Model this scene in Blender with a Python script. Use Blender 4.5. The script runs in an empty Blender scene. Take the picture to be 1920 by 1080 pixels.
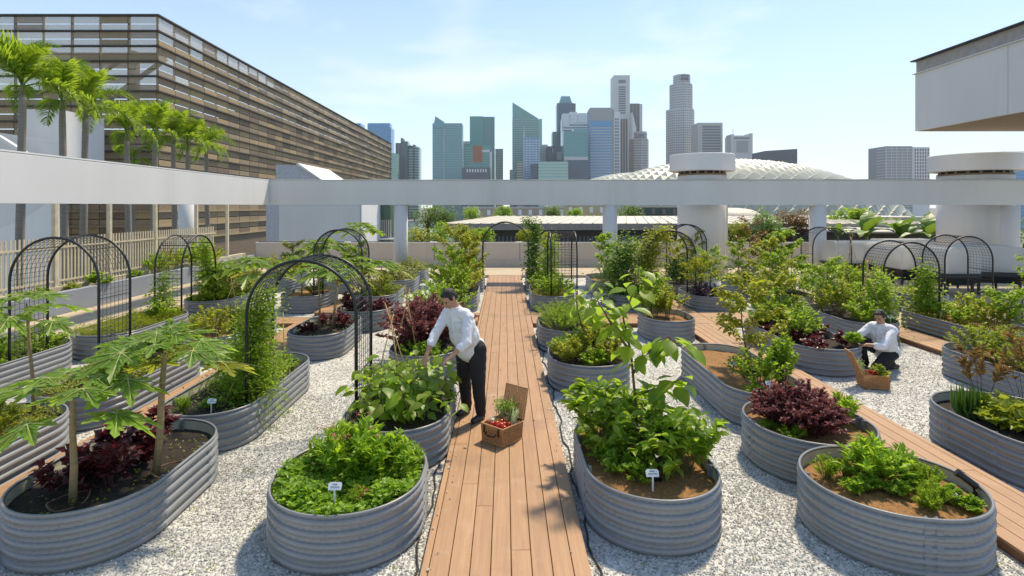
import bpy, bmesh, math, random
import numpy as np
from mathutils import Vector, Matrix
sc = bpy.context.scene
R = math.radians
# ------------------------------------------------------------------ camera, sky, sun, exposure
CAMZ, FPX, VX, VY = 2.65, 1050.0, 946.5, 387.0          # lens in px of the 1920 px wide photograph, vanishing point
cam_d = bpy.data.cameras.new('camera'); cam = bpy.data.objects.new('camera', cam_d)
sc.collection.objects.link(cam); sc.camera = cam
cam.location = (0, 0, CAMZ); cam.rotation_euler = (R(90), 0, 0)
cam_d.sensor_width = 36; cam_d.lens = 36*FPX/1920
cam_d.shift_x = (960-VX)/1920; cam_d.shift_y = (VY-540)/1920
cam_d.clip_end = 20000; cam_d.clip_start = 0.05
SUN_EL, SUN_AZ = R(57), R(33)                              # azimuth measured from +Y towards +X
world = bpy.data.worlds.new('World'); sc.world = world; world.use_nodes = True
nt = world.node_tree; nt.nodes.clear()
def wn(t, **k):
    n = nt.nodes.new(t)
    for a, b in k.items(): setattr(n, a, b)
    return n
out = wn('ShaderNodeOutputWorld'); bg = wn('ShaderNodeBackground'); bg.inputs[1].default_value = 0.133
sky = wn('ShaderNodeTexSky', sky_type='NISHITA', sun_disc=False, sun_elevation=SUN_EL, sun_rotation=SUN_AZ, air_density=0.85, altitude=600, dust_density=0.05, ozone_density=4.5)
tc = wn('ShaderNodeTexCoord'); mp = wn('ShaderNodeMapping'); mp.inputs['Scale'].default_value = (1.0, 1.0, 3.2)
nz = wn('ShaderNodeTexNoise'); nz.inputs['Scale'].default_value = 2.3; nz.inputs['Detail'].default_value = 9; nz.inputs['Roughness'].default_value = 0.55; nz.inputs['Distortion'].default_value = 0.35
rp = wn('ShaderNodeValToRGB'); rp.color_ramp.elements[0].position = 0.52; rp.color_ramp.elements[1].position = 0.74
sx = wn('ShaderNodeSeparateXYZ'); low = wn('ShaderNodeMapRange'); low.inputs[1].default_value = 0.0; low.inputs[2].default_value = 0.45; low.inputs[3].default_value = 0.75; low.inputs[4].default_value = 0.45
mul = wn('ShaderNodeMath', operation='MULTIPLY'); mix = wn('ShaderNodeMixRGB'); mix.inputs[2].default_value = (4.3, 4.6, 4.9, 1)
L = nt.links.new
L(tc.outputs['Generated'], mp.inputs[0]); L(mp.outputs[0], nz.inputs[0]); L(nz.outputs[0], rp.inputs[0])
L(tc.outputs['Generated'], sx.inputs[0]); L(sx.outputs[2], low.inputs[0])
L(rp.outputs[0], mul.inputs[0]); L(low.outputs[0], mul.inputs[1]); L(mul.outputs[0], mix.inputs[0])
veil = wn('ShaderNodeMixRGB'); veil.inputs[2].default_value = (2.55, 3.35, 3.95, 1); vf = wn('ShaderNodeMapRange'); vf.inputs[1].default_value = -0.02; vf.inputs[2].default_value = 0.42; vf.inputs[3].default_value = 0.9; vf.inputs[4].default_value = 0.0
L(sx.outputs[2], vf.inputs[0]); L(vf.outputs[0], veil.inputs[0]); L(sky.outputs[0], veil.inputs[1]); L(veil.outputs[0], mix.inputs[1]); L(mix.outputs[0], bg.inputs[0]); L(bg.outputs[0], out.inputs[0])
sun_d = bpy.data.lights.new('sun', 'SUN'); sun_d.energy = 2.4; sun_d.angle = R(4); sun_d.color = (1.0, 0.94, 0.84)
sun = bpy.data.objects.new('sun', sun_d); sc.collection.objects.link(sun)
sdir = Vector((math.sin(SUN_AZ)*math.cos(SUN_EL), math.cos(SUN_AZ)*math.cos(SUN_EL), math.sin(SUN_EL)))
sun.rotation_euler = sdir.to_track_quat('Z', 'Y').to_euler(); sun.location = (0, 0, 60)
sc.view_settings.view_transform = 'Standard'; sc.view_settings.look = 'None'
sc.view_settings.exposure = 1.05; sc.view_settings.use_white_balance = True; sc.view_settings.white_balance_temperature = 7800; sc.view_settings.gamma = 1; sc.view_settings.use_curve_mapping = False
sc.cycles.max_bounces = 8; sc.cycles.transparent_max_bounces = 16
sc.cycles.use_denoising = True
# ------------------------------------------------------------------ helpers
C = sc.collection
rnd = random.Random(7)
def rng_(s): return np.random.default_rng(s)
def px(x, d): return (x-VX)/FPX*d                       # real X of an image column at depth d
def pz(y, d): return CAMZ-(y-VY)/FPX*d                  # real Z of an image row at depth d
def dep(y, z): return FPX*(CAMZ-z)/(y-VY)               # depth of a ground point seen at row y
def link(o, parent=None):
    C.objects.link(o)
    if parent: o.parent = parent
    return o
def tag(o, label=None, cat=None, group=None, kind=None):
    if label: o['label'] = label
    if cat: o['category'] = cat
    if group: o['group'] = group
    if kind: o['kind'] = kind
    return o
def thing(name, label, cat, loc=(0, 0, 0), rz=0, group=None):
    o = bpy.data.objects.new(name, None); o.empty_display_size = 0.1
    C.objects.link(o); o.location = loc; o.rotation_euler = (0, 0, rz)
    return tag(o, label, cat, group)
def mesh(name, v, f, m=None, smooth=False):
    me = bpy.data.meshes.new(name); me.from_pydata([tuple(map(float, p)) for p in v], [], [tuple(map(int, q)) for q in f])
    if m: me.materials.append(m)
    if smooth: me.polygons.foreach_set('use_smooth', [True]*len(me.polygons))
    me.update(); return me
def obj(name, me, parent=None, loc=None, rot=None):
    o = bpy.data.objects.new(name, me); link(o, parent)
    if loc is not None: o.location = loc
    if rot is not None: o.rotation_euler = rot
    return o
def npmesh(name, V, F, m=None, smooth=False):
    """V (n,3), F (m,k) arrays with constant k - fast path"""
    me = bpy.data.meshes.new(name); V = np.asarray(V, np.float32); F = np.asarray(F, np.int32); k = F.shape[1]
    me.vertices.add(len(V)); me.vertices.foreach_set('co', V.ravel())
    me.loops.add(F.size); me.loops.foreach_set('vertex_index', F.ravel())
    me.polygons.add(len(F)); me.polygons.foreach_set('loop_start', np.arange(0, F.size, k, dtype=np.int32))
    me.polygons.foreach_set('loop_total', np.full(len(F), k, np.int32))
    me.polygons.foreach_set('use_smooth', np.full(len(F), bool(smooth)))
    if m: me.materials.append(m)
    me.update(calc_edges=True); return me
class MB:
    """collects simple shapes into one mesh"""
    def __init__(s): s.v = []; s.f = []
    def add(s, v, f):
        o = len(s.v); s.v += [tuple(p) for p in v]; s.f += [tuple(i+o for i in q) for q in f]; return s
    def box(s, a, b, M=None):
        (x0, y0, z0), (x1, y1, z1) = a, b
        v = [(x0, y0, z0), (x1, y0, z0), (x1, y1, z0), (x0, y1, z0), (x0, y0, z1), (x1, y0, z1), (x1, y1, z1), (x0, y1, z1)]
        if M: v = [tuple(M @ Vector(p)) for p in v]
        return s.add(v, [(3, 2, 1, 0), (4, 5, 6, 7), (0, 1, 5, 4), (1, 2, 6, 5), (2, 3, 7, 6), (3, 0, 4, 7)])
    def bbox(s, a, b, c=0.004, M=None):
        """box with chamfered top edges"""
        (x0, y0, z0), (x1, y1, z1) = a, b
        v = [(x0, y0, z0), (x1, y0, z0), (x1, y1, z0), (x0, y1, z0), (x0, y0, z1-c), (x1, y0, z1-c), (x1, y1, z1-c), (x0, y1, z1-c),
             (x0+c, y0+c, z1), (x1-c, y0+c, z1), (x1-c, y1-c, z1), (x0+c, y1-c, z1)]
        if M: v = [tuple(M @ Vector(p)) for p in v]
        f = [(3, 2, 1, 0), (8, 9, 10, 11)]
        for i in range(4):
            j = (i+1) % 4; f += [(i, j, j+4, i+4), (i+4, j+4, j+8, i+8)]
        return s.add(v, f)
    def prism(s, poly, axis, a, b):
        """polygon (list of 2d) extruded along axis 'x','y','z' from a to b"""
        n = len(poly)
        def P(p, t): return {'x': (t, p[0], p[1]), 'y': (p[0], t, p[1]), 'z': (p[0], p[1], t)}[axis]
        v = [P(p, a) for p in poly]+[P(p, b) for p in poly]
        f = [tuple(range(n-1, -1, -1)), tuple(range(n, 2*n))]+[(i, (i+1) % n, (i+1) % n+n, i+n) for i in range(n)]
        return s.add(v, f)
    def tube(s, pts, r, n=6, cap=True):
        pts = [Vector(p) for p in pts]; k = len(pts); rr = r if hasattr(r, '__len__') else [r]*k
        v = []; f = []; ref = None
        for i, p in enumerate(pts):
            t = (pts[min(i+1, k-1)]-pts[max(i-1, 0)]).normalized()
            if ref is None: ref = Vector((1, 0, 0)) if abs(t.x) < 0.8 else Vector((0, 1, 0))
            a = (ref-t*ref.dot(t)).normalized(); b = t.cross(a); ref = a
            for j in range(n):
                w = 2*math.pi*j/n; v.append(p+(a*math.cos(w)+b*math.sin(w))*rr[i])
        for i in range(k-1):
            for j in range(n):
                j2 = (j+1) % n; f.append((i*n+j, i*n+j2, (i+1)*n+j2, (i+1)*n+j))
        if cap: f += [tuple(range(n-1, -1, -1)), tuple((k-1)*n+j for j in range(n))]
        return s.add(v, f)
    def lathe(s, prof, n=16, c=(0, 0, 0), sx=1, sy=1):
        v = []; f = []; k = len(prof)
        for r, z in prof:
            for j in range(n):
                w = 2*math.pi*j/n; v.append((c[0]+r*math.cos(w)*sx, c[1]+r*math.sin(w)*sy, c[2]+z))
        for i in range(k-1):
            for j in range(n): f.append((i*n+j, i*n+(j+1) % n, (i+1)*n+(j+1) % n, (i+1)*n+j))
        f += [tuple(range(n-1, -1, -1)), tuple((k-1)*n+j for j in range(n))]
        return s.add(v, f)
    def ball(s, c, r, n=10, m=6, sc3=(1, 1, 1)):
        return s.lathe([(r*math.sin(math.pi*(i+.02)/(m+.04)), -r*sc3[2]*math.cos(math.pi*(i+.02)/(m+.04))) for i in range(m+1)], n, c, sc3[0], sc3[1])
    def me(s, name, m=None, smooth=False): return mesh(name, s.v, s.f, m, smooth)
    def build(s, name, m=None, parent=None, smooth=False, loc=None, rot=None): return obj(name, s.me(name, m, smooth), parent, loc, rot)
# ------------------------------------------------------------------ materials
def newmat(name):
    m = bpy.data.materials.new(name); m.use_nodes = True; n = m.node_tree; n.nodes.clear()
    o = n.nodes.new('ShaderNodeOutputMaterial'); return m, n, o
def N(n, t, **k):
    x = n.nodes.new(t)
    for a, b in k.items(): setattr(x, a, b)
    return x
def rgba(c): return (c[0], c[1], c[2], 1)
def pm(name, c1, c2=None, scale=6, rough=0.6, metal=0.0, bump=0.0, bscale=None, stretch=(1, 1, 1), detail=6, spec=0.5, objvar=0.0, wear=None, coat=0):
    """plain procedural surface: two tones mixed by noise, fine relief, optional per-object value shift"""
    m, n, o = newmat(name); l = n.links.new
    b = N(n, 'ShaderNodeBsdfPrincipled'); l(b.outputs[0], o.inputs[0])
    b.inputs['Roughness'].default_value = rough; b.inputs['Metallic'].default_value = metal; b.inputs['Specular IOR Level'].default_value = spec
    b.inputs['Coat Weight'].default_value = coat
    t = N(n, 'ShaderNodeTexCoord'); mpp = N(n, 'ShaderNodeMapping'); mpp.inputs['Scale'].default_value = stretch; l(t.outputs['Object'], mpp.inputs[0])
    vec = mpp.outputs[0]
    if objvar:
        oi = N(n, 'ShaderNodeObjectInfo'); ad = N(n, 'ShaderNodeVectorMath', operation='ADD'); sc_ = N(n, 'ShaderNodeMath', operation='MULTIPLY'); sc_.inputs[1].default_value = 37.0
        l(oi.outputs['Random'], sc_.inputs[0]); l(mpp.outputs[0], ad.inputs[0]); l(sc_.outputs[0], ad.inputs[1]); vec = ad.outputs[0]
    nn = N(n, 'ShaderNodeTexNoise'); nn.inputs['Scale'].default_value = scale; nn.inputs['Detail'].default_value = detail; l(vec, nn.inputs[0])
    mx = N(n, 'ShaderNodeMixRGB'); mx.inputs[1].default_value = rgba(c1); mx.inputs[2].default_value = rgba(c2 or [x*0.8 for x in c1])
    rr = N(n, 'ShaderNodeValToRGB'); rr.color_ramp.elements[0].position = 0.32; rr.color_ramp.elements[1].position = 0.68
    l(nn.outputs[0], rr.inputs[0]); l(rr.outputs[0], mx.inputs[0]); col = mx.outputs[0]
    if objvar:
        hs = N(n, 'ShaderNodeHueSaturation'); mr = N(n, 'ShaderNodeMapRange'); mr.inputs[3].default_value = 1-objvar; mr.inputs[4].default_value = 1+objvar
        l(oi.outputs['Random'], mr.inputs[0]); l(mr.outputs[0], hs.inputs['Value']); l(col, hs.inputs['Color']); col = hs.outputs[0]
    l(col, b.inputs['Base Color'])
    if bump:
        n2 = N(n, 'ShaderNodeTexNoise'); n2.inputs['Scale'].default_value = bscale or scale*4; n2.inputs['Detail'].default_value = 8; l(vec, n2.inputs[0])
        bp = N(n, 'ShaderNodeBump'); bp.inputs['Strength'].default_value = bump; bp.inputs['Distance'].default_value = 0.02; l(n2.outputs[0], bp.inputs['Height']); l(bp.outputs[0], b.inputs['Normal'])
    return m
def leafmat(name, c1, c2, trans=(0.3, 0.45, 0.05), tw=0.35, rough=0.42, var=0.35, back=None):
    """leaf: per-leaf colour between two tones, part of the light shines through"""
    m, n, o = newmat(name); l = n.links.new
    g = N(n, 'ShaderNodeNewGeometry'); oi = N(n, 'ShaderNodeObjectInfo')
    ad = N(n, 'ShaderNodeMath', operation='ADD'); fr = N(n, 'ShaderNodeMath', operation='FRACT'); l(g.outputs['Random Per Island'], ad.inputs[0]); l(oi.outputs['Random'], ad.inputs[1]); l(ad.outputs[0], fr.inputs[0])
    mx = N(n, 'ShaderNodeMixRGB'); mx.inputs[1].default_value = rgba(c1); mx.inputs[2].default_value = rgba(c2); l(fr.outputs[0], mx.inputs[0])
    m2 = N(n, 'ShaderNodeMath', operation='MULTIPLY'); m2.inputs[1].default_value = 7.31; f2 = N(n, 'ShaderNodeMath', operation='FRACT'); l(fr.outputs[0], m2.inputs[0]); l(m2.outputs[0], f2.inputs[0])
    mr = N(n, 'ShaderNodeMapRange'); mr.inputs[3].default_value = 1-var; mr.inputs[4].default_value = 1+var; l(f2.outputs[0], mr.inputs[0])
    hs = N(n, 'ShaderNodeHueSaturation'); l(mr.outputs[0], hs.inputs['Value']); l(mx.outputs[0], hs.inputs['Color'])
    b = N(n, 'ShaderNodeBsdfPrincipled'); b.inputs['Roughness'].default_value = rough; l(hs.outputs[0], b.inputs['Base Color'])
    t = N(n, 'ShaderNodeBsdfTranslucent'); tm = N(n, 'ShaderNodeMixRGB', blend_type='MULTIPLY'); tm.inputs[0].default_value = 0.35; tm.inputs[1].default_value = rgba(trans); l(hs.outputs[0], tm.inputs[2]); l(tm.outputs[0], t.inputs[0])
    s = N(n, 'ShaderNodeMixShader'); s.inputs[0].default_value = min(0.6, tw*1.28) if tw > 0.05 else tw; l(b.outputs[0], s.inputs[1]); l(t.outputs[0], s.inputs[2]); l(s.outputs[0], o.inputs[0])
    return m
def glassmat(name, col, rough=0.15, metal=0.0, spec=0.5, alpha=1.0):
    m, n, o = newmat(name); l = n.links.new
    b = N(n, 'ShaderNodeBsdfPrincipled'); b.inputs['Base Color'].default_value = rgba(col); b.inputs['Roughness'].default_value = rough; b.inputs['Metallic'].default_value = metal; b.inputs['Specular IOR Level'].default_value = spec
    if alpha < 1:
        t = N(n, 'ShaderNodeBsdfTransparent'); s = N(n, 'ShaderNodeMixShader'); s.inputs[0].default_value = alpha; l(t.outputs[0], s.inputs[1]); l(b.outputs[0], s.inputs[2]); l(s.outputs[0], o.inputs[0])
    else: l(b.outputs[0], o.inputs[0])
    return m
def layer(m, kind, col, amt, scale=1.0):
    """wear with its own shape over a material: 'streak' runs down, 'splash' mud near the foot, 'blotch' damp patches"""
    n = m.node_tree; l = n.links.new; b = [x for x in n.nodes if x.type == 'BSDF_PRINCIPLED'][0]; src = b.inputs['Base Color'].links[0].from_socket
    t = N(n, 'ShaderNodeTexCoord'); g = N(n, 'ShaderNodeNewGeometry'); mp_ = N(n, 'ShaderNodeMapping'); mp_.inputs['Scale'].default_value = {'streak': (2.2, 2.2, 0.10), 'splash': (1, 1, 1), 'blotch': (1, 1, 1)}[kind]
    l(g.outputs['Position'], mp_.inputs[0]); nz_ = N(n, 'ShaderNodeTexNoise'); nz_.inputs['Scale'].default_value = scale; nz_.inputs['Detail'].default_value = 7; nz_.inputs['Roughness'].default_value = 0.6; l(mp_.outputs[0], nz_.inputs[0])
    r = N(n, 'ShaderNodeMapRange'); r.inputs[1].default_value = 0.56; r.inputs[2].default_value = 0.72; r.inputs[4].default_value = amt; l(nz_.outputs[0], r.inputs[0]); f = r.outputs[0]
    if kind == 'splash':
        sz_ = N(n, 'ShaderNodeSeparateXYZ'); l(t.outputs['Object'], sz_.inputs[0]); z = N(n, 'ShaderNodeMapRange'); z.inputs[1].default_value = 0.16; z.inputs[2].default_value = 0.0; l(sz_.outputs[2], z.inputs[0])
        r.inputs[1].default_value = 0.42; r.inputs[2].default_value = 0.62; k_ = N(n, 'ShaderNodeMath', operation='MULTIPLY'); l(f, k_.inputs[0]); l(z.outputs[0], k_.inputs[1]); f = k_.outputs[0]
    x = N(n, 'ShaderNodeMixRGB'); x.inputs[2].default_value = rgba(col); l(f, x.inputs[0]); l(src, x.inputs[1]); l(x.outputs[0], b.inputs['Base Color'])
M = {}
M['steel'] = pm('blue_grey_coated_steel', (0.25, 0.262, 0.27), (0.215, 0.226, 0.234), scale=3, rough=0.32, bump=0.02, bscale=60, spec=0.55)
M['lining'] = pm('cream_steel_lining', (0.50, 0.50, 0.41), (0.42, 0.42, 0.34), scale=5, rough=0.5)
M['galv'] = pm('galvanised_bracket', (0.32, 0.36, 0.40), rough=0.35, metal=0.3)
M['rubber'] = pm('black_rubber', (0.012, 0.013, 0.014), rough=0.55)
M['blackmetal'] = pm('black_powder_coat', (0.014, 0.016, 0.018), rough=0.4, scale=20)
M['soil_dark'] = pm('dark_compost', (0.022, 0.016, 0.011), (0.045, 0.033, 0.022), scale=26, rough=0.95, bump=1.0, bscale=70)
M['soil_coir'] = pm('orange_coir_mulch', (0.42, 0.22, 0.075), (0.24, 0.115, 0.04), scale=30, rough=0.95, bump=1.0, bscale=80)
M['deck'] = pm('brown_composite_board', (0.45, 0.262, 0.135), (0.37, 0.21, 0.11), scale=2.4, rough=0.62, bump=0.12, bscale=14, stretch=(16, 0.9, 4), objvar=0.06)
M['deckx'] = pm('brown_composite_cross_board', (0.45, 0.262, 0.135), (0.37, 0.21, 0.11), scale=2.4, rough=0.62, bump=0.12, bscale=14, stretch=(0.9, 16, 4), objvar=0.06)
M['deckside'] = pm('brown_deck_fascia', (0.25, 0.115, 0.06), (0.19, 0.085, 0.045), scale=4, rough=0.65)
M['pave'] = pm('beige_concrete_paving', (0.52, 0.43, 0.30), (0.45, 0.36, 0.25), scale=1.6, rough=0.85, bump=0.15, bscale=40)
M['paint'] = pm('pale_grey_painted_concrete', (0.69, 0.69, 0.68), (0.64, 0.64, 0.63), scale=0.8, rough=0.7, bump=0.05, bscale=30, stretch=(1, 1, 0.35))
M['paintwhite'] = pm('white_painted_render', (0.78, 0.78, 0.77), (0.72, 0.72, 0.71), scale=0.7, rough=0.7, stretch=(1, 1, 0.3))
M['paintwarm'] = pm('warm_grey_parapet', (0.56, 0.51, 0.45), (0.50, 0.455, 0.40), scale=0.9, rough=0.75, bump=0.05, bscale=30, stretch=(1, 1, 0.4))
M['bluewall'] = pm('blue_grey_planter_wall', (0.27, 0.30, 0.35), (0.24, 0.27, 0.31), scale=1.3, rough=0.7)
M['cream'] = pm('cream_fence_paint', (0.66, 0.58, 0.42), rough=0.55)
M['trunk'] = pm('brown_bark', (0.20, 0.125, 0.07), (0.13, 0.08, 0.045), scale=12, rough=0.9, bump=0.4, stretch=(1, 1, 0.4))
M['palmtrunk'] = pm('grey_palm_trunk', (0.28, 0.25, 0.215), (0.18, 0.16, 0.135), scale=5, rough=0.9, bump=0.3, stretch=(0.3, 0.3, 6))
M['papstem'] = pm('tan_papaya_trunk', (0.34, 0.25, 0.13), (0.25, 0.17, 0.09), scale=9, rough=0.8, bump=0.3, stretch=(0.5, 0.5, 3))
M['greenstem'] = pm('green_stalk', (0.13, 0.19, 0.05), (0.17, 0.15, 0.05), scale=9, rough=0.6)
M['redstem'] = pm('dark_red_stalk', (0.10, 0.03, 0.03), rough=0.6)
M['bamboo'] = pm('bamboo_cane', (0.50, 0.33, 0.13), (0.38, 0.23, 0.09), scale=14, rough=0.55)
M['labelwhite'] = pm('white_plastic', (0.82, 0.83, 0.83), (0.78, 0.79, 0.79), rough=0.4)
M['print'] = pm('grey_print', (0.22, 0.23, 0.24), rough=0.6)
LG = (0.58, 0.80, 0.08)
M['l_mint'] = leafmat('mint_leaf', (0.15, 0.32, 0.022), (0.25, 0.40, 0.035), LG, 0.42)
M['l_green'] = leafmat('mid_green_leaf', (0.125, 0.255, 0.022), (0.26, 0.36, 0.03), LG, 0.42)
M['l_dark'] = leafmat('deep_green_leaf', (0.055, 0.14, 0.035), (0.10, 0.20, 0.045), (0.36, 0.58, 0.09), 0.4)
M['l_lime'] = leafmat('yellow_green_leaf', (0.21, 0.31, 0.025), (0.33, 0.37, 0.035), (0.55, 0.62, 0.06), 0.4)
M['l_papaya'] = leafmat('papaya_leaf', (0.15, 0.30, 0.045), (0.22, 0.37, 0.06), LG, 0.4, var=0.2)
M['l_red'] = leafmat('dark_red_leaf', (0.055, 0.012, 0.016), (0.12, 0.022, 0.03), (0.35, 0.05, 0.06), 0.25)
M['l_plum'] = leafmat('plum_leaf', (0.125, 0.04, 0.045), (0.22, 0.085, 0.085), (0.5, 0.16, 0.15), 0.35)
M['l_purple'] = leafmat('purple_leaf', (0.045, 0.025, 0.05), (0.10, 0.055, 0.085), (0.25, 0.1, 0.2), 0.25)
M['l_varieg'] = leafmat('variegated_leaf', (0.45, 0.42, 0.16), (0.17, 0.28, 0.05), (0.6, 0.6, 0.2), 0.3)
M['l_croton'] = leafmat('bronze_croton_leaf', (0.16, 0.09, 0.035), (0.20, 0.15, 0.03), (0.45, 0.25, 0.06), 0.3)
M['l_rust'] = leafmat('yellow_and_green_leaf', (0.14, 0.27, 0.025), (0.36, 0.34, 0.03), (0.66, 0.68, 0.08), 0.45)
M['l_tree'] = leafmat('tree_leaf', (0.075, 0.16, 0.03), (0.14, 0.24, 0.04), (0.35, 0.5, 0.06), 0.35)
M['l_palm'] = leafmat('palm_leaflet', (0.11, 0.25, 0.02), (0.24, 0.35, 0.03), (0.55, 0.72, 0.07), 0.45)
M['l_banana'] = leafmat('banana_leaf', (0.09, 0.20, 0.03), (0.14, 0.26, 0.04), (0.34, 0.5, 0.06), 0.28, var=0.2)
M['flower_red'] = leafmat('pink_red_petal', (0.45, 0.07, 0.07), (0.50, 0.16, 0.15), (0.6, 0.1, 0.1), 0.3)
M['flower_white'] = leafmat('white_petal', (0.7, 0.7, 0.68), (0.65, 0.6, 0.66), (0.7, 0.7, 0.7), 0.3)
layer(M['steel'], 'splash', (0.30, 0.26, 0.20), 0.55, 9.0); layer(M['steel'], 'streak', (0.30, 0.29, 0.26), 0.35, 6.0)
layer(M['paint'], 'streak', (0.52, 0.51, 0.48), 0.28, 0.7); layer(M['paintwarm'], 'streak', (0.30, 0.27, 0.23), 0.5, 1.8); layer(M['paintwhite'], 'streak', (0.52, 0.51, 0.48), 0.4, 1.5)
for k_ in ('deck', 'deckx'): layer(M[k_], 'blotch', (0.21, 0.125, 0.075), 0.5, 1.15); layer(M[k_], 'blotch', (0.52, 0.40, 0.28), 0.3, 4.0)
layer(M['pave'], 'blotch', (0.33, 0.28, 0.21), 0.5, 0.9)
# ------------------------------------------------------------------ ground, decks, gravel
ZG = -0.10                                                   # gravel level; deck and paving tops are at 0
def gravelmat():
    m, n, o = newmat('grey_white_gravel'); l = n.links.new
    b = N(n, 'ShaderNodeBsdfPrincipled'); b.inputs['Roughness'].default_value = 0.9; l(b.outputs[0], o.inputs[0])
    t = N(n, 'ShaderNodeTexCoord'); v = N(n, 'ShaderNodeTexVoronoi'); v.inputs['Scale'].default_value = 42; l(t.outputs['Object'], v.inputs[0])
    hs = N(n, 'ShaderNodeValToRGB'); e = hs.color_ramp.elements; e[0].position = 0.0; e[0].color = (0.26, 0.255, 0.23, 1); e[1].position = 1.0; e[1].color = (0.74, 0.73, 0.67, 1); x = e.new(0.45); x.color = (0.60, 0.59, 0.54, 1)
    sp = N(n, 'ShaderNodeSeparateColor'); l(v.outputs['Color'], sp.inputs[0]); l(sp.outputs[0], hs.inputs[0])
    nn = N(n, 'ShaderNodeTexNoise'); nn.inputs['Scale'].default_value = 1.3; nn.inputs['Detail'].default_value = 5; l(t.outputs['Object'], nn.inputs[0])
    mr = N(n, 'ShaderNodeMapRange'); mr.inputs[1].default_value = 0.3; mr.inputs[2].default_value = 0.7; mr.inputs[3].default_value = 0.80; mr.inputs[4].default_value = 1.08; l(nn.outputs[0], mr.inputs[0])
    h2 = N(n, 'ShaderNodeHueSaturation'); l(mr.outputs[0], h2.inputs['Value']); l(hs.outputs[0], h2.inputs['Color']); l(h2.outputs[0], b.inputs['Base Color'])
    bp = N(n, 'ShaderNodeBump'); bp.inputs['Strength'].default_value = 1.0; bp.inputs['Distance'].default_value = 0.012; bp.invert = True; l(v.outputs['Distance'], bp.inputs['Height']); l(bp.outputs[0], b.inputs['Normal'])
    return m
M['gravel'] = gravelmat()
M['stone'] = leafmat('loose_gravel_stone', (0.36, 0.355, 0.325), (0.67, 0.66, 0.61), (0.5, 0.5, 0.5), 0.0, rough=0.85, var=0.25)
M['slab'] = pm('roof_slab', (0.22, 0.21, 0.20), rough=0.9)
M['city'] = pm('far_ground', (0.16, 0.17, 0.13), (0.22, 0.21, 0.19), scale=0.01, rough=0.95)
tag(MB().box((-11, -3, -0.5), (22, 25.1, -0.13)).build('roof_slab', M['slab']), kind='structure')
tag(MB().box((-6000, -200, -24), (6000, 9000, -22)).build('ground', M['city']), kind='structure')
tag(MB().box((-11.0, 1.5, -0.128), (13.5, 21.6, ZG)).build('gravel_bed', M['gravel']), kind='structure')
pv = tag(MB().box((-11.0, 21.6, -0.126), (22, 24.75, 0.0)).build('pavement', M['pave']), kind='structure')
tag(MB().box((8.78, 12.4, -0.126), (22, 21.596, -0.004)).build('pavement', M['pave']), kind='structure')
tag(MB().box((-10.9, 5.0, -0.126), (-8.75, 21.596, -0.004)).build('pavement', M['pave']), kind='structure')
joint = pm('paving_joint', (0.30, 0.25, 0.18), rough=0.9)
for i in range(10):                                          # paving joints, thin recessed strips read as lines
    pass
def deck(name, x0, x1, y0, y1, along='y', first=None, seed=1):
    root = tag(bpy.data.objects.new(name, None), kind='structure'); C.objects.link(root)
    rg = random.Random(seed); pitch = 0.1514; gap = 0.006
    edges = []
    if along == 'y': a0, a1, l0, l1 = x0, x1, y0, y1
    else: a0, a1, l0, l1 = y0, y1, x0, x1
    e = a0; cuts = [a0]
    if first: cuts.append(a0+first); e = a0+first
    while e+pitch < a1-0.03: e += pitch; cuts.append(e)
    cuts.append(a1)
    cache = {}
    for i in range(len(cuts)-1):
        p = l0-rg.uniform(0, 3.2)
        while p < l1:
            ln = rg.choice((3.6, 4.4, 5.2)); q = min(p+ln, l1); s = max(p, l0)
            if q-s > 0.05:
                w = cuts[i+1]-cuts[i]-gap; key = (round(w, 3), round(q-s-0.003, 3))
                if key not in cache:
                    k = MB()
                    if along == 'y': k.bbox((0, 0, -0.025), (w, q-s-0.003, 0), 0.003)
                    else: k.bbox((0, 0, -0.025), (q-s-0.003, w, 0), 0.003)
                    cache[key] = k.me('board', M['deck'] if along == 'y' else M['deckx'])
                obj('board', cache[key], root, (cuts[i]+gap/2, s, rg.uniform(-0.0015, 0)) if along == 'y' else (s, cuts[i]+gap/2, rg.uniform(-0.0015, 0)))
            p += ln
    MB().box((x0+0.012, y0+0.012, -0.124), (x1-0.012, y1-0.012, -0.028)).build('fascia', M['deckside'], root)
    return root
deck('boardwalk', -0.615, 0.629, 1.8, 21.57, 'y', 0.057, 3)
deck('boardwalk', 3.97, 4.80, 1.8, 12.7, 'y', None, 4)
deck('boardwalk', 3.97, 4.80, 14.0, 21.4, 'y', None, 5)
deck('boardwalk', -4.78, -3.98, 1.8, 12.7, 'y', None, 6)
deck('boardwalk', -4.78, -3.98, 14.0, 21.4, 'y', None, 7)
deck('boardwalk', 8.03, 8.75, 9.75, 21.4, 'y', None, 8)
deck('boardwalk', -8.72, -8.05, 6.0, 21.4, 'y', None, 9)
deck('boardwalk', -8.04, -3.98, 12.72, 13.42, 'x', None, 10)
deck('boardwalk', -2.5, -0.63, 12.72, 13.98, 'x', None, 11)
deck('boardwalk', 0.64, 4.80, 12.72, 13.98, 'x', None, 12)
deck('boardwalk', 4.81, 6.8, 12.72, 13.98, 'x', None, 13)
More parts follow.
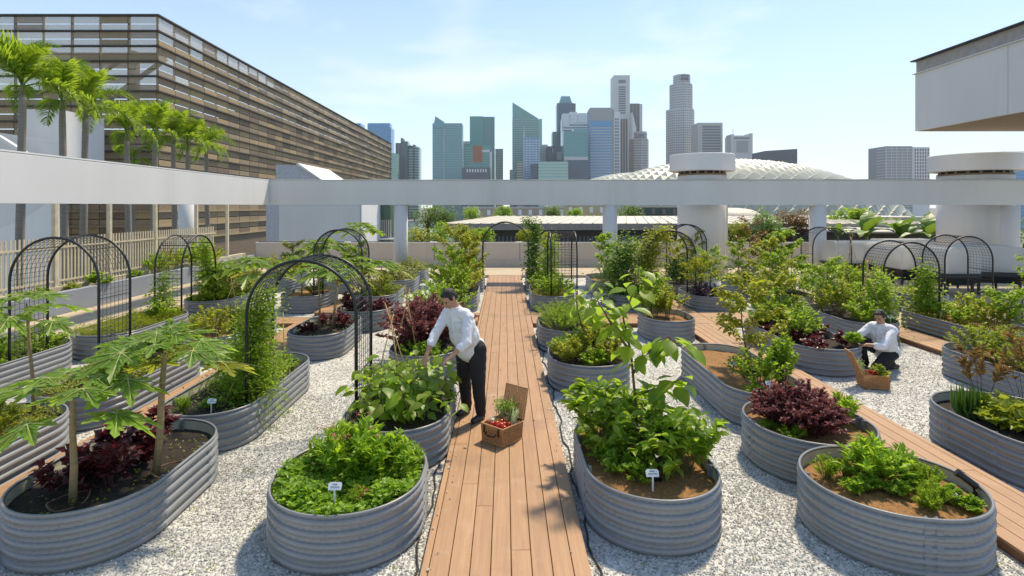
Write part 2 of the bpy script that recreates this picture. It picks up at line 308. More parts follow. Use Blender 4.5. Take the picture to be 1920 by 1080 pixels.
# ------------------------------------------------------------------ corrugated raised beds
BH = 0.44
def stadium(L, W, n):
    """closed path of n points: position, outward normal, curved flag, arc length"""
    r = W/2; hl = max(L-W, 0)/2; per = 4*hl+2*math.pi*r; o = []
    for i in range(n):
        s = per*i/n; t = s
        if t < math.pi*r: a = -math.pi+t/r; o.append((r*math.cos(a), -hl+r*math.sin(a), math.cos(a), math.sin(a), 1, s)); continue
        t -= math.pi*r
        if t < 2*hl: o.append((r, -hl+t, 1, 0, 0, s)); continue
        t -= 2*hl
        if t < math.pi*r: a = t/r; o.append((r*math.cos(a), hl+r*math.sin(a), math.cos(a), math.sin(a), 1, s)); continue
        t -= math.pi*r; o.append((-r, hl-t, -1, 0, 0, s))
    return o, per
NR = 5; PITCH = BH/NR
def rib(z):
    u = (z/PITCH) % 1.0-0.45; w = u*PITCH/0.027; return 0.026*math.sqrt(max(0.0, 1-w*w))**1.1 if abs(w) < 1 else 0.0
beds = {}
def bed(key, label, cx, yf, L, W, soil='soil_dark', z0=ZG, hi=False, rz=0, sz=0.345):
    root = thing('raised_bed', label, 'raised bed', (cx, yf+L/2, z0), rz, 'corrugated steel raised beds')
    ds = 0.014 if hi else 0.05
    per = 4*max(L-W, 0)/2+math.pi*W; n = int(per/ds); n -= n % 4
    path, per = stadium(L, W, n); r = W/2; hl = max(L-W, 0)/2
    fr_ = (0.0, 0.10, 0.145, 0.165, 0.21, 0.29, 0.38, 0.45, 0.52, 0.61, 0.69, 0.735, 0.755, 0.80) if hi else (0.0, 0.145, 0.19, 0.30, 0.45, 0.60, 0.71, 0.755)
    zs = [PITCH*(a+b) for a in range(NR) for b in fr_]+[BH]; nz_ = len(zs)-1
    def col(i, inner=False):
        x, y, nx, ny, cv, s = path[i % n]; o = []
        ph = (s % 0.062)/0.062; cr = math.exp(-((ph-0.5)/0.11)**2) if cv else 0.0
        for z in zs:
            k = rib(z); d = k
            if hi and cr > 0.02: d = k+cr*0.009*(1-k/0.026)-cr*0.004*(k/0.026)
            o.append((x+nx*d, y+ny*d, z))
        return o
    # four panels: front end, right side, back end, left side
    pn_ = []; arc = math.pi*r/per; cuts = [0, arc, 0.5, 0.5+arc, 1.0]
    for a, b in zip(cuts[:-1], cuts[1:]):
        i0, i1 = round(a*n), round(b*n)
        if i1-i0 < 2: continue
        V = []; F = []
        ids = list(range(i0, i1+1)) if path[(i0+i1)//2 % n][4] else [i0, (i0+i1)//2, i1]
        for i in ids: V += col(i)
        k = nz_+1
        for i in range(len(ids)-1):
            for j in range(nz_): F.append((i*k+j, (i+1)*k+j, (i+1)*k+j+1, i*k+j+1))
        pn_.append(obj('steel_panel', npmesh('steel_panel', V, F, M['steel'], True), root))
    step = 1 if not hi else 3
    ii = list(range(0, n, step))
    # inner lining
    V = []; F = []
    for i in ii:
        x, y, nx, ny, cv, s = path[i]; ph = (s % 0.062)/0.062; cr = 0.004*math.exp(-((ph-0.5)/0.16)**2) if (cv and hi) else 0
        for z, off in ((sz-0.06, 0.008), (sz+0.03, 0.008+cr), (0.385, 0.004+cr*0.5), (0.415, 0.010+cr), (BH-0.002, 0.005)): V.append((x-nx*off, y-ny*off, z))
    m = len(ii)
    for i in range(m):
        for j in range(4): F.append(((i+1) % m*5+j, i*5+j, i*5+j+1, (i+1) % m*5+j+1))
    obj('inner_lining', npmesh('inner_lining', V, F, M['lining'], True), root)
    def ring(off, z, rad, q=6):
        V = []; F = []
        for i in ii:
            x, y, nx, ny = path[i][:4]
            for j in range(q):
                w = 2*math.pi*j/q; o_ = off+rad*math.cos(w); V.append((x+nx*o_, y+ny*o_, z+rad*math.sin(w)))
        for i in range(m):
            for j in range(q): F.append((i*q+j, (i+1) % m*q+j, (i+1) % m*q+(j+1) % q, i*q+(j+1) % q))
        return V, F
    V, F = ring(0.004, BH, 0.0125); rim_ = obj('rolled_rim', npmesh('rolled_rim', V, F, M['steel'], True), root)
    V, F = ring(-0.010, BH+0.001, 0.006, 5); obj('rubber_edging', npmesh('rubber_edging', V, F, M['rubber'], True), rim_)
    # soil, uneven
    rg = rng_(abs(hash(key)) % 1000 if False else sum(map(ord, key))); V = [(0, 0, sz)]; F = []
    k = 36 if hi else 20; rings = 9 if hi else 5
    pk, _ = stadium(L-0.02, W-0.02, k)
    for a in range(1, rings+1):
        for i in range(k):
            x, y = pk[i][0]*a/rings, pk[i][1]*a/rings
            V.append((x, y, sz+(rg.normal()*0.008+0.018*math.sin(5*x+key.__len__())*math.cos(4*y) if a < rings else -0.005)))
    for i in range(k): F.append((0, 1+i, 1+(i+1) % k))
    for a in range(rings-1):
        for i in range(k): F.append((1+a*k+i, 1+(a+1)*k+i, 1+(a+1)*k+(i+1) % k, 1+a*k+(i+1) % k))
    obj('soil', mesh('soil', V, F, M[soil], True), root)
    # inner brackets and bolts at the panel seams
    br = MB().box((-0.016, -0.006, sz-0.05), (0.016, 0.0, BH+0.006)).box((-0.016, -0.03, sz-0.05), (-0.012, -0.006, BH+0.006)).me('bracket', M['galv'])
    for (x, y, a) in ((r-0.016, -hl*0.9, -90), (r-0.016, hl*0.9, -90), (-r+0.016, -hl*0.9, 90), (-r+0.016, hl*0.9, 90), (0.0, hl+r-0.016, 0)):
        obj('bracket', br, root, (x, y, 0), (0, 0, R(a)))
    if hi:
        bl_ = MB()
        for j in range(NR): bl_.ball((0, 0, PITCH*(j+0.45)), 0.0055, 6, 4)
        bme = bl_.me('bolt_row', M['galv'])
        sm = MB()
        for j in range(24):
            za, zb = BH*j/24, BH*(j+1)/24; xa, xb = rib(za)+0.0025, rib(zb)+0.0025
            sm.add([(xa, -0.012, za), (xa, 0.035, za), (xb, 0.035, zb), (xb, -0.012, zb)], [(0, 1, 2, 3)])
        sme = sm.me('seam_lap', M['steel'])
        pe = (pn_[0], pn_[min(2, len(pn_)-1)])
        for yy in (-1, 1): tag(obj('bolt_row', bme, pe[0 if yy < 0 else 1], (0, yy*(hl+r+0.0265), 0)), kind='stuff')
        for si in (-1, 1):
            for yy in (-hl, hl):
                q = pe[0 if yy < 0 else 1]; obj('seam_lap', sme, q, (si*r, yy, 0), (0, 0, 0 if si > 0 else math.pi)); tag(obj('bolt_row', bme, q, (si*(r+0.0265), yy+0.01, 0)), kind='stuff')
    beds[key] = dict(cx=cx, cy=yf+L/2, L=L, W=W, z=z0+sz, root=root)
    return root
BED = [  # key, label, x, front y, length, width, soil, base z, fine
 ('B1', 'dark-soil oval bed in the bottom left corner, holding two papayas', -3.49, 4.18, 1.89, 1.17, 'soil_dark', ZG, 1),
 ('B2', 'long oval bed carrying the left feet of the nearest wire arch', -3.475, 6.16, 2.68, 1.05, 'soil_dark', ZG, 1),
 ('B3', 'nearly round bed full of mint, at bottom centre left of the boardwalk', -1.335, 4.17, 1.43, 1.25, 'soil_dark', ZG, 1),
 ('B4', 'bed of big-leaved beans beside the standing person', -1.21, 5.72, 1.95, 1.14, 'soil_dark', ZG, 1),
 ('B5', 'bed with the plum shrub, just behind the standing person', -1.30, 8.6, 1.9, 1.12, 'soil_dark', ZG, 0),
 ('B6', 'orange-mulched oval bed right of the boardwalk at the bottom, with a tall leafy sapling', 1.29, 4.39, 1.86, 1.13, 'soil_coir', ZG, 1),
 ('B7', 'herb-filled bed right of the boardwalk, level with the open hamper', 1.30, 8.05, 1.5, 1.2, 'soil_dark', ZG, 0),
 ('B8', 'bed of feathery carrot tops right of the boardwalk', 1.25, 10.3, 1.75, 1.15, 'soil_dark', ZG, 0),
 ('B9', 'bed under the small side-on wire arch right of the boardwalk', 1.28, 14.3, 2.6, 1.12, 'soil_coir', ZG, 0),
 ('B10', 'farthest bed on the right edge of the boardwalk', 1.28, 17.8, 2.2, 1.12, 'soil_coir', ZG, 0),
 ('B11', 'bed of leafy bushes on the left of the boardwalk behind the cross deck', -1.30, 14.3, 2.5, 1.12, 'soil_dark', ZG, 0),
 ('B11b', 'bed half hidden behind the standing person and the plum shrub', -1.30, 10.8, 1.75, 1.12, 'soil_dark', ZG, 0),
 ('B12', 'farthest bed on the left edge of the boardwalk', -1.26, 17.6, 2.2, 1.12, 'soil_dark', ZG, 0),
 ('B13', 'round orange-mulched bed of small herbs in the bottom right corner', 3.258, 4.08, 1.34, 1.26, 'soil_coir', ZG, 1),
 ('B14', 'round bed with the big plum-red bush on the right', 3.274, 5.40, 1.33, 1.23, 'soil_coir', ZG, 1),
 ('B15', 'long orange-mulched bed with a thin sapling and a black spotlight', 3.367, 6.80, 2.62, 1.03, 'soil_coir', ZG, 1),
 ('B16', 'bed the kneeling person is picking from', 5.40, 9.0, 2.7, 1.15, 'soil_dark', ZG, 0),
 ('B17', 'bed directly behind the kneeling person', 7.42, 10.95, 2.3, 1.05, 'soil_dark', ZG, 0),
 ('B18', 'bed with a white label under the right feet of a wire arch on the right', 9.36, 10.2, 2.6, 1.08, 'soil_coir', ZG, 0),
 ('B19', 'bed of lettuce cut by the right edge, nearer of the two', 5.66, 5.05, 1.95, 1.32, 'soil_dark', ZG, 1),
 ('B20', 'bed of bright basil cut by the right edge, farther of the two', 7.72, 7.1, 2.4, 1.15, 'soil_dark', ZG, 0),
 ('B21', 'bed of low lime greens in front of the black grow troughs', 10.6, 13.7, 2.2, 1.05, 'soil_dark', 0.0, 0),
 ('B22', 'bed of mixed greens and cane tripod in front of the left grow trough', 9.2, 13.5, 2.5, 1.05, 'soil_dark', 0.0, 0),
 ('B23', 'bed of white-flowered shrubs right of the middle, on the far side of the cross deck', 7.5, 14.2, 1.9, 1.1, 'soil_dark', ZG, 0),
 ('B24', 'bed with one bush on orange mulch, left of the right side deck', 3.42, 11.2, 1.45, 1.02, 'soil_coir', ZG, 0),
 ('B25', 'purple-leaved bed under the vine-covered arch on the right', 5.42, 14.2, 1.9, 1.12, 'soil_dark', ZG, 0),
 ('B26', 'bed directly behind the purple-leaved bed', 5.36, 16.3, 1.9, 1.12, 'soil_dark', ZG, 0),
 ('B27', 'far bed behind the tall dark green vine, right of the middle', 3.28, 17.1, 2.2, 1.1, 'soil_coir', ZG, 0),
 ('B27b', 'bed of the tall dark green vine, right of the middle', 3.32, 14.4, 2.1, 1.1, 'soil_dark', ZG, 0),
 ('B28', 'far bed of white-edged leaves behind the vent shaft row', 7.5, 16.5, 1.9, 1.1, 'soil_dark', ZG, 0),
 ('B28b', 'farthest bed on the right, near the broad round shaft', 6.6, 19.3, 1.9, 1.1, 'soil_dark', ZG, 0),
 ('B29', 'dark-soil bed with two young papayas, seen through the nearest wire arch', -3.49, 9.94, 2.04, 1.05, 'soil_dark', ZG, 0),
 ('B30', 'bed of red lettuce left of the boardwalk, at the cross deck', -3.2, 12.2, 1.45, 1.2, 'soil_dark', ZG, 0),
 ('B31', 'orange-mulched papaya bed beyond the left cross deck', -5.3, 14.3, 1.95, 1.2, 'soil_coir', ZG, 0),
 ('B32', 'lime-leaved bed left of the boardwalk beyond the cross deck', -3.45, 14.3, 2.2, 1.12, 'soil_dark', ZG, 0),
 ('B33', 'second last bed of the row left of the boardwalk, pale leaves', -3.42, 17.4, 1.9, 1.1, 'soil_dark', ZG, 0),
 ('B34', 'last bed of the row left of the boardwalk, against the parapet', -3.4, 19.75, 1.7, 1.1, 'soil_dark', ZG, 0),
 ('B35', 'bed of variegated bushes near the left planter wall', -7.42, 13.55, 2.6, 1.15, 'soil_dark', ZG, 0),
 ('B36', 'bed of lime grassy herbs in the left middle', -7.42, 9.95, 2.55, 1.15, 'soil_dark', ZG, 0),
 ('B37', 'orange-mulched bed with a cane tripod left of the middle', -5.42, 9.7, 2.65, 1.1, 'soil_coir', ZG, 0),
 ('B38', 'bed at the left edge under the left feet of the large wire arch', -7.92, 7.0, 2.85, 1.15, 'soil_dark', ZG, 0),
 ('B40', 'bed of yellow-green herbs at the left edge behind the papayas', -5.44, 4.35, 2.25, 1.15, 'soil_dark', ZG, 0),
 ('B41', 'bed hidden under the papaya leaves, right feet of the large left arch', -5.48, 6.75, 2.65, 1.15, 'soil_dark', ZG, 0),
 ('B42', 'bed at the right edge in front of the rightmost grow trough', 10.85, 9.3, 2.6, 1.1, 'soil_dark', ZG, 0),
 ('B44', 'far left bed close to the parapet corner', -7.5, 17.9, 2.3, 1.12, 'soil_dark', ZG, 0),
 ('B45', 'far left bed behind the papaya bed', -5.4, 17.6, 2.2, 1.12, 'soil_dark', ZG, 0),
]
for (k, lb, cx, yf, L_, W_, so, z0, hi) in BED: bed(k, lb, cx, yf, L_, W_, so, z0, bool(hi))
beds['B13']['root'].rotation_euler[2] = R(80)
M['hose'] = pm('black_irrigation_pipe', (0.02, 0.02, 0.022), rough=0.5)
for lb_, xs_, y0_, y1_ in (('black irrigation pipe lying on the gravel left of the boardwalk', -0.69, 3.3, 12.5), ('black irrigation pipe lying on the gravel right of the boardwalk', 0.70, 3.3, 12.5)):
    k = MB(); k.tube([(0.025*math.sin(i*0.9+xs_*5)+0.012*math.sin(i*2.3), (y1_-y0_)*i/60, 0.012) for i in range(61)], 0.009, 6); tag(k.build('irrigation_pipe', M['hose'], None, True, (xs_, y0_, ZG)), lb_, 'pipe')
# loose stones lying on the gravel near the camera
def stones():
    rg = rng_(5); P = []
    for (x0, x1, y0, y1, den) in ((-4.0, 4.0, 3.5, 6.0, 2500), (-4.0, 4.0, 6.0, 8.2, 1700), (4.8, 8.1, 5.5, 10.6, 900), (-4.0, 4.0, 8.2, 11.5, 500), (-6.2, -4.8, 5.5, 9, 600)):
        n = int((x1-x0)*(y1-y0)*den); p = np.stack([rg.uniform(x0, x1, n), rg.uniform(y0, y1, n)], 1)
        ok = np.ones(n, bool)
        ok &= ~((p[:, 0] > -0.64) & (p[:, 0] < 0.65)); ok &= ~((np.abs(p[:, 0]) > 3.96) & (np.abs(p[:, 0]) < 4.82))
        ok &= np.abs(p[:, 0]) < (p[:, 1]*0.96+0.4)
        for b in beds.values():
            hl = max(b['L']-b['W'], 0)/2; dx = p[:, 0]-b['cx']; dy = p[:, 1]-b['cy']; dy = dy-np.clip(dy, -hl, hl)
            ok &= np.hypot(dx, dy) > b['W']/2+0.012
        P.append(p[ok])
    dk_ = np.stack([np.where(rg.random(90) < .5, rg.uniform(-.61, -.48, 90), rg.uniform(.48, .62, 90)), rg.uniform(3.9, 12, 90)], 1); P.append(dk_)
    p = np.concatenate(P); n = len(p)
    base = np.array([(1, 0, 0), (-1, 0, 0), (0, 1, 0), (0, -1, 0), (0, 0, 1), (0, 0, -1)], float)
    v = base[None]*rg.uniform(0.5, 1.25, (n, 6, 1)) + rg.normal(0, 0.16, (n, 6, 3))
    s = rg.uniform(0.005, 0.0125, (n, 1, 1))*np.array([1.15, 1, 0.72])
    v = v*s; a = rg.uniform(0, 6.283, n); ca, sa = np.cos(a)[:, None], np.sin(a)[:, None]
    x = v[:, :, 0]*ca-v[:, :, 1]*sa; y = v[:, :, 0]*sa+v[:, :, 1]*ca; z = v[:, :, 2]
    V = np.stack([x+p[:, 0:1], y+p[:, 1:2], z+ZG+rg.uniform(0.0, 0.007, (n, 1))], 2).reshape(-1, 3)
    V[-90*6:, 2] += 0.105
    f = np.array([(0, 2, 4), (2, 1, 4), (1, 3, 4), (3, 0, 4), (2, 0, 5), (1, 2, 5), (3, 1, 5), (0, 3, 5)])
    F = (f[None]+6*np.arange(n)[:, None, None]).reshape(-1, 3)
    tag(obj('gravel_stones', npmesh('gravel_stones', V, F, M['stone'])), 'loose grey and white gravel chips lying between the raised beds', 'gravel', kind='stuff')
    print('stones', n)
stones()
# ------------------------------------------------------------------ terrace structure
def wallpanel(root, x0, x1, y, z0, z1, m): MB().box((x0, y, z0), (x1, y+0.2, z1)).build('wall_panel', m, root)
pw = thing('parapet_wall', 'long warm grey parapet wall with joints along the far side of the terrace', 'wall', (0, 24.75, 0))
xs = [-11.0, -6.9, -3.1, 0.68, 4.45, 8.2, 12.0, 15.8, 19.6, 22]
for a, b in zip(xs[:-1], xs[1:]):
    MB().box((a, 0, 0.28), (b-0.03, 0.22, 1.02)).build('wall_panel', M['paintwarm'], pw)
MB().box((-11.0, -0.07, -0.1), (22, 0.25, 0.278)).build('plinth', M['paintwarm'], pw)
MB().box((-11.0, 0.02, 0.3), (22, 0.20, 1.0)).build('joint_backing', M['slab'], pw)
MB().box((-11.0, -0.03, 1.024), (22, 0.26, 1.075)).build('coping', M['paint'], pw)
for a, b in zip(xs[:-1], xs[1:]): MB().box((a+0.1, 0.02, 1.077), (b-0.2, 0.07, 1.10)).build('cap_rail', M['blackmetal'], pw)
YB, TB, BB = 19.55*1.05, 3.60, 2.705                        # concrete beam: front face depth, top, underside
YB = 20.5
bm1 = thing('concrete_beam', 'long pale grey concrete beam spanning the whole view at eye level', 'beam', (0, YB, 0))
def chbeam(a, b):
    k = MB(); k.bbox(a, b, 0.02); return k
xc = px(505, YB)                                            # the corner where the left arm comes forward
chbeam((xc, 0, BB), (24, 0.5, TB)).build('beam_body', M['paint'], bm1)
MB().box((xc-0.02, -0.02, TB+0.002), (24, 0.52, TB+0.03)).build('flashing', M['paintwhite'], bm1)
k = MB(); k.tube([(6.0+1.1*i, 0.1, TB+0.035+0.012*(i % 3)) for i in range(16)], 0.012, 5); k.build('lightning_cable', M['blackmetal'], bm1)
bm2 = thing('concrete_beam', 'pale grey concrete beam coming forward along the left side', 'beam', (xc, YB, 0))
chbeam((-0.55, -14.5, BB), (-0.002, 0.5, TB)).build('beam_body', M['paint'], bm2)
MB().box((-0.57, -14.5, TB+0.002), (0.0, 0.5, TB+0.03)).build('flashing', M['paintwhite'], bm2)
def column(x, y, r, h, label):
    t = thing('round_column', label, 'column', (x, y, 0), 0, 'round concrete columns under the beam')
    MB().lathe([(r, -0.1), (r, h-0.02)], 28).build('shaft', M['paint'], t, True)
    MB().lathe([(r+0.02, -0.1), (r+0.02, 0.06), (r, 0.075)], 28).build('base_ring', M['paint'], t, True)
for p, w, y, lb in ((751.5, 26, YB+0.25, 'round concrete column left of the boardwalk end'), (1143.5, 27, YB+0.25, 'round concrete column right of the boardwalk end'),
                    (1533, 29, YB+0.25, 'round concrete column in front of the banana plants')):
    column(px(p, y), y, w/FPX*y/2, BB, lb)
column(px(351, 21.5), 21.5, 0.31, 3.3, 'round concrete column behind the picket fence')
column(px(1893, YB+0.25), YB+0.25, 0.28, BB, 'round concrete column at the right edge behind the vent shaft')
def shaft(p, w, y, label, pc, wc, capt, capb):
    r = w/FPX*y/2; x = px(p, y); t = thing('vent_shaft', label, 'vent shaft', (x, y, 0), 0, 'broad round vent shafts')
    MB().lathe([(r, -0.1), (r, pz(330, y))], 48).build('shaft_body', M['paint'], t, True)
    zc0, zc1 = pz(capb, y), pz(capt, y); rc = wc/FPX*y/2
    MB().lathe([(rc-0.03, zc0), (rc, zc0+0.03), (rc, zc1-0.03), (rc-0.03, zc1)], 56).build('cap', M['paint'], t, False)
    zn = pz(330, y)
    MB().lathe([(r*0.985, zn), (r*0.985, zn+0.07)], 48).build('throat_ring', pm('rust_band', (0.25, 0.17, 0.09), rough=0.8), t, True)
    MB().lathe([(r*0.90, zn+0.07), (r*0.90, zc0)], 40).build('grille', pm('dark_grille', (0.03, 0.028, 0.025), rough=0.9), t)
    k = MB()
    for i in range(18):
        a = 2*math.pi*i/18; k.box((r*0.9*math.cos(a)-0.04, r*0.9*math.sin(a)-0.04, zn+0.07), (r*0.9*math.cos(a)+0.04, r*0.9*math.sin(a)+0.04, zc0))
    tag(k.build('grille_fins', M['slab'], t), kind='stuff')
    MB().tube([(r*0.78, -r*0.75, -0.1), (r*0.78, -r*0.75, BB)], 0.03, 8).build('downpipe', M['paint'], t)
shaft(1316, 88, 22.4, 'broad round vent shaft with a disc cap in front of the white dome', 1316, 117, 291, 322)
shaft(1827, 115, 22.8, 'broader round vent shaft with a disc cap near the right edge', 1827, 143, 291, 322)
# flat roof overhang at the top right
rx = 15.55; re = px(1716, 1)  # slope
ye = rx/re
ro = thing('roof_overhang', 'grey metal-clad roof overhang jutting in at the top right', 'roof', (rx, ye, 0))
zb, zt = pz(246, ye), pz(116, ye)
for i, (a, b) in enumerate(((-3.9, -0.0), (-7.8, -3.92))):
    MB().bbox((0, a, zb), (0.12, b, pz(140, ye)), 0.01).build('clad_panel', M['paint'], ro)
MB().box((0.13, -7.8, zb+0.05), (4.4, -0.02, zt-0.1)).build('roof_core', M['paint'], ro)
MB().box((0.125, -7.8, zb-0.01), (4.4, -0.01, zb+0.045)).build('soffit', pm('brown_soffit', (0.30, 0.22, 0.14), (0.26, 0.19, 0.12), rough=0.8), ro)
MB().box((0.04, -7.8, pz(139, ye)), (4.4, 0.0, zt)).build('parapet_band', pm('taupe_metal', (0.40, 0.37, 0.345), rough=0.6), ro)
MB().box((-0.08, -7.8, pz(140, ye)), (4.4, 0.06, pz(140, ye)+0.03)).build('ledge', M['paint'], ro)
MB().box((-0.12, -7.8, zt+0.002), (4.4, 0.1, zt+0.05)).build('cap_flashing', M['blackmetal'], ro)
# left planter wall with picket fence
XF = -11.45
pl = thing('planter_wall', 'low blue-grey planter wall along the left edge of the terrace', 'planter', (-10.95, 12, 0))
MB().bbox((-0.12, -8, -0.12), (0.03, 12.6, 0.54), 0.012).build('wall', M['bluewall'], pl)
MB().box((-1.6, -8, 0.30), (-0.125, 12.6, 0.44)).build('soil', M['soil_dark'], pl)
MB().box((-0.62, -8, 0.43), (-0.42, 12.6, 0.60)).build('kerb', M['cream'], pl)
fe = thing('picket_fence', 'cream metal picket fence with tall posts along the left planter', 'fence', (XF, 0, 0))
pk_ = MB().box((-0.012, -0.02, 0.58), (0.012, 0.02, 1.86)).me('picket', M['cream'])
for i in range(128): obj('picket', pk_, fe, (0, 6.5+0.122*i, 0))
for z in (0.72, 1.58): MB().box((0.014, 6.4, z), (0.034, 22.1, z+0.045)).build('rail', M['cream'], fe)
for p in (103, 205, 291, 368, 426):
    d = XF/((p-VX)/FPX); MB().box((-0.05, d-0.05, 0.4), (0.05, d+0.05, 3.25)).build('post', M['cream'], fe)
# ------------------------------------------------------------------ brown screened building on the left
def building():
    D0 = 42.0; X = px(295, D0); zt = pz(31, D0); pitch = 28.1/FPX*D0; bay = 53.3/FPX*D0
    t = thing('screened_building', 'large building wrapped in brown and tan louvre panels on the left', 'building', (X, D0, 0))
    pan = [pm('panel_tan', (0.40, 0.295, 0.165), rough=0.7), pm('panel_brown', (0.28, 0.21, 0.135), rough=0.7), pm('panel_dark', (0.20, 0.15, 0.105), rough=0.7), pm('panel_taupe', (0.33, 0.25, 0.16), rough=0.7)]
    mesh_scr = [glassmat('woven_screen', (0.34, 0.26, 0.17), 0.8, alpha=0.72, spec=0.2), glassmat('open_screen', (0.50, 0.42, 0.31), 0.8, alpha=0.45, spec=0.2)]
    dk = pm('dark_fin', (0.055, 0.045, 0.038), rough=0.6); lt = pm('tan_mullion', (0.36, 0.28, 0.17), rough=0.7); gr = pm('inner_steel', (0.30, 0.28, 0.26), rough=0.7)
    rg = random.Random(11); LEN = D0*(651.5/213.5-1); nb = int(LEN/bay); rows = 15
    zfin = [zt-pitch*j for j in range(rows+1)]
    MB().box((-26, -0.25, zt), (0.25, 0.1, zt+0.12)).build('roof_edge', dk, t); MB().box((-0.1, 0.1, zt), (0.25, LEN, zt+0.12)).build('roof_edge', dk, t)
    for z in zfin[1:]:
        MB().box((-26, -0.28, z-0.07), (0.28, -0.02, z+0.05)).build('fin', dk if z > 3 else lt, t)
        MB().box((0.02, -0.02, z-0.07), (0.28, LEN, z+0.05)).build('fin', dk if z > 3 else lt, t)
    cnt = 0; rest = {}
    me_p = {}
    def panel(face, i, j, half, mi, mat):
        nonlocal cnt
        w = bay-0.06; h = pitch/2-0.07; z = zt-pitch*j-0.06-(pitch/2)*half-h
        key = (face, mi)
        if cnt < 290:
            if key not in me_p:
                k = MB(); k.box((0, -0.03, 0), (w, 0.03, h)) if face == 'f' else k.box((-0.03, 0, 0), (0.03, w, h)); me_p[key] = k.me('louvre_panel', mat)
            obj('louvre_panel', me_p[key], t, (-bay*(i+1)+0.03 if face == 'f' else 0.08, -0.08 if face == 'f' else bay*i+0.03, z)); cnt += 1
        else:
            k = rest.setdefault(mi, (MB(), mat))[0]
            if face == 'f': k.box((-bay*(i+1)+0.03, -0.11, z), (-bay*(i+1)+0.03+w, -0.05, z+h))
            else: k.box((0.05, bay*i+0.03, z), (0.11, bay*i+0.03+w, z+h))
    cells = [('f', i, j, hf) for j in range(rows) for i in range(7) for hf in (0, 1)]+[('s', i, j, hf) for i in range(nb) for j in range(rows) for hf in (0, 1)]
    for (fc, i, j, hf) in cells:
        op = 5 if fc == 'f' else (4 if i < 2 else 2 if i < 4 else 1 if i < 10 else 0)
        u = rg.random()
        if j < op:
            if j == 1 and hf == 1 and fc == 's' and i < 5: panel(fc, i, j, hf, 0, pan[0]); continue
            if u < 0.62: panel(fc, i, j, hf, 5, mesh_scr[1])
            elif u < 0.90: panel(fc, i, j, hf, 4, mesh_scr[0])
            else: panel(fc, i, j, hf, 3, pan[3])
            continue
        mi = rg.choices((0, 1, 2, 3), (3, 3, 2, 3))[0]; panel(fc, i, j, hf, mi, pan[mi])
    for mi, (k, m) in rest.items(): tag(k.build('louvre_panels', m, t), kind='stuff')
    vm = MB().box((-0.07, -0.02, zt-pitch*rows), (0.07, 0.05, zt)).me('mullion', lt)
    vd = MB().box((-0.09, 0.0, zt-pitch*rows), (0.09, 0.08, zt)).me('mullion', dk)
    for i in range(12): obj('mullion', vd if i % 2 else vm, t, (-bay*i, 0.0, 0))
    for i in range(1, nb+1): obj('mullion', vm, t, (0.0, bay*i, 0), (0, 0, R(90)))
    # steel frame and floors behind the screens
    for i in range(4):
        MB().box((-6.5*i-3.6, 2.0, -22), (-6.5*i-3.0, 2.6, zt-2.0)).build('frame_post', gr, t)
    MB().box((-26, 1.8, zt-2.9), (-1, 2.4, zt-2.2)).build('frame_girder', gr, t)
    MB().tube([(-0.6, 2.1, zt-2.6), (-6.2, 2.1, zt-6.6)], 0.22, 4).build('brace', gr, t)
    MB().tube([(-4.2, 2.1, zt-2.8), (-8.2, 2.1, zt-5.4)], 0.16, 4).build('brace', gr, t)
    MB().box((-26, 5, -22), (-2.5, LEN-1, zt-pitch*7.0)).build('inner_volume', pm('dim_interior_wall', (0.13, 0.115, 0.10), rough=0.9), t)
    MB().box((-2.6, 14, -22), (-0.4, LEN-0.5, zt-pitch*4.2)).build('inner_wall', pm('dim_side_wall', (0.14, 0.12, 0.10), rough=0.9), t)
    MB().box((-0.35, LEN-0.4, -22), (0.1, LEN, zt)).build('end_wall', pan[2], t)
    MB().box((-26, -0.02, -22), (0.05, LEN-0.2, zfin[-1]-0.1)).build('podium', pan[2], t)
building()
# white ramp and stair walls behind the fence
def curvewall(name, label, pts, y, th, m=M['paintwhite']):
    t = thing(name, label, 'wall', (0, y, 0)); poly = pts
    MB().prism(poly, 'y', 0, th).build('wall', m, t); return t
d = 26.0
P = [(px(x, d), pz(y, d)) for x, y in ((-60, 560), (-60, 448), (-20, 436), (0, 428), (25, 419), (50, 407), (70, 394), (88, 381), (104, 366), (104, 560))]
curvewall('curved_ramp_wall', 'white ramp wall with a sweeping curved top behind the fence at the left edge', P, d, 0.6)
d = 34.0
P = [(px(x, d), pz(y, d)) for x, y in ((-120, 480), (-120, 243), (0, 249), (112, 266), (112, 480))]
curvewall('stair_wall', 'grey-white stair wall rising behind the palms at the left edge', P, d, 0.5, M['paint'])
d = 33.0
k = thing('stair_parapet', 'thin white sloping stair parapet behind the leftmost palm', 'parapet', (0, d, 0))
MB().prism([(px(-60, d), pz(225, d)), (px(0, d), pz(256, d)), (px(70, d), pz(300, d)), (px(70, d), pz(306, d)), (px(0, d), pz(262, d)), (px(-60, d), pz(231, d))], 'y', 0, 0.3).build('sloping_edge', M['paintwhite'], k)
d = 36.0
P = [(px(x, d), pz(y, d)) for x, y in ((42, 330), (42, 205), (112, 205), (112, 330))]
curvewall('stair_core', 'blank grey stair core behind the palms', P, d, 4, M['paint'])
lv = thing('louvre_screen', 'dark slatted louvre screen under the beam at the left edge', 'screen', (px(-30, 38), 38, 0))
for i in range(14): MB().box((-4, 0, pz(384+6.0*i, 38)), (3.4, 0.15, pz(384+6.0*i, 38)+0.10)).build('slat', pm('brown_slat', (0.30, 0.24, 0.17), rough=0.7) if i == 0 else bpy.data.materials['brown_slat'], lv)
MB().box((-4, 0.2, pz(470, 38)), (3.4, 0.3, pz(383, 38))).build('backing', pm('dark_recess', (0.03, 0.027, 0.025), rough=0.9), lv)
d = 33.0                                                     # white stair house in the middle left
t = thing('stair_house', 'white stair house with a sloping roofline between brown building and column', 'building', (0, d, 0))
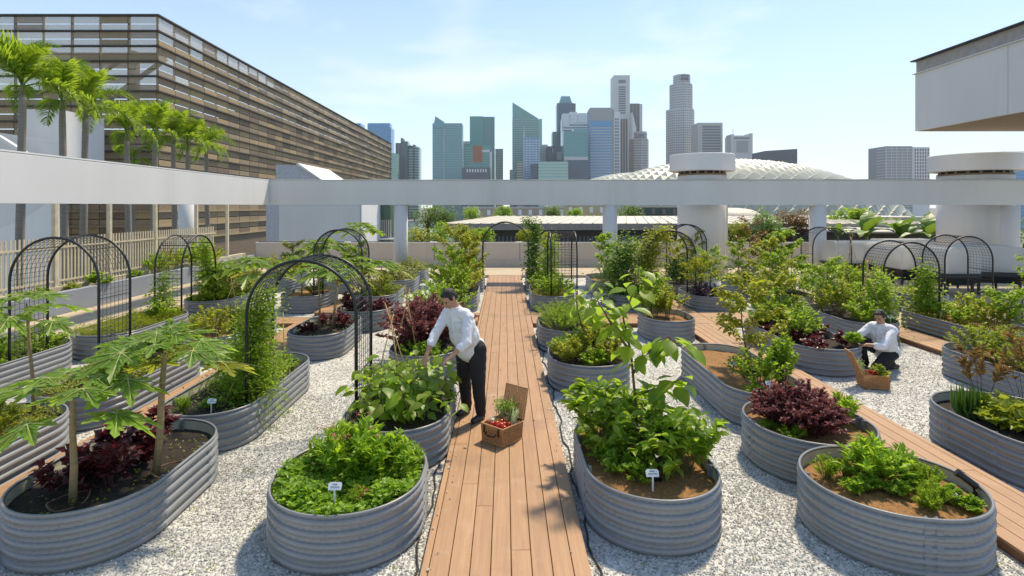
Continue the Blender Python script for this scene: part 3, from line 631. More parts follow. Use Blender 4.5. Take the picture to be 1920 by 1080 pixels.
P = [(px(x, d), pz(y, d)) for x, y in ((499, 500), (499, 384), (517, 384), (517, 309), (557, 309), (607, 343), (676, 343), (676, 500))]
MB().prism(P, 'y', 0, 5.6).build('front_wall', pm('white_render_shade_tinted', (0.52, 0.54, 0.60), rough=0.75), t)  # white render; shade of the camera-facing side is put into this lilac grey
MB().box((px(676, d)+0.002, 0.02, -6), (px(676, d)+0.06, 5.6, pz(343, d))).build('side_wall', M['paintwhite'], t)
MB().prism([(px(556, d), pz(308, d)), (px(608, d), pz(342, d)), (px(612, d), pz(342, d)), (px(560, d), pz(306, d))], 'y', -0.1, 5.7).build('stair_coping', M['paintwhite'], t)
MB().prism([(px(524, d), pz(500, d)), (px(524, d), pz(385, d)), (px(675, d), pz(385, d)), (px(675, d), pz(500, d))], 'y', -0.06, -0.002).build('render_panel', M['paint'], t)
t = thing('glazed_annex', 'green glass annex with a ribbed balustrade beside the white stair house', 'building', (px(703, 38), 38, 0))
MB().box((0, 0, -6), (1.05, 3, 4.0)).build('glass', glassmat('green_glass', (0.05, 0.12, 0.09), 0.15), t)
for i in range(9): MB().box((0.02+0.13*i, -0.15, pz(446, 38)), (0.08+0.13*i, -0.1, pz(412, 38))).build('baluster', M['paintwarm'], t)
MB().box((-0.1, -0.6, pz(449, 38)), (2.0, 0.0, pz(446, 38))).build('balcony_slab', M['paint'], t)
# ------------------------------------------------------------------ canopy, far terraces and low buildings beyond the parapet
t = thing('canopy_roof', 'low wide canopy with pale ribbed metal roof beyond the parapet', 'building', (0, 0, 0))
y0, y1 = 36.0, 62.0; xa, xb = px(838, y0), px(1275, y0)+16; ze = pz(419, y0)
k = MB(); k.add([(xa, y0, ze), (xb, y0, ze), (xb+10, y1, pz(405, y1)), (px(935, y1), y1, pz(405, y1))], [(0, 1, 2, 3)])
k.build('roof_sheet', pm('pale_metal_roof', (0.72, 0.66, 0.52), (0.66, 0.60, 0.47), scale=0.2, rough=0.5), t)
rb = pm('roof_seam', (0.58, 0.52, 0.40), rough=0.5)
for i in range(44):
    f = i/43; a = Vector((xa+(xb-xa)*f, y0, ze+0.02)); b = Vector((px(935, y1)+(xb+10-px(935, y1))*f, y1, pz(405, y1)+0.02)); MB().tube([a, b], 0.04, 4).build('roof_seam', rb, t)
MB().box((xa, y0-0.1, ze-0.42), (xb, y0+0.2, ze-0.01)).build('fascia', pm('taupe_fascia', (0.30, 0.27, 0.24), rough=0.6), t)
MB().box((xa+0.5, y0+1.2, ze-8), (xb, y0+1.5, ze-0.43)).build('setback_wall', pm('near_black_wall', (0.035, 0.035, 0.035), rough=0.4), t)  # wall set back under the canopy edge, one near-black colour
k = MB()
for i in range(60): k.box((px(905, 35)+0.25*i, 34.5, -0.6), (px(905, 35)+0.25*i+0.05, 34.55, pz(443, 34.5)))
tag(k.build('balustrade', glassmat('blue_balustrade', (0.10, 0.17, 0.22), 0.3), t), kind='stuff')
for (nm, lb, p0, p1, yt, yb, dd, mm) in (
    ('low_building', 'long low pinkish building on the far shore, left of the right column', 868, 1140, 391, 412, 240, pm('pinkish_stone', (0.48, 0.36, 0.28), rough=0.8)),
    ('low_building', 'long yellowish low building just under the beam', 1060, 1138, 386, 398, 210, pm('yellow_stone', (0.55, 0.44, 0.24), rough=0.8)),
    ('glass_pavilion', 'dark glass pavilion between column and broad shaft', 1195, 1274, 389, 425, 90, glassmat('dark_teal_glass', (0.03, 0.07, 0.075), 0.15)),
    ('low_wall', 'brown terrace wall behind the feathery palms right of the shaft', 1358, 1470, 425, 470, 40, pm('brown_wall', (0.32, 0.245, 0.18), rough=0.8)),
    ('dark_hedge_bank', 'dark brick bank under the banana plants', 1590, 1772, 437, 470, 30, pm('dark_bank', (0.05, 0.042, 0.035), (0.09, 0.07, 0.05), scale=3, rough=0.95)),
    ('flat_roof', 'pale flat roof behind the banana plants', 1548, 1760, 410, 470, 48, pm('pale_flat_roof', (0.62, 0.55, 0.43), rough=0.8))):
    x0, x1 = px(p0, dd), px(p1, dd); zt_ = pz(yt, dd); t = thing(nm, lb, 'building', ((x0+x1)/2, dd, 0)); w = (x1-x0)/2
    MB().box((-w, 0, min(-8, pz(yb, dd))), (w, 8, zt_)).build('body', mm, t)
    MB().box((-w-0.2, -0.2, zt_+0.002), (w+0.2, 8.2, zt_+0.012*dd/4)).build('roof_edge', M['paintwarm'], t)
    if nm in ('low_building', 'glass_pavilion'):
        n = int(w*2/ (0.018*dd)); k = MB()
        for i in range(n):
            x = -w+2*w*(i+0.5)/n; k.box((x-0.003*dd, -0.12, zt_-0.012*dd), (x+0.003*dd, -0.004, zt_-0.002*dd))
        tag(k.build('window_bays', M['paintwhite'] if nm == 'low_building' else M['slab'], t), kind='stuff')
t = thing('small_round_roof', 'small pale domed roof over a glass lobby right of the broad shaft', 'building', (px(1370, 85), 85, 0))
MB().lathe([(4.6, pz(409, 85)), (4.55, pz(407, 85)), (4.0, pz(399, 85)), (2.9, pz(393, 85)), (1.2, pz(390, 85)), (0.2, pz(389.6, 85))], 32).build('dome_roof', pm('cream_membrane', (0.68, 0.60, 0.47), rough=0.6), t, True)
MB().lathe([(4.0, -8), (4.0, pz(409, 85)-0.02)], 24).build('glass_lobby', glassmat('blue_glass_lobby', (0.04, 0.10, 0.16), 0.15), t)
bay_ = MB().box((-260, 120, -21.95), (60, 900, -21.9)).build('bay_water', glassmat('bay_water', (0.16, 0.24, 0.24), 0.12)); tag(bay_, kind='structure')
# ------------------------------------------------------------------ the spiky twin domes
def shell(cx, cy, cz, rx_, ry_, rz_, nu, nv, label):
    t = thing('spiky_dome', label, 'dome', (cx, cy, cz)); V = []; F = []; V2 = []; F2 = []
    def S(u, v, k=1.0):
        a = math.pi*u; b = math.pi/2*v
        return Vector((-rx_*k*math.cos(a)*math.cos(b*0.0)*1.0, -ry_*k*math.sin(a)*math.cos(b), rz_*k*math.sin(a)*math.sin(b))) if False else Vector((-rx_*k*math.cos(a), -ry_*k*math.sin(a)*math.cos(b*2), rz_*k*math.sin(a)*math.sin(b*2)))
    for i in range(nu):
        for j in range(nv):
            for o in (0, 1):
                u0 = (i+0.5*o)/nu; v0 = (j+0.5*o)/nv; du, dv = 0.5/nu, 0.5/nv
                if u0-du < 0.02 or u0+du > 0.98 or v0+dv > 0.99 or v0-dv < 0.0: continue
                c = [S(u0-du, v0), S(u0, v0-dv), S(u0+du, v0), S(u0, v0+dv)]; ap = S(u0, v0+dv*0.55, 1.0)+Vector((0, -1.0, 0.9))*(rx_/130)
                n = len(V); V += c+[ap]; F += [(n+3, n, n+4), (n+2, n+3, n+4)]; n = len(V2); V2 += c+[ap]; F2 += [(n, n+1, n+4), (n+1, n+2, n+4)]
    tag(obj('sunshade_upper_faces', npmesh('sunshade_upper_faces', V, F, pm('pale_aluminium_shade', (0.54, 0.50, 0.40), rough=0.6)), t), kind='stuff')
    tag(obj('sunshade_lower_faces', npmesh('sunshade_lower_faces', V2, F2, glassmat('grey_green_glass', (0.40, 0.42, 0.34), 0.4)), t), kind='stuff')
    k = MB(); n = 24
    for i in range(n+1):
        for j in range(n+1): k.v.append(tuple(S(0.01+0.98*i/n, j/n, 0.985)))
    for i in range(n):
        for j in range(n): k.f.append((i*(n+1)+j, (i+1)*(n+1)+j, (i+1)*(n+1)+j+1, i*(n+1)+j+1))
    k.build('glass_shell', glassmat('dome_glass', (0.20, 0.23, 0.22), 0.2), t, True)
D = 235.0
shell(px(1408, D), D+25, -26, 92, 50, pz(291, D)+26, 46, 26, 'large white dome of pointed sunshades behind the broad vent shaft')
shell(px(1215, D+45), D+75, -26, 62, 42, pz(318, D+45)+26, 36, 24, 'smaller white spiky dome to the left of the large dome')
# ------------------------------------------------------------------ skyline
G = {}
def gm(name, c, **k):
    if name not in G: G[name] = glassmat(name, c, **k)
    return G[name]
def cm(name, c, **k):
    if name not in G: G[name] = pm(name, c, **k)
    return G[name]
def tower(label, p0, p1, yt, d, mat, band=None, mull=None, fl=4.0, bh=1.2, dp=36, top=None, side=None, yb=None, slope=0, group='skyline towers'):
    """glass or stone tower with real floor bands and mullions standing proud of it"""
    t = thing('tower', label, 'tower', (px((p0+p1)/2, d), d, -22), 0, group); w = (p1-p0)/FPX*d/2; H = pz(yt, d)+22; H2 = H-slope/FPX*d
    MB().prism([(-w, 0), (w, 0), (w, H2), (-w, H)], 'y', 0, dp).build('body', mat, t)
    if band:
        k = MB(); n = int(H2/fl)
        for i in range(n):
            z = fl*(i+0.5); k.box((-w-0.35, -0.45, z), (w+0.35, dp*0.5, z+bh))
        tag(k.build('floor_bands', band, t), kind='stuff')
    if mull:
        k = MB(); n = max(3, int(2*w/5.2))
        for i in range(n+1):
            x = -w+2*w*i/n; k.box((x-0.42, -0.62, 0), (x+0.42, -0.02, H2-0.5))
        tag(k.build('mullions', mull, t), kind='stuff')
    if side:
        MB().box((w+0.4, -0.3, 0), (w+0.4+side[0]/FPX*d, dp*0.6, H2-1)).build('side_wing', side[1], t)
    if top:
        for (a, b, ya, yb_, m) in top:
            MB().box((px(a, d)-t.location.x, -0.8, pz(yb_, d)+22), (px(b, d)-t.location.x, dp*0.6, pz(ya, d)+22)).build('crown', m, t)
    return t
teal = gm('teal_glass', (0.15, 0.36, 0.40)); teal2 = gm('sea_green_glass', (0.10, 0.33, 0.31)); blue = gm('blue_glass', (0.10, 0.33, 0.60)); navy = gm('navy_glass', (0.08, 0.12, 0.17)); slate = cm('slate_cladding', (0.15, 0.16, 0.185))
lgt = cm('light_grey_cladding', (0.62, 0.63, 0.63)); wht = cm('white_cladding', (0.80, 0.81, 0.82)); bei = cm('beige_grey_cladding', (0.56, 0.55, 0.52)); grn = gm('pale_green_glass', (0.27, 0.50, 0.45)); brn = cm('brown_cladding', (0.22, 0.17, 0.15)); grey = cm('mid_grey_cladding', (0.38, 0.39, 0.40)); dgl = gm('grey_window_glass', (0.16, 0.20, 0.24)); sky_b = gm('sky_blue_glass', (0.14, 0.34, 0.56))
pal = cm('pale_teal_band', (0.46, 0.56, 0.55)); bb = cm('blue_band', (0.26, 0.42, 0.60))
tower('sliver of a blue glass tower over the brown building roofline', 655, 676, 231, 1150, blue, bb)
tower('blue glass tower standing just right of the brown building', 689, 733, 232, 1120, blue, bb, slope=7, top=[(690, 731, 231, 238, blue)])
tower('narrow pale green tower at the end of the brown building', 733, 742, 287, 1000, grn, pal)
t = tower('dark grey residential tower with raised fins, left of the skyline gap', 742, 764, 268, 1050, slate, None, grey, top=[(751.5, 755, 259, 340, slate), (755, 764.5, 265, 340, gm('dark_teal', (0.05, 0.12, 0.13)))])
tower('banded green and dark tower, right half of the residential pair', 766, 785, 275, 1055, grn, slate, None, 5, 2.2, top=[(774.5, 777.5, 271, 340, slate), (766, 774, 273, 277, slate)])
t = tower('curved sail-like glass tower with a pointed left tip', 811, 866, 231, 950, teal, cm('grey_teal_band', (0.36, 0.45, 0.46)), None, 4, 0.9)
w = 27.5/FPX*950
MB().prism([(-w+1, pz(240, 950)+22), (-w+5, pz(218, 950)+22), (-w+20, pz(229, 950)+22), (-w+20, pz(240, 950)+22)], 'y', -1.5, 20).build('sail_tip', teal, t)
MB().box((-w+19, -1.4, 0), (-w+20.4, -0.5, pz(231, 950)+22)).build('vertical_fin', lgt, t)
tower('small pale lattice tower between the sail tower and the green tower', 866, 881, 265, 1100, dgl, wht, wht, 8, 2)
t = tower('sea green glass tower with two faces in the middle left of the skyline', 881, 906, 218, 1040, teal2, cm('green_band', (0.22, 0.38, 0.37)), None, 4, 0.8, side=(21, gm('lighter_sea_green_glass', (0.12, 0.26, 0.25))))
t = tower('lower green office block with a large orange-red panel', 869, 919, 272, 960, teal2, cm('green_grey_band', (0.27, 0.43, 0.40)), None, 4.2, 1.3, top=[(887, 904, 273, 304, cm('orange_red_panel', (0.48, 0.17, 0.09))), (903.5, 921, 281, 285, wht), (918.5, 921.5, 281, 345, wht)])
tower('dark slate block with pale top louvres, at the foot of the green tower', 866, 919, 314, 880, slate, cm('slate_band', (0.16, 0.17, 0.20)), None, 4, 1, top=[(875+i*5, 877.5+i*5, 317, 323, wht) for i in range(8)])
tower('narrow beige and grey tower right of the green tower', 929, 943, 279, 1120, grey, bei, bei, 5, 1.5)
t = tower('tall green glass tower whose top slopes down to the right', 961, 1009, 192, 1080, gm('leaf_green_glass', (0.17, 0.38, 0.34)), cm('pale_green_band', (0.46, 0.57, 0.53)), None, 4.2, 1.1, slope=30, side=(7, grn))
tower('short tan round tower at the foot of the sloping green tower', 970, 981, 303, 900, bei, brn, None, 4, 1.6)
tower('narrow grey block left of the sloping green tower', 956, 962, 318, 1000, grey, lgt)
t = tower('blue tower in a white frame with a spire on its left', 982, 1011, 258, 960, sky_b, wht, wht, 4.2, 1.0)
MB().tube([(-12.5, 5, pz(262, 960)+22), (-12.5, 5, pz(236, 960)+22)], [0.9, 0.2], 6).build('spire', wht, t)
tower('dark navy block in front of the white-framed blue tower', 995, 1011, 307, 860, navy, slate)
tower('pale green banded office block in the centre foreground of the skyline', 1010, 1065, 303, 850, grn, cm('mint_band', (0.56, 0.67, 0.62)), None, 4.6, 1.6)
tower('dark grey block with white lines left of the white banded tower', 1026, 1054, 274, 1000, slate, None, None, top=[(1036, 1037, 277, 286, wht), (1044, 1054, 285, 300, grey)])
tower('light grey block behind the dark grey block', 1017, 1027, 271, 1040, lgt, grey, None, 4, 1.4)
tower('small teal tower left of the dark blue tower', 1036, 1046, 247, 1150, teal, pal)
t = tower('tall dark blue tower with a narrowing crown', 1045, 1075, 193, 1120, gm('deep_blue_glass', (0.09, 0.17, 0.26)), cm('blue_grey_band', (0.18, 0.23, 0.29)), slate, 4.2, 0.8, side=(4, brn))
w = 15/FPX*1120
MB().prism([(-w+4, pz(193, 1120)+22), (w-2, pz(193, 1120)+22), (w-7, pz(180, 1120)+22), (-w+8, pz(180, 1120)+22)], 'y', 2, 30).build('tapered_crown', teal, t)
t = tower('white tower with strong dark window bands and a stepped top', 1055, 1103, 220, 1010, dgl, wht, None, 5.0, 2.7, top=[(1055, 1068, 213, 236, wht), (1069, 1082, 210, 232, wht), (1083, 1102, 212, 230, wht)])
t = tower('angular teal glass tower in front of the white banded tower', 1057, 1102, 246, 900, gm('angled_teal_glass', (0.12, 0.34, 0.36)), cm('teal_band', (0.24, 0.40, 0.40)), None, 4.2, 0.6, top=[(1075, 1102, 242, 250, teal), (1057, 1102, 294, 300, lgt), (1064, 1103, 300, 345, navy)])
t = tower('broad blue banded tower with a blank grey top', 1107, 1147, 203, 930, sky_b, cm('grey_blue_band', (0.50, 0.54, 0.58)), None, 4.6, 1.9, side=(4, grey), top=[(1106.5, 1147.5, 202, 227, cm('blank_grey_stone', (0.42, 0.42, 0.43))), (1106.7, 1147.3, 227.5, 236, blue)])
tower('tall pale slab tower with a slotted window strip, tallest left of the dome', 1151, 1181, 141, 1120, cm('pale_concrete_tower', (0.66, 0.67, 0.66)), None, None, top=[(1160, 1173, 150, 156, dgl)]+[(1160, 1173, 162+4.4*i, 164.6+4.4*i, dgl) for i in range(12)])
tower('slim white tower with square windows at the foot of the tall slab', 1151, 1163, 210, 1000, wht, None, None, top=[(1153.5+4.2*j, 1156+4.2*j, 222+6*i, 225.5+6*i, dgl) for i in range(18) for j in range(2)])
tower('slim brown striped tower at the foot of the tall slab', 1163, 1177, 223, 1005, brn, None, lgt)
tower('near-black tower behind the tall slab', 1181, 1199, 194, 1180, slate, None, grey, side=(5, lgt))
t = thing('tower', 'white pointed glass wedge in front of the near-black tower', 'tower', (px(1189, 1100), 1100, -22), 0, 'skyline towers')
MB().prism([(-3.5, 0), (4, 0), (4, pz(240, 1100)+22), (-3, pz(210, 1100)+22)], 'y', 0, 20).build('body', wht, t)
def octower(label, p0, p1, steps, d, m, mw):
    x = px((p0+p1)/2, d); t = thing('tower', label, 'tower', (x, d, -22), 0, 'skyline towers'); z0 = 0
    for (a, b, yt) in steps:
        r = (b-a)/FPX*d/2*1.06; H = pz(yt, d)+22; ox = px((a+b)/2, d)-x
        MB().lathe([(r, z0), (r, H-1.5), (r*0.97, H)], 8, (ox, r, 0)).build('tier', m, t, rot=None)
        k = MB(); n = int((H-z0)/4.6)
        for i in range(n):
            z = z0+4.6*i+1.4
            for j in range(8):
                a0 = 2*math.pi*j/8; a1 = 2*math.pi*(j+1)/8
                for q in range(5):
                    f0, f1 = (q+0.22)/5, (q+0.78)/5; A = Vector((r*math.cos(a0), r*math.sin(a0), 0)); B = Vector((r*math.cos(a1), r*math.sin(a1), 0))
                    c0 = A.lerp(B, f0)*1.004; c1 = A.lerp(B, f1)*1.004
                    if (c0+c1).y > 0.3*r: continue
                    k.add([(c0.x+ox, c0.y+r, z), (c1.x+ox, c1.y+r, z), (c1.x+ox, c1.y+r, z+2.1), (c0.x+ox, c0.y+r, z+2.1)], [(0, 1, 2, 3)])
        tag(k.build('windows', mw, t), kind='stuff'); z0 = H
    return t
t = octower('grey octagonal tower with a notched crown, right of the tall slab', 1185, 1220, [(1185, 1220, 259), (1192, 1216, 246)], 1020, bei, dgl)
MB().box((-6, -1, pz(258, 1020)+22), (5, 1.2, pz(252, 1020)+22)).build('crown_slot', dgl, t)
t = octower('tallest stepped octagonal grey tower with a notched crown, left above the big dome', 1258, 1310, [(1258, 1310, 202), (1263, 1305, 155), (1268, 1299, 138)], 1050, cm('pale_grey_granite', (0.58, 0.59, 0.59)), dgl)
MB().box((-7, -0.5, pz(150, 1050)+22), (7, 4, pz(145, 1050)+22)).build('crown_slot', slate, t)
MB().box((-7, -0.5, pz(142, 1050)+22), (7, 4, pz(140.5, 1050)+22)).build('crown_slot', slate, t)
t = tower('beige slab tower with an inset grid of grey windows', 1309, 1355, 230, 1000, bei, None, None, top=[(1317, 1351, 236+5.2*i, 239.6+5.2*i, dgl) for i in range(11)])
t = tower('grey tower between two round piers with a mast', 1374, 1408, 254, 980, lgt, None, None, top=[(1370, 1376, 252, 345, lgt), (1405, 1411, 250, 345, lgt), (1376, 1405, 258, 260, slate), (1381, 1402, 264, 286, grey)])
MB().tube([(-14, 4, pz(252, 980)+22), (-14, 4, pz(242, 980)+22)], 0.5, 5).build('mast', slate, t)
tower('low dark slate block rising behind the big dome', 1434, 1495, 283, 700, slate, None, None, slope=-4)
t = tower('white office block with a grey gridded face and red-brown slots, right of the dome', 1661, 1710, 274, 620, grey, lgt, lgt, 3.2, 1.1, dp=30, side=(32, wht))
k = MB()
for i in range(6):
    for j in range(14):
        x = px(1714.5+4.9*i, 620)-t.location.x; z = pz(279+6.2*j, 620)+22; k.box((x, -0.55, z-2.6), (x+1.25, -0.32, z))
tag(k.build('brown_slots', brn, t), kind='stuff')
tower('blue glass block at the right edge of the skyline', 1878, 1935, 284, 600, blue, bb, None, 3.6, 0.8)
# ------------------------------------------------------------------ plants
T5 = np.array([(0, 0, 0), (-.5, .42, .10), (.5, .42, .10), (0, 1, -.12), (0, .5, 0.0)]); F5 = np.array([(0, 4, 1), (1, 4, 3), (0, 2, 4), (2, 3, 4)])
T4 = np.array([(0, 0, 0), (-.5, .5, .06), (.5, .5, .06), (0, 1, -.1)]); F4 = np.array([(0, 2, 1), (2, 3, 1)])
# broad leaf with a folded midrib, pointed tip
T11 = np.array([(0, 0, 0), (-.34, .16, .05), (-.5, .42, .09), (-.30, .74, .03), (0, 1.0, -.16), (.30, .74, .03), (.5, .42, .09), (.34, .16, .05), (0, .2, -.01), (0, .45, -.01), (0, .75, -.06)])
F11 = np.array([(0, 8, 1), (1, 8, 9), (1, 9, 2), (2, 9, 10), (2, 10, 3), (3, 10, 4), (0, 7, 8), (7, 9, 8), (7, 6, 9), (6, 10, 9), (6, 5, 10), (5, 4, 10)])
def nrmz(v): return v/np.maximum(np.linalg.norm(v, axis=-1, keepdims=True), 1e-9)
def leafcloud(P, D, U, ln, wd, T=T5, F=F5):
    D = nrmz(D); X = nrmz(np.cross(D, U)); Nn = np.cross(X, D); n = len(P)
    V = P[:, None]+X[:, None]*(T[None, :, 0:1]*wd[:, None, None])+D[:, None]*(T[None, :, 1:2]*ln[:, None, None])+Nn[:, None]*(T[None, :, 2:3]*ln[:, None, None])
    return V.reshape(-1, 3), (F[None]+len(T)*np.arange(n)[:, None, None]).reshape(-1, 3)
def stems_of(rg, h, r, ns, base_r, flat=0.45, bend=0.3):
    a = rg.uniform(0, 2*np.pi, ns); q = np.sqrt(rg.uniform(0.02, 1, ns)); b = np.stack([np.cos(a)*base_r*q, np.sin(a)*base_r*q, np.zeros(ns)], 1)
    tip = np.stack([np.cos(a)*r*q, np.sin(a)*r*q, h*(1-flat*q*q)*rg.uniform(0.72, 1.06, ns)], 1)
    c = b+(tip-b)*np.array([bend, bend, 0.65]); return b, c, tip
def bez(b, c, t_, s): s = s[..., None]; return b*(1-s)**2+2*c*s*(1-s)+t_*s*s
def bush_data(seed, h, r, ns, nl, ll, lw, base_r=None, t0=0.25, flat=0.45, up=0.35, droop=0.0, T=T5, F=F5, stemr=0.004, jit=0.35):
    rg = rng_(seed); base_r = 0.25*r if base_r is None else base_r
    b, c, t_ = stems_of(rg, h, r, ns, base_r, flat)
    s = rg.uniform(t0, 1, (ns, nl))**0.8; P = bez(b[:, None], c[:, None], t_[:, None], s)
    a = rg.uniform(0, 2*np.pi, (ns, nl)); out = nrmz((t_-b)*np.array([1, 1, 0.2]))[:, None]
    D = np.stack([np.cos(a), np.sin(a), rg.normal(up, jit, (ns, nl))], 2)+0.7*out; D[..., 2] -= droop
    U = nrmz(rg.normal(0, 0.35, (ns, nl, 3))+np.array([0, 0, 1]))
    k = rg.uniform(0.6, 1.15, (ns, nl))
    LV, LF = leafcloud(P.reshape(-1, 3), D.reshape(-1, 3), U.reshape(-1, 3), (ll*k).ravel(), (lw*k).ravel(), T, F)
    # stems: 3-sided tubes of 5 rings
    ss = np.linspace(0, 1, 5); SP = bez(b[:, None], c[:, None], t_[:, None], np.tile(ss, (ns, 1)))
    ang = np.arange(3)*2*np.pi/3; off = np.stack([np.cos(ang), np.sin(ang), np.zeros(3)], 1)
    rad = stemr*(1-0.6*ss); SV = (SP[:, :, None]+off[None, None]*rad[None, :, None, None]).reshape(-1, 3)
    q = []
    for i in range(4):
        for j in range(3): q.append((i*3+j, i*3+(j+1) % 3, (i+1)*3+(j+1) % 3, (i+1)*3+j))
    SF = (np.array(q)[None]+15*np.arange(ns)[:, None, None]).reshape(-1, 4)
    return SV, SF, LV, LF
SP_ = {  # species: h, r, stems, leaves per stem, leaf length, width, leaf material, stem material, extra
 'basil': (0.36, 0.27, 24, 22, 0.072, 0.044, 'l_green', 'greenstem', {}),
 'limebasil': (0.34, 0.27, 30, 26, 0.05, 0.026, 'l_lime', 'greenstem', {}),
 'chilli': (0.55, 0.34, 20, 15, 0.12, 0.066, 'l_green', 'greenstem', dict(droop=0.4, T=T11, F=F11)),
 'shrub': (0.55, 0.36, 26, 32, 0.068, 0.038, 'l_green', 'trunk', {}),
 'darkshrub': (0.75, 0.42, 30, 36, 0.07, 0.045, 'l_dark', 'trunk', {}),
 'yellowshrub': (0.55, 0.36, 24, 34, 0.065, 0.034, 'l_rust', 'trunk', {}),
 'fern': (0.34, 0.30, 46, 46, 0.034, 0.010, 'l_green', 'greenstem', {}),
 'limefern': (0.30, 0.28, 46, 44, 0.034, 0.010, 'l_lime', 'greenstem', {}),
 'rosemary': (0.24, 0.13, 26, 40, 0.036, 0.007, 'l_green', 'greenstem', dict(up=0.7)),
 'plum': (0.58, 0.46, 80, 50, 0.052, 0.033, 'l_plum', 'redstem', dict(flat=0.5)),
 'redleaf': (0.34, 0.24, 14, 14, 0.105, 0.062, 'l_red', 'redstem', dict(droop=0.15)),
 'lettuce': (0.14, 0.13, 14, 10, 0.065, 0.05, 'l_red', 'redstem', {}),
 'purple': (0.22, 0.24, 24, 18, 0.06, 0.035, 'l_purple', 'redstem', {}),
 'greenlettuce': (0.26, 0.24, 26, 14, 0.085, 0.075, 'l_lime', 'greenstem', {}),
 'broad': (0.60, 0.34, 12, 13, 0.15, 0.105, 'l_green', 'greenstem', dict(droop=0.2, T=T11, F=F11)),
 'varieg': (0.62, 0.44, 34, 30, 0.085, 0.04, 'l_varieg', 'trunk', {}),
 'croton': (1.15, 0.34, 7, 26, 0.13, 0.045, 'l_croton', 'trunk', dict(flat=0.3, t0=0.4)),
 'herb': (0.20, 0.17, 24, 22, 0.04, 0.024, 'l_mint', 'greenstem', {}),
 'tallherb': (0.33, 0.24, 26, 22, 0.085, 0.030, 'l_mint', 'greenstem', dict(up=0.5)),
 'sparse': (1.0, 0.38, 9, 34, 0.06, 0.034, 'l_rust', 'trunk', dict(t0=0.35, droop=0.2, flat=0.35)),
 'whiteedge': (0.34, 0.32, 22, 20, 0.11, 0.05, 'l_varieg', 'greenstem', {}),
 'seedling': (0.10, 0.06, 5, 6, 0.035, 0.016, 'l_lime', 'greenstem', {}),
}
cache_ = {}
seedn = [100]
def plant(sp, label, loc, s=1.0, h=None, r=None, name=None, cat='plant', group=None, fresh=True, rz=None, n=1.0, flowers=None):
    """one bush: stems and foliage under an Empty at its foot"""
    if loc[1] > 8.5 and abs(loc[0]) < 10 and sp not in ('lettuce', 'redleaf'): s *= 1.22
    if sp == 'lettuce': s *= 1.1
    H, r0, ns, nl, ll, lw, lm, sm, ex = SP_[sp]; H = h or H*s; r_ = r or r0*s
    seedn[0] += 1; sv, sf, lv, lf = bush_data(seedn[0], H, r_*1.08, max(3, int(ns*n*1.25)), int(nl*1.15), ll*(0.6+0.4*s), lw*(0.6+0.4*s), **ex)
    t = thing(name or {'lettuce': 'red_lettuce', 'greenlettuce': 'leafy_green', 'basil': 'basil_plant', 'limebasil': 'basil_plant', 'plum': 'plum_shrub', 'fern': 'feathery_herb', 'limefern': 'feathery_herb'}.get(sp, 'leafy_plant'), label, cat, loc, rnd.uniform(0, 6.28) if rz is None else rz, group)
    obj('stems', npmesh('stems', sv, sf, M[sm], True), t); obj('foliage', npmesh('foliage', lv, lf, M[lm]), t)
    if flowers:
        rg = rng_(seedn[0]+5000); fm, fn, fs, fh = flowers; k = rg.uniform(0, 6.28, fn); q = np.sqrt(rg.uniform(0, 1, fn))*r_*0.8; V = []; 
        P = np.stack([np.cos(k)*q, np.sin(k)*q, H*fh*rg.uniform(0.9, 1.1, fn)], 1); P = np.repeat(P, 9, 0)+rg.normal(0, fs*0.5, (fn*9, 3)); a = rg.uniform(0, 6.28, fn*9)
        V, F = leafcloud(P, np.stack([np.cos(a), np.sin(a), rg.normal(0.4, .4, fn*9)], 1), np.tile([0, 0, 1.0], (fn*9, 1)), np.full(fn*9, fs), np.full(fn*9, fs*0.7)); obj('flowers', npmesh('flowers', V, F, M[fm]), t)
    return t
def bl(key, dx, dy):
    b = beds[key]; return (b['cx']+dx, b['cy']+dy, b['z']-0.01)
def inside(key, n, rg, m=0.06):
    b = beds[key]; hl = max(b['L']-b['W'], 0)/2; r = b['W']/2-m; o = []
    while len(o) < n:
        x, y = rg.uniform(-r, r), rg.uniform(-hl-r, hl+r); yy = y-max(-hl, min(hl, y))
        if math.hypot(x, yy) < r: o.append((x, y))
    return np.array(o)
def carpet(key, mat, label, n=1600, ll=0.04, lw=0.03, h=0.13, ylim=None, name='herb_carpet', up=0.2):
    """low ground-cover leaves nobody could count: one object"""
    rg = rng_(sum(map(ord, key+mat+label))); n = int(n*1.5); p = inside(key, n*2 if ylim else n, rg, 0.025)
    if ylim: p = p[(p[:, 1] > ylim[0]) & (p[:, 1] < ylim[1])][:n]
    n = len(p); hh = 1.2*h*(0.6+0.4*np.sin(p[:, 0]*9+1)*np.cos(p[:, 1]*8))*rg.uniform(0.35, 1.0, n); b = beds[key]
    P = np.stack([p[:, 0]+b['cx'], p[:, 1]+b['cy'], hh+b['z']], 1); a = rg.uniform(0, 6.28, n)
    V, F = leafcloud(P, np.stack([np.cos(a), np.sin(a), rg.normal(up, .35, n)], 1), nrmz(rg.normal(0, .35, (n, 3))+[0, 0, 1]), ll*rg.uniform(.6, 1.2, n), lw*rg.uniform(.6, 1.2, n))
    return tag(obj(name, npmesh(name, V, F, M[mat])), label, 'ground cover', kind='stuff')
last_ = [None]
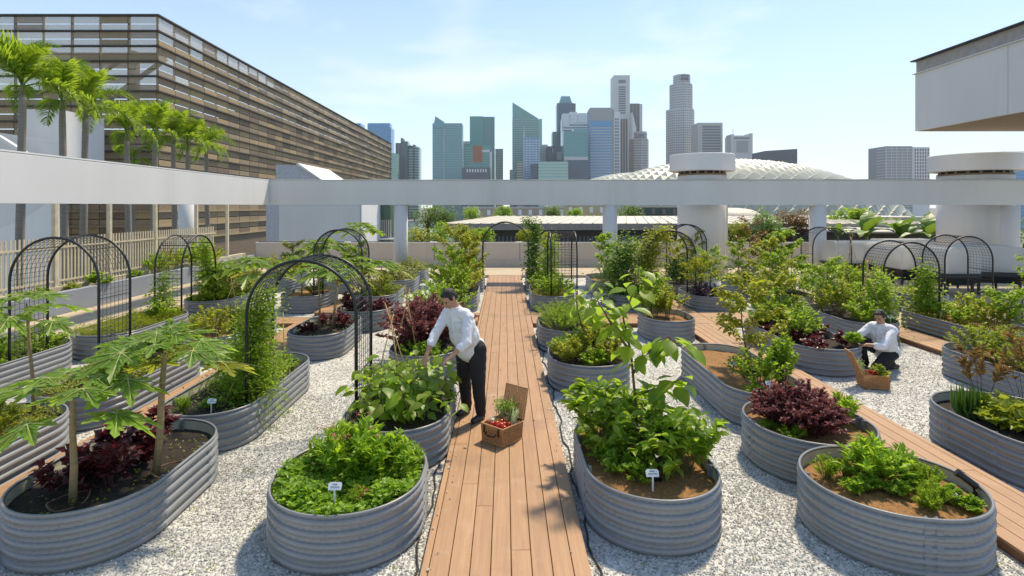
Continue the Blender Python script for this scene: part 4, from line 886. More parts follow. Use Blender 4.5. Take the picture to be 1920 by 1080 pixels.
# ---- large-leaf plants whose leaves are parts of their own
def leafobj(me, root, P, D, U, s, name='leaf'):
    D = Vector(D).normalized(); X = D.cross(Vector(U)).normalized(); Z = X.cross(D)
    m = Matrix(((X.x*s, D.x*s, Z.x*s, P[0]), (X.y*s, D.y*s, Z.y*s, P[1]), (X.z*s, D.z*s, Z.z*s, P[2]), (0, 0, 0, 1)))
    o = bpy.data.objects.new(name, me); C.objects.link(o); o.parent = root; o.matrix_local = m; last_[0] = o; return o
M['vein'] = pm('pale_leaf_vein', (0.36, 0.40, 0.13), rough=0.6)
def broadleaf(mat, w=0.72, name='leaf'):
    V = T11*np.array([w, 1, 0.9]); k = MB(); k.v = [tuple(p) for p in V]; k.f = [tuple(f) for f in F11]
    me = k.me(name, M[mat], True); return me
def papaya_leaf(seed):
    rg = random.Random(seed); pts = []; lob = [(-130, .52), (-92, .74), (-48, .92), (0, 1.0), (48, .92), (92, .74), (130, .52)]; out_ = []
    prof = [(.27, .04), (.42, .11), (.53, .24), (.57, .085), (.70, .19), (.755, .06), (.86, .10), (1.0, 0)]
    for a, l in lob:
        a = R(a+rg.uniform(-4, 4)); l *= rg.uniform(.92, 1.06); ca, sa = math.sin(a), math.cos(a)
        seq = [(u, -v) for u, v in prof]+[(u, v) for u, v in prof[:-1][::-1]]
        for u, v in seq: out_.append((u*l*ca+v*l*sa*0.9, u*l*sa-v*l*ca*0.9, a))
    # reorder each lobe so that the outline runs clockwise from left to right
    V = [(0, 0, 0.02)]; F = []
    def zz(x, y): r2 = x*x+y*y; return 0.04-0.26*r2+0.05*math.sin(9*math.atan2(x, y))*r2
    for x, y, a in out_: V.append((x, y, zz(x, y)))
    n = len(out_)
    for i in range(n-1): F.append((0, 1+i, 2+i))
    k = MB(); k.v = V; k.f = F; nv = len(F)
    for a, l in lob:
        a = R(a); ux, uy = math.sin(a), math.cos(a); q = [(0, 0), (.35, 0), (.7, 0), (.95, 0)]
        for i in range(3):
            A, B = q[i][0]*l, q[i+1][0]*l; w0, w1 = .014*(1-q[i][0]), .014*(1-q[i+1][0])
            c = []
            for t_, w in ((A, -w0), (A, w0), (B, w1), (B, -w1)): x, y = t_*ux+w*uy, t_*uy-w*ux; c.append((x, y, zz(x, y)+0.008))
            k.add(c, [(0, 1, 2, 3)])
    me = k.me('leaf', M['l_papaya']); me.materials.append(M['vein'])
    for i, p in enumerate(me.polygons): p.material_index = 0 if i < nv else 1
    return me
PAP = [papaya_leaf(i) for i in range(4)]
PAPY = []
for me in PAP[:2]:
    m2 = me.copy(); m2.materials[0] = M['l_rust']; PAPY.append(m2)
petm = MB().tube([(0, 0, 0), (0, 0.5, 0.05), (0, 1, 0)], [0.014, 0.011, 0.009], 5).me('petiole', M['greenstem'])
def papaya(label, base, top, n=12, size=0.42, pet=0.42, yellow=0, tr=0.028, seed=1, group='young papaya trees', dead=0):
    rg = random.Random(seed); t = thing('papaya_tree', label, 'papaya tree', base, 0, group); T_ = Vector(top)-Vector(base)
    k = MB(); k.tube([(0, 0, -0.03), T_*0.35+Vector((0.012, 0, 0)), T_*0.7+Vector((-0.008, 0.01, 0)), T_, T_+Vector((0, 0, 0.06))], [tr*1.15, tr, tr*0.85, tr*0.7, tr*0.3], 9); k.build('trunk', M['papstem'], t, True)
    for i in range(n):
        a = 2.399*i+rg.uniform(-.25, .25); f = i/n; el = R(2+74*f**1.2+rg.uniform(-9, 9)); L_ = pet*(1.0-0.45*f)*rg.uniform(.85, 1.1)
        d_ = Vector((math.cos(a)*math.cos(el), math.sin(a)*math.cos(el), math.sin(el))); P0 = T_-Vector((0, 0, 0.10*(1-f)))
        P1 = P0+d_*L_
        dd = Vector((math.cos(a), math.sin(a), -0.22+0.35*f+rg.uniform(-.2, .12))); s = size*(1.0-0.42*f)*rg.uniform(.85, 1.12)
        leafobj((PAPY if i < yellow else PAP)[rg.randrange(2 if i < yellow else 4)], t, P1, dd, (rg.uniform(-.25, .25), rg.uniform(-.25, .25), 1), s); lo = t.children[-1] if False else last_[0]; po = leafobj(petm, t, P0, d_, (0, 0, 1), L_, 'petiole'); mm_ = po.matrix_local.copy(); po.parent = lo; po.matrix_local = lo.matrix_local.inverted() @ mm_
    return t
def bigleafplant(label, base, stems, leafme, ll, seed, name='leafy_plant', cat='plant', per=9, t0=0.15, stemmat='greenstem', sr=0.008, droop=0.35, group=None, up=0.15):
    """stems given as point lists relative to base; every leaf is an object"""
    rg = random.Random(seed); t = thing(name, label, cat, base, 0, group); k = MB()
    for st in stems: k.tube([Vector(p) for p in st], [sr*(1-0.6*i/(len(st)-1)) for i in range(len(st))], 5)
    k.build('stem', M[stemmat], t, True)
    for st in stems:
        st = [Vector(p) for p in st]
        for i in range(per):
            f = t0+(1-t0)*(i+rg.random()*0.6)/per; f = min(f, .999); q = f*(len(st)-1); j = int(q); P = st[j].lerp(st[j+1], q-j)
            a = 2.4*i+rg.uniform(-.6, .6); D_ = Vector((math.cos(a), math.sin(a), up+rg.uniform(-.25, .3)-droop*rg.random()))
            off = D_*ll*0.35; leafobj(leafme, t, P+off, D_+Vector((0, 0, -droop)), (rg.uniform(-.4, .4), rg.uniform(-.4, .4), 1), ll*rg.uniform(.65, 1.15))
    return t
def rstems(seed, n, h, r, b=0.08, segs=5):
    rg = random.Random(seed); o = []
    for i in range(n):
        a = 6.283*i/n+rg.uniform(-.4, .4); rr = r*rg.uniform(.45, 1); hh = h*rg.uniform(.7, 1.05)
        o.append([(math.cos(a)*(b+(rr-b)*(s/segs)**1.4), math.sin(a)*(b+(rr-b)*(s/segs)**1.4), hh*(s/segs)**0.85-0.02) for s in range(segs+1)])
    return o
# ---- bed 1: papayas, dark red leaves
z1 = beds['B1']['z']
papaya('nearer papaya in the bottom left bed, leaves low over the left edge', (-3.52, 4.56, z1), (-3.55, 4.60, 1.04), 10, 0.42, 0.42, seed=3)
papaya('taller papaya in the bottom left bed, leafy crown over dark red leaves', (-3.13, 5.02, z1), (-3.10, 5.1, 1.26), 17, 0.38, 0.47, seed=5, tr=0.031, yellow=2)
for i, (dx, dy) in enumerate(((-.28, -.30), (-.05, -.12), (-.22, .12), (.08, .2), (-.12, .42), (.12, -.32))):
    plant('redleaf', ['dark red leafy plant nearest the front papaya trunk', 'dark red leafy plant in the middle of the bottom left bed', 'dark red leafy plant near the deck side of the bottom left bed', 'dark red leafy plant beside the taller papaya trunk', 'tallest dark red leafy plant at the back of the bottom left bed', 'dark red leafy plant at the front rim side of the bottom left bed'][i], bl('B1', dx, dy), s=0.95+0.1*(i == 4)*4, group='dark red leaf plants in the bottom left bed')
carpet('B1', 'l_lime', 'scattered yellow-green seedlings on the dark soil of the papaya bed', 130, 0.035, 0.02, 0.06)
def hose(x, y, z, r, label):
    t = MB(); t.tube([(r*math.cos(a*0.3), r*math.sin(a*0.3)*1.2, 0.012+0.03*max(0, math.sin(a*0.3*2))) for a in range(20)], 0.006, 5)
    tag(t.build('drip_hose', pm('brown_hose', (0.22, 0.12, 0.08), rough=0.5), None, True, (x, y, z)), label, 'hose')
hose(-3.52, 4.52, z1+0.012, 0.13, 'brown drip hose ring round the nearer papaya trunk'); hose(-3.05, 5.06, z1+0.012, 0.12, 'brown drip hose ring round the taller papaya trunk')
# ---- bed 2: climber on the arch and herbs
for i, (dx, dy, s) in enumerate(((-.3, -.95, .8), (-.05, -.8, .6), (.28, .7, 1), (.1, 1.0, 1), (-.2, .35, .9))):
    plant(['rosemary', 'herb', 'herb', 'herb', 'shrub'][i], ['small dense tuft beside the white label near the front of the long bed', 'small herb just right of the label in the long bed', 'low green herb at the right rim of the long bed by the arch', 'low herb at the far end of the long bed by the arch', 'small shrub in the long bed behind the arch feet'][i], bl('B2', dx, dy), s)
carpet('B2', 'l_green', 'low green weeds over the soil of the long arch bed', 500, 0.035, 0.02, 0.09)
def climber(label, pts, mat, n, spread, ll=0.05, lw=0.03, seed=1, name='climbing_vine', stems=5, T=T5, F=F5, stemmat='greenstem'):
    """vine following a path of world points: wavy stems with leaves all round"""
    rg = rng_(seed); t = thing(name, label, 'vine', pts[0]); B0 = np.array(pts[0]); P = np.array(pts, float)-B0; k = MB()
    seg = np.linalg.norm(np.diff(P, axis=0), axis=1); cum = np.concatenate([[0], np.cumsum(seg)])/seg.sum()
    def at(f): return np.stack([np.interp(f, cum, P[:, j]) for j in range(3)], -1)
    for s in range(stems):
        f = np.linspace(0, 1 if s < 2 else rg.uniform(.5, 1), 14); q = at(f)+np.stack([np.sin(f*17+s*2)*spread*.5, np.cos(f*13+s)*spread*.5, f*0], -1); k.tube([tuple(x) for x in q], 0.004, 4)
    k.build('stems', M[stemmat], t, True)
    f = rg.beta(1.0, 1.35, n); q = at(f)+rg.normal(0, 1, (n, 3))*spread*(1-.45*f[:, None]); a = rg.uniform(0, 6.28, n)
    V, F_ = leafcloud(q, np.stack([np.cos(a), np.sin(a), rg.normal(-.1, .4, n)], 1), nrmz(rg.normal(0, .5, (n, 3))+[0, 0, 1]), ll*rg.uniform(.6, 1.2, n), lw*rg.uniform(.6, 1.2, n), T, F)
    obj('foliage', npmesh('foliage', V, F_, M[mat]), t); return t
climber('dense fine-leaved climber on the left foot of the nearest wire arch', [(-3.12, 6.95, .2), (-3.15, 7.0, .8), (-3.1, 7.05, 1.35), (-3.0, 7.1, 1.6)], 'l_green', 6500, 0.17, .06, .028, 4, stems=9)
climber('sprawling fine-leaved vine spilling to the left of the nearest arch', [(-3.35, 7.3, .25), (-3.45, 7.4, .55), (-3.55, 7.5, .75)], 'l_green', 3600, 0.23, .06, .028, 6)
# ---- bed 3: mint carpet, bush with red flowers
carpet('B3', 'l_mint', 'bright green mint carpet filling the round bed at bottom centre', 5200, 0.052, 0.044, 0.15)
plant('tallherb', 'tall leafy herb with red flower heads rising from the mint', bl('B3', 0.02, 0.10), 1.5, flowers=('flower_red', 8, 0.022, 0.93), n=1.5)
plant('tallherb', 'leafy herb right of the red-flowered herb in the mint bed', bl('B3', 0.28, 0.12), 1.15)
plant('tallherb', 'leafy herb left behind the red-flowered herb in the mint bed', bl('B3', -0.2, 0.3), 1.15, flowers=('flower_red', 4, 0.02, 0.95))
plant('rosemary', 'small needle-leaved plant with red blooms by the white label', bl('B3', 0.16, -0.42), 0.75, flowers=('flower_red', 3, 0.02, 0.8))
plant('rosemary', 'needle-leaved tuft at the right rim of the mint bed', bl('B3', 0.42, -0.05), 0.8)
# ---- bed 4: beans, each leaf its own part
BEAN = broadleaf('l_green', 0.78); z4 = beds['B4']['z']
bn = ['front left', 'front right', 'left', 'middle', 'right', 'back left', 'back right']
for i, (dx, dy) in enumerate(((-.2, -.5), (.22, -.42), (-.28, .0), (.06, .08), (.34, .12), (-.2, .48), (.2, .55))):
    bigleafplant('big-leaved bean plant at the %s of the bean bed' % bn[i], bl('B4', dx, dy), rstems(40+i, 7, 0.58, 0.36), BEAN, 0.16, 60+i, 'bean_plant', 'bean plant', 8, 0.25, group='bean plants beside the standing person')
bigleafplant('bean shoot trailing over the right rim of the bean bed', bl('B4', 0.42, -0.35), [[(0, 0, 0), (.1, -.1, .22), (.25, -.2, .28), (.36, -.3, .18)]], BEAN, 0.12, 80, 'bean_plant', 'bean plant', 8, .2)
# ---- bed 5, 11b, 11, 12: plum shrub, bushes on the left of the boardwalk
for i, (dx, dy, s) in enumerate(((-.12, -.1, 1.3), (.14, .35, 1.2), (-.22, .55, 1.1))):
    plant('plum', ['large plum-coloured shrub left of the standing person', 'plum-coloured shrub hidden right behind the standing person', 'plum-coloured shrub at the back of the bed behind the standing person'][i], bl('B5', dx, dy), s)
plant('herb', 'low bright herb under the plum shrub', bl('B5', -.12, -.72), 1.3); plant('herb', 'low bright herb at the right front of the plum shrub bed', bl('B5', .22, -.7), 1.3)
for i, (dx, dy) in enumerate(((-.25, -.4), (.15, 0), (-.1, .45))): plant('shrub', 'leafy green shrub %s behind the standing person' % ['at the front of the bed', 'in the middle of the bed', 'at the back of the bed'][i], bl('B11b', dx, dy), 1.35)
for i, (dx, dy, s) in enumerate(((-.2, -.9, 1.5), (.2, -.5, 1.4), (-.15, .1, 1.5), (.15, .7, 1.4))):
    plant(['shrub', 'yellowshrub'][i % 2], 'tall leafy shrub, %s in the row left of the boardwalk beyond the cross deck' % ['first', 'second', 'third', 'fourth'][i], bl('B11', dx, dy), s)
def sapling(label, base, h, r, mat, seed, n=420, ll=.085, lw=.05, lean=(0, 0), tr=0.018, name='sapling', nb=9, T=T5, F=F5, t0=.4):
    n = int(n*1.5); r = r*1.12; rg = rng_(seed); t = thing(name, label, 'sapling', base); k = MB(); tip = Vector((lean[0], lean[1], h)); pts = [tip*f+Vector((0.03*math.sin(6*f+seed), 0.03*math.cos(5*f), 0)) for f in (0, .25, .5, .75, 1)]
    k.tube(pts, [tr, tr*.85, tr*.65, tr*.45, tr*.2], 6); P = []; 
    for b in range(nb):
        f = t0+(1-t0)*b/nb; o = np.array(pts[0].lerp(pts[-1], f)); a = 2.4*b+rg.uniform(-.4, .4); L_ = r*(1.15-.6*f)*rg.uniform(.7, 1.15); e = o+np.array([math.cos(a)*L_, math.sin(a)*L_, L_*rg.uniform(.25, .8)])
        k.tube([tuple(o), tuple((o+e)/2+[0, 0, .05*L_]), tuple(e)], [tr*.4, tr*.3, tr*.12], 4); m_ = n//nb; s = rg.uniform(.25, 1.05, m_)[:, None]; P.append(o+(e-o)*s+rg.normal(0, .035, (m_, 3)))
    k.build('trunk', M['trunk'], t, True); P = np.concatenate(P); m_ = len(P); a = rg.uniform(0, 6.28, m_)
    V, F_ = leafcloud(P, np.stack([np.cos(a), np.sin(a), rg.normal(-.25, .35, m_)], 1), nrmz(rg.normal(0, .4, (m_, 3))+[0, 0, 1]), ll*rg.uniform(.6, 1.15, m_), lw*rg.uniform(.6, 1.15, m_), T, F)
    obj('foliage', npmesh('foliage', V, F_, M[mat]), t); return t
sapling('tall yellowish sapling left of the boardwalk, in front of the parapet', bl('B11', -.15, .3), 1.75, .6, 'l_rust', 21, 900, .1, .055, (.05, 0))
sapling('second yellowish sapling nearer the boardwalk, in front of the parapet', bl('B11', .25, .9), 1.55, .5, 'l_rust', 22, 700, .1, .055)
for i, dy in enumerate((-.6, .1, .6)): plant('shrub', 'green shrub in the far bed at the left end of the boardwalk, %s' % ['front', 'middle', 'back'][i], bl('B12', 0, dy), 1.3)
# ---- bed 6: chilli, tall broad-leaved sapling, herbs
for i, (dx, dy, s) in enumerate(((-.33, .5, 1.15), (-.25, .1, .95), (.02, .62, 1.0))):
    plant('chilli', ['chilli bush at the left back of the orange-mulched front bed', 'chilli bush at the left rim of the orange-mulched front bed', 'chilli bush at the back of the orange-mulched front bed'][i], bl('B6', dx, dy), s)
MUL = broadleaf('l_green', 0.74); MULD = broadleaf('l_dark', 0.74)
bigleafplant('tall sapling with large heart-shaped leaves leaning over the right front bed', (1.34, 5.62, beds['B6']['z']), [[(0, 0, 0), (-.02, .05, .45), (-.05, .1, .9), (-.12, .15, 1.25), (-.02, .1, 1.55), (.02, .05, 1.78)], [(-.04, .08, .7), (.12, .0, .95), (.28, -.08, 1.12), (.42, -.1, 1.0)], [(-.05, .1, .9), (-.25, .1, 1.2), (-.4, .05, 1.45)], [(-.02, .05, .5), (.2, -.1, .62), (.38, -.2, .74)]], MUL, 0.20, 91, 'sapling', 'sapling', 24, .22, 'trunk', 0.017, 0.5)
bigleafplant('low branch of large dark leaves in the right front bed', (1.30, 5.45, beds['B6']['z']), rstems(93, 4, .5, .3), MULD, 0.15, 94, 'leafy_plant', 'plant', 7, .3, 'trunk', .008, .4)
for i, (dx, dy, s, sp) in enumerate(((.3, -.25, 1.25, 'chilli'), (.33, .1, 1.0, 'chilli'), (.12, -.2, .9, 'chilli'), (-.28, -.25, 1.1, 'herb'), (-.1, -.42, 1.0, 'herb'), (-.35, -.02, 1.1, 'herb'))):
    plant(sp, ['glossy pepper bush at the right rim of the right front bed', 'glossy pepper bush at the right back of the right front bed', 'dark leafy bush behind the spotlight in the right front bed', 'bright herb at the left rim of the right front bed', 'young green herb near the label of the right front bed', 'bright herb behind the left bracket of the right front bed'][i], bl('B6', dx, dy), s*.9)
# ---- bed 7, 8, 9, 10 right of the boardwalk
for i, (dx, dy, s) in enumerate(((-.3, -.35, 1), (.05, -.45, 1), (.35, -.3, 1), (-.35, .05, 1), (.1, .0, 1.1), (-.1, .4, 1.1), (.3, .3, 1.0))):
    plant('yellowshrub' if i % 2 == 0 else 'basil', 'bushy herb %s of the full bed behind the right front bed' % ['at the front left', 'at the front', 'at the front right', 'at the left', 'in the middle', 'at the back left', 'at the back right'][i], bl('B7', dx, dy), s*.85)
bigleafplant('young tree with large drooping lime leaves above the full herb bed', bl('B7', 0.0, 0.5), [[(0, 0, 0), (.05, 0, .5), (.15, 0, .95), (.3, 0, 1.2)], [(0, 0, .3), (-.1, .1, .8), (-.12, .1, 1.1)], [(.05, 0, .5), (.35, -.1, .7), (.55, -.2, .6)]], MUL, 0.20, 97, 'sapling', 'sapling', 15, .3, 'trunk', .012, .5)
for i, (dx, dy) in enumerate(((-.2, -.5), (.2, -.4), (-.05, .0), (-.25, .45), (.2, .4))): plant('fern', 'feathery bright carrot top, %s of its bed' % ['front left', 'front right', 'middle', 'back left', 'back right'][i], bl('B8', dx, dy), 1.25, group='carrot tops right of the boardwalk')
carpet('B9', 'l_lime', 'bright low greens in the bed under the side-on arch', 1500, .05, .035, .2)
for i, (dx, dy) in enumerate(((-.1, -.9), (.25, -.3), (-.2, .3))): plant('basil', 'green bush under the side-on wire arch, %s' % ['front', 'middle', 'back'][i], bl('B9', dx, dy), 1.3)
climber('tall leafy vine on a cane at the right far end of the boardwalk', [(.95, 18.2, .25), (.95, 18.2, 1.2), (1.0, 18.3, 2.0), (.6, 18.5, 2.25)], 'l_dark', 2400, .17, .1, .06, 31)
climber('second leafy vine beside the side-on wire arch', [(1.25, 16.6, .25), (1.3, 16.6, 1.1), (1.4, 16.6, 1.75)], 'l_green', 1800, .19, .09, .055, 32)
carpet('B10', 'l_green', 'low greens in the farthest bed right of the boardwalk', 900, .07, .04, .25)
# ---- right middle beds
plant('yellowshrub', 'single rounded bush in the bed left of the right side deck', bl('B24', .05, .0), 1.1); plant('shrub', 'second bush behind the rounded one, left of the right side deck', bl('B24', -.2, .3), 1.0)
for i, (dx, dy, s, sp) in enumerate(((0.0, -.72, .95, 'shrub'), (.28, -.95, .62, 'herb'), (.40, -.55, .0, ''), (-.2, -1.0, .7, 'herb'))):
    if sp: plant(sp, ['round bright bush in front of the spotlight in the long right bed', 'low green herb at the front rim of the long right bed', '', 'low green herb at the left front of the long right bed'][i], bl('B15', dx, dy), s*1.15)
plant('shrub', 'upright column-shaped shrub at the right rim of the long right bed', bl('B15', .36, -.62), 1.0, h=.72, r=.2, n=1.3)
sapling('thin sapling with open yellow-green leaves in the long right bed', bl('B15', .22, .15), 1.35, .52, 'l_rust', 33, 1100, .09, .055, (-.14, .0), .016, nb=13, t0=.22)
for i, (dx, dy, s) in enumerate(((-.2, .08, 0.82), (.06, .08, .82), (-.05, -.18, .75))): plant('plum', ['big plum-red bush, left mound', 'big plum-red bush, right mound', 'big plum-red bush, front mound'][i]+' in the round right bed', bl('B14', dx, dy), s, group='plum bushes in the round right bed')
plant('tallherb', 'green bush right of the plum-red bush', bl('B14', .42, .08), 1.05); plant('herb', 'small green herb in front of the plum-red bush', bl('B14', -.3, -.3), .85); plant('herb', 'small yellow-green herb left of the plum-red bush', bl('B14', -.45, -.05), .6)
hb = [(-.42, .2, .95, 'rosemary'), (-.22, .22, .8, 'rosemary'), (-.05, .15, 1.15, 'tallherb'), (.12, .25, 1.0, 'tallherb'), (.3, .2, .9, 'herb'), (.38, .05, .9, 'rosemary'), (-.2, .0, .8, 'herb'), (.0, -.1, .7, 'herb'), (.2, -.25, .95, 'rosemary'), (.36, -.2, .7, 'herb'), (.08, -.35, .75, 'rosemary'), (.42, -.32, .6, 'herb'), (.22, .02, .7, 'herb'), (-.32, -.05, .7, 'herb')]
for i, (dx, dy, s, sp) in enumerate(hb):
    plant(sp, ['tufted herb at the left end', 'second tufted herb from the left', 'tallest leafy herb in the middle', 'tall leafy herb right of the tallest', 'leafy herb at the back right', 'tufted herb near the black spotlight', 'spreading low herb left of the middle', 'low herb in front of the tallest', 'tufted herb at the front', 'low herb beside the pink flower', 'smallest tuft at the front rim', 'small herb under the spotlight', 'low herb right of the middle', 'low herb at the left rim'][i]+' of the bottom right bed', bl('B13', dx, dy), s)
plant('seedling', 'single pink-purple flower in the bottom right bed', bl('B13', .34, -.28), 1.0, flowers=('flower_white', 1, .025, 1.0))
# ---- bed 19, 20 at right edge
for i in range(1):
    rg = rng_(77); n = 110; a = rg.uniform(0, 6.28, n); q = rg.uniform(0, .1, n); P = np.stack([np.cos(a)*q, np.sin(a)*q, np.zeros(n)], 1); a2 = rg.uniform(0, 6.28, n)
    V, F = leafcloud(P, np.stack([np.cos(a2)*.35, np.sin(a2)*.35, np.ones(n)], 1), np.stack([np.cos(a2), np.sin(a2), np.zeros(n)], 1), rg.uniform(.25, .42, n), np.full(n, .008)); t = thing('chives', 'grassy tuft of chives at the left end of the lettuce bed', 'herb', bl('B19', -.38, .35)); obj('blades', npmesh('blades', V, F, M['l_dark']), t)
for i, (dx, dy, s) in enumerate(((-.1, .3, 1.1), (-.2, .0, 1.2), (.05, -.1, 1.15), (.25, .2, 1.1), (.3, -.3, 1.2), (-.02, -.45, 1.1), (.42, -.05, 1.1))):
    plant('greenlettuce', 'yellow-green leafy vegetable in the right edge bed, %s' % ['at the back', 'left of the middle', 'in the middle', 'back right', 'front right', 'at the front', 'right rim'][i], bl('B19', dx, dy), s)
plant('croton', 'bronze-leaved tall stem plant at the right edge', bl('B19', .45, .5), 1.0); plant('croton', 'thin dark bronze plant between the two right edge beds', bl('B19', .1, .75), .75)
for i, (dx, dy) in enumerate(((-.3, -.3), (0, -.6), (-.2, .2), (.1, -.1), (-.1, .7), (.25, .4))): plant('limebasil', 'bushy bright basil in the farther right edge bed, %s' % ['left rim', 'front', 'middle left', 'middle', 'back', 'back right'][i], bl('B20', dx, dy), 1.35)
plant('purple', 'purple-brown bush in the farther right edge bed', bl('B20', .35, -.55), 1.7); plant('croton', 'red and bronze croton in the farther right edge bed', bl('B20', .42, -.15), 1.0)
# ---- bed 16, 17, 18, 21, 22, 23, 42
rg = random.Random(4)
for i in range(24):
    x, y = inside('B16', 1, rg_ if False else rng_(300+i), .12)[0]; plant('lettuce', 'low red lettuce in the bed the kneeling person picks from', bl('B16', x, y-0.0), 1.6, group='red lettuces in the kneeling person\'s bed')
for i, (dx, dy, s) in enumerate(((-.15, -.35, .95), (.1, .2, 1.0), (-.2, .7, 1.2), (.2, .95, 1.2))): plant('shrub', 'upright green shrub among the red lettuces, %s' % ['nearest', 'second', 'third', 'farthest'][i], bl('B16', dx, dy), s)
for i, (dx, dy) in enumerate(((-.15, -.7), (.2, -.3), (-.2, .1), (.15, .6))): plant(['basil', 'shrub', 'yellowshrub', 'shrub'][i], 'green bush behind the kneeling person, %s' % ['nearest', 'right', 'left', 'farthest'][i], bl('B17', dx, dy), 1.25)
climber('bean vine on the cane tripod behind the kneeling person', [(7.75, 11.5, .3), (7.8, 11.6, .8), (7.85, 11.7, 1.15)], 'l_green', 1500, .2, .08, .05, 41)
carpet('B18', 'l_lime', 'low yellow greens on orange mulch in the labelled right bed', 500, .05, .03, .15)
for i, (dx, dy) in enumerate(((.1, -.7), (.0, .5), (.3, .1), (-.1, -.2))): plant(['yellowshrub', 'basil', 'yellowshrub', 'basil'][i], 'bush in the labelled right bed, %s' % ['orange-tinged in front', 'under the arch', 'right side', 'left side'][i], bl('B18', dx, dy), 1.0)
climber('leafy vine climbing inside the right-hand wire arch', [(9.3, 12.4, .3), (9.3, 12.4, .8), (9.4, 12.5, 1.3)], 'l_green', 1500, .17, .09, .055, 42)
carpet('B21', 'l_lime', 'low lime greens in front of the black grow troughs', 1100, .06, .045, .16)
carpet('B22', 'l_green', 'mixed low greens in the bed left of the grow troughs', 1200, .06, .04, .3)
for i, (dx, dy) in enumerate(((-.1, -.8), (.1, -.1), (-.1, .6))): plant(['shrub', 'yellowshrub', 'shrub'][i], 'leafy bush left of the grow troughs, %s' % ['front', 'middle', 'back'][i], bl('B22', dx, dy), 1.4)
for i, (dx, dy) in enumerate(((-.2, -.4), (.25, -.3), (0, .3))): plant('shrub', 'white-flowered shrub right of the middle, %s' % ['left', 'right', 'behind'][i], bl('B23', dx, dy), 1.25, flowers=('flower_white', 5, .035, .8))
sapling('leafy yellowish sapling in the white-flowered bed', bl('B23', -.1, .5), 1.5, .55, 'l_rust', 51, 800, .11, .06); sapling('second leafy sapling right of the white-flowered bed', bl('B23', .35, .75), 1.7, .55, 'l_green', 52, 800, .11, .06)
for i, (dx, dy) in enumerate(((-.1, -.9), (.1, -.2), (.0, .5))): plant(['limebasil', 'basil', 'croton'][i], 'plant in the bed before the rightmost grow trough, %s' % ['front', 'middle', 'bronze'][i], bl('B42', dx, dy), 1.2)
sapling('thin bare-stemmed sapling at the right edge before the grow trough', bl('B42', -.2, .9), 1.45, .25, 'l_green', 53, 160, .07, .045, nb=7)
# ---- beds 25..28
for i, (dx, dy) in enumerate(((-.2, -.4), (.2, -.3), (.0, .2))): plant('purple', 'low purple-leaved plant under the vine arch, %s' % ['left', 'right', 'back'][i], bl('B25', dx, dy), 1.2)
sapling('small tree with long drooping yellow leaves in the purple-leaved bed', bl('B25', -.25, -.3), .95, .5, 'l_rust', 61, 500, .14, .035)
for i, (dx, dy) in enumerate(((-.1, -.3), (.15, .3))): plant('darkshrub', 'dark shrub behind the purple-leaved bed, %s' % ['front', 'back'][i], bl('B26', dx, dy), .9)
climber('tall dense dark green vine right of the middle', [(3.1, 14.9, .3), (3.05, 14.9, .9), (3.2, 15, 1.4), (3.4, 15, 1.65)], 'l_dark', 4200, .33, .095, .06, 62, stems=8)
climber('vine covering the left shoulder of the arch over the right side deck', [(3.85, 14.9, .3), (3.8, 14.95, 1.2), (4.0, 15, 1.75), (4.4, 15.1, 2.02)], 'l_rust', 3600, .23, .09, .055, 63, stems=7)
for i, (dx, dy) in enumerate(((-.2, -.7), (.2, -.6))): plant('herb', 'low green herb at the foot of the tall dark vine, %s' % ['left', 'right'][i], bl('B27b', dx, dy), 1.6)
sapling('young tree with bright pointed leaves in front of the right column', bl('B27', -.1, -.3), 1.5, .4, 'l_green', 64, 420, .14, .08); plant('yellowshrub', 'low yellowish bush in the far right-of-middle bed', bl('B27', .1, .3), 1.0)
for i, (dx, dy) in enumerate(((-.2, -.4), (.2, .2))): plant('whiteedge', 'white-edged leafy plant near the broad shaft, %s' % ['left', 'right'][i], bl('B28', dx, dy), 1.3)
for i, (dx, dy) in enumerate(((-.2, -.4), (.2, .2))): plant('whiteedge', 'pale leafy plant in the farthest right bed, %s' % ['left', 'right'][i], bl('B28b', dx, dy), 1.3)
sapling('bronze sapling rising before the brown terrace wall', bl('B28', .3, .4), 2.0, .6, 'l_croton', 65, 420, .11, .05, nb=10)
for i, (x, y, m_, h_) in enumerate(((8.3, 16.2, 'l_green', 1.5), (8.4, 18.6, 'l_rust', 1.5))):
    sapling('leafy sapling in front of the grow troughs, %s' % ['nearer one', 'farther one'][i], (x, y, 0.0), h_, .55, m_, 70+i, 700, .11, .06)
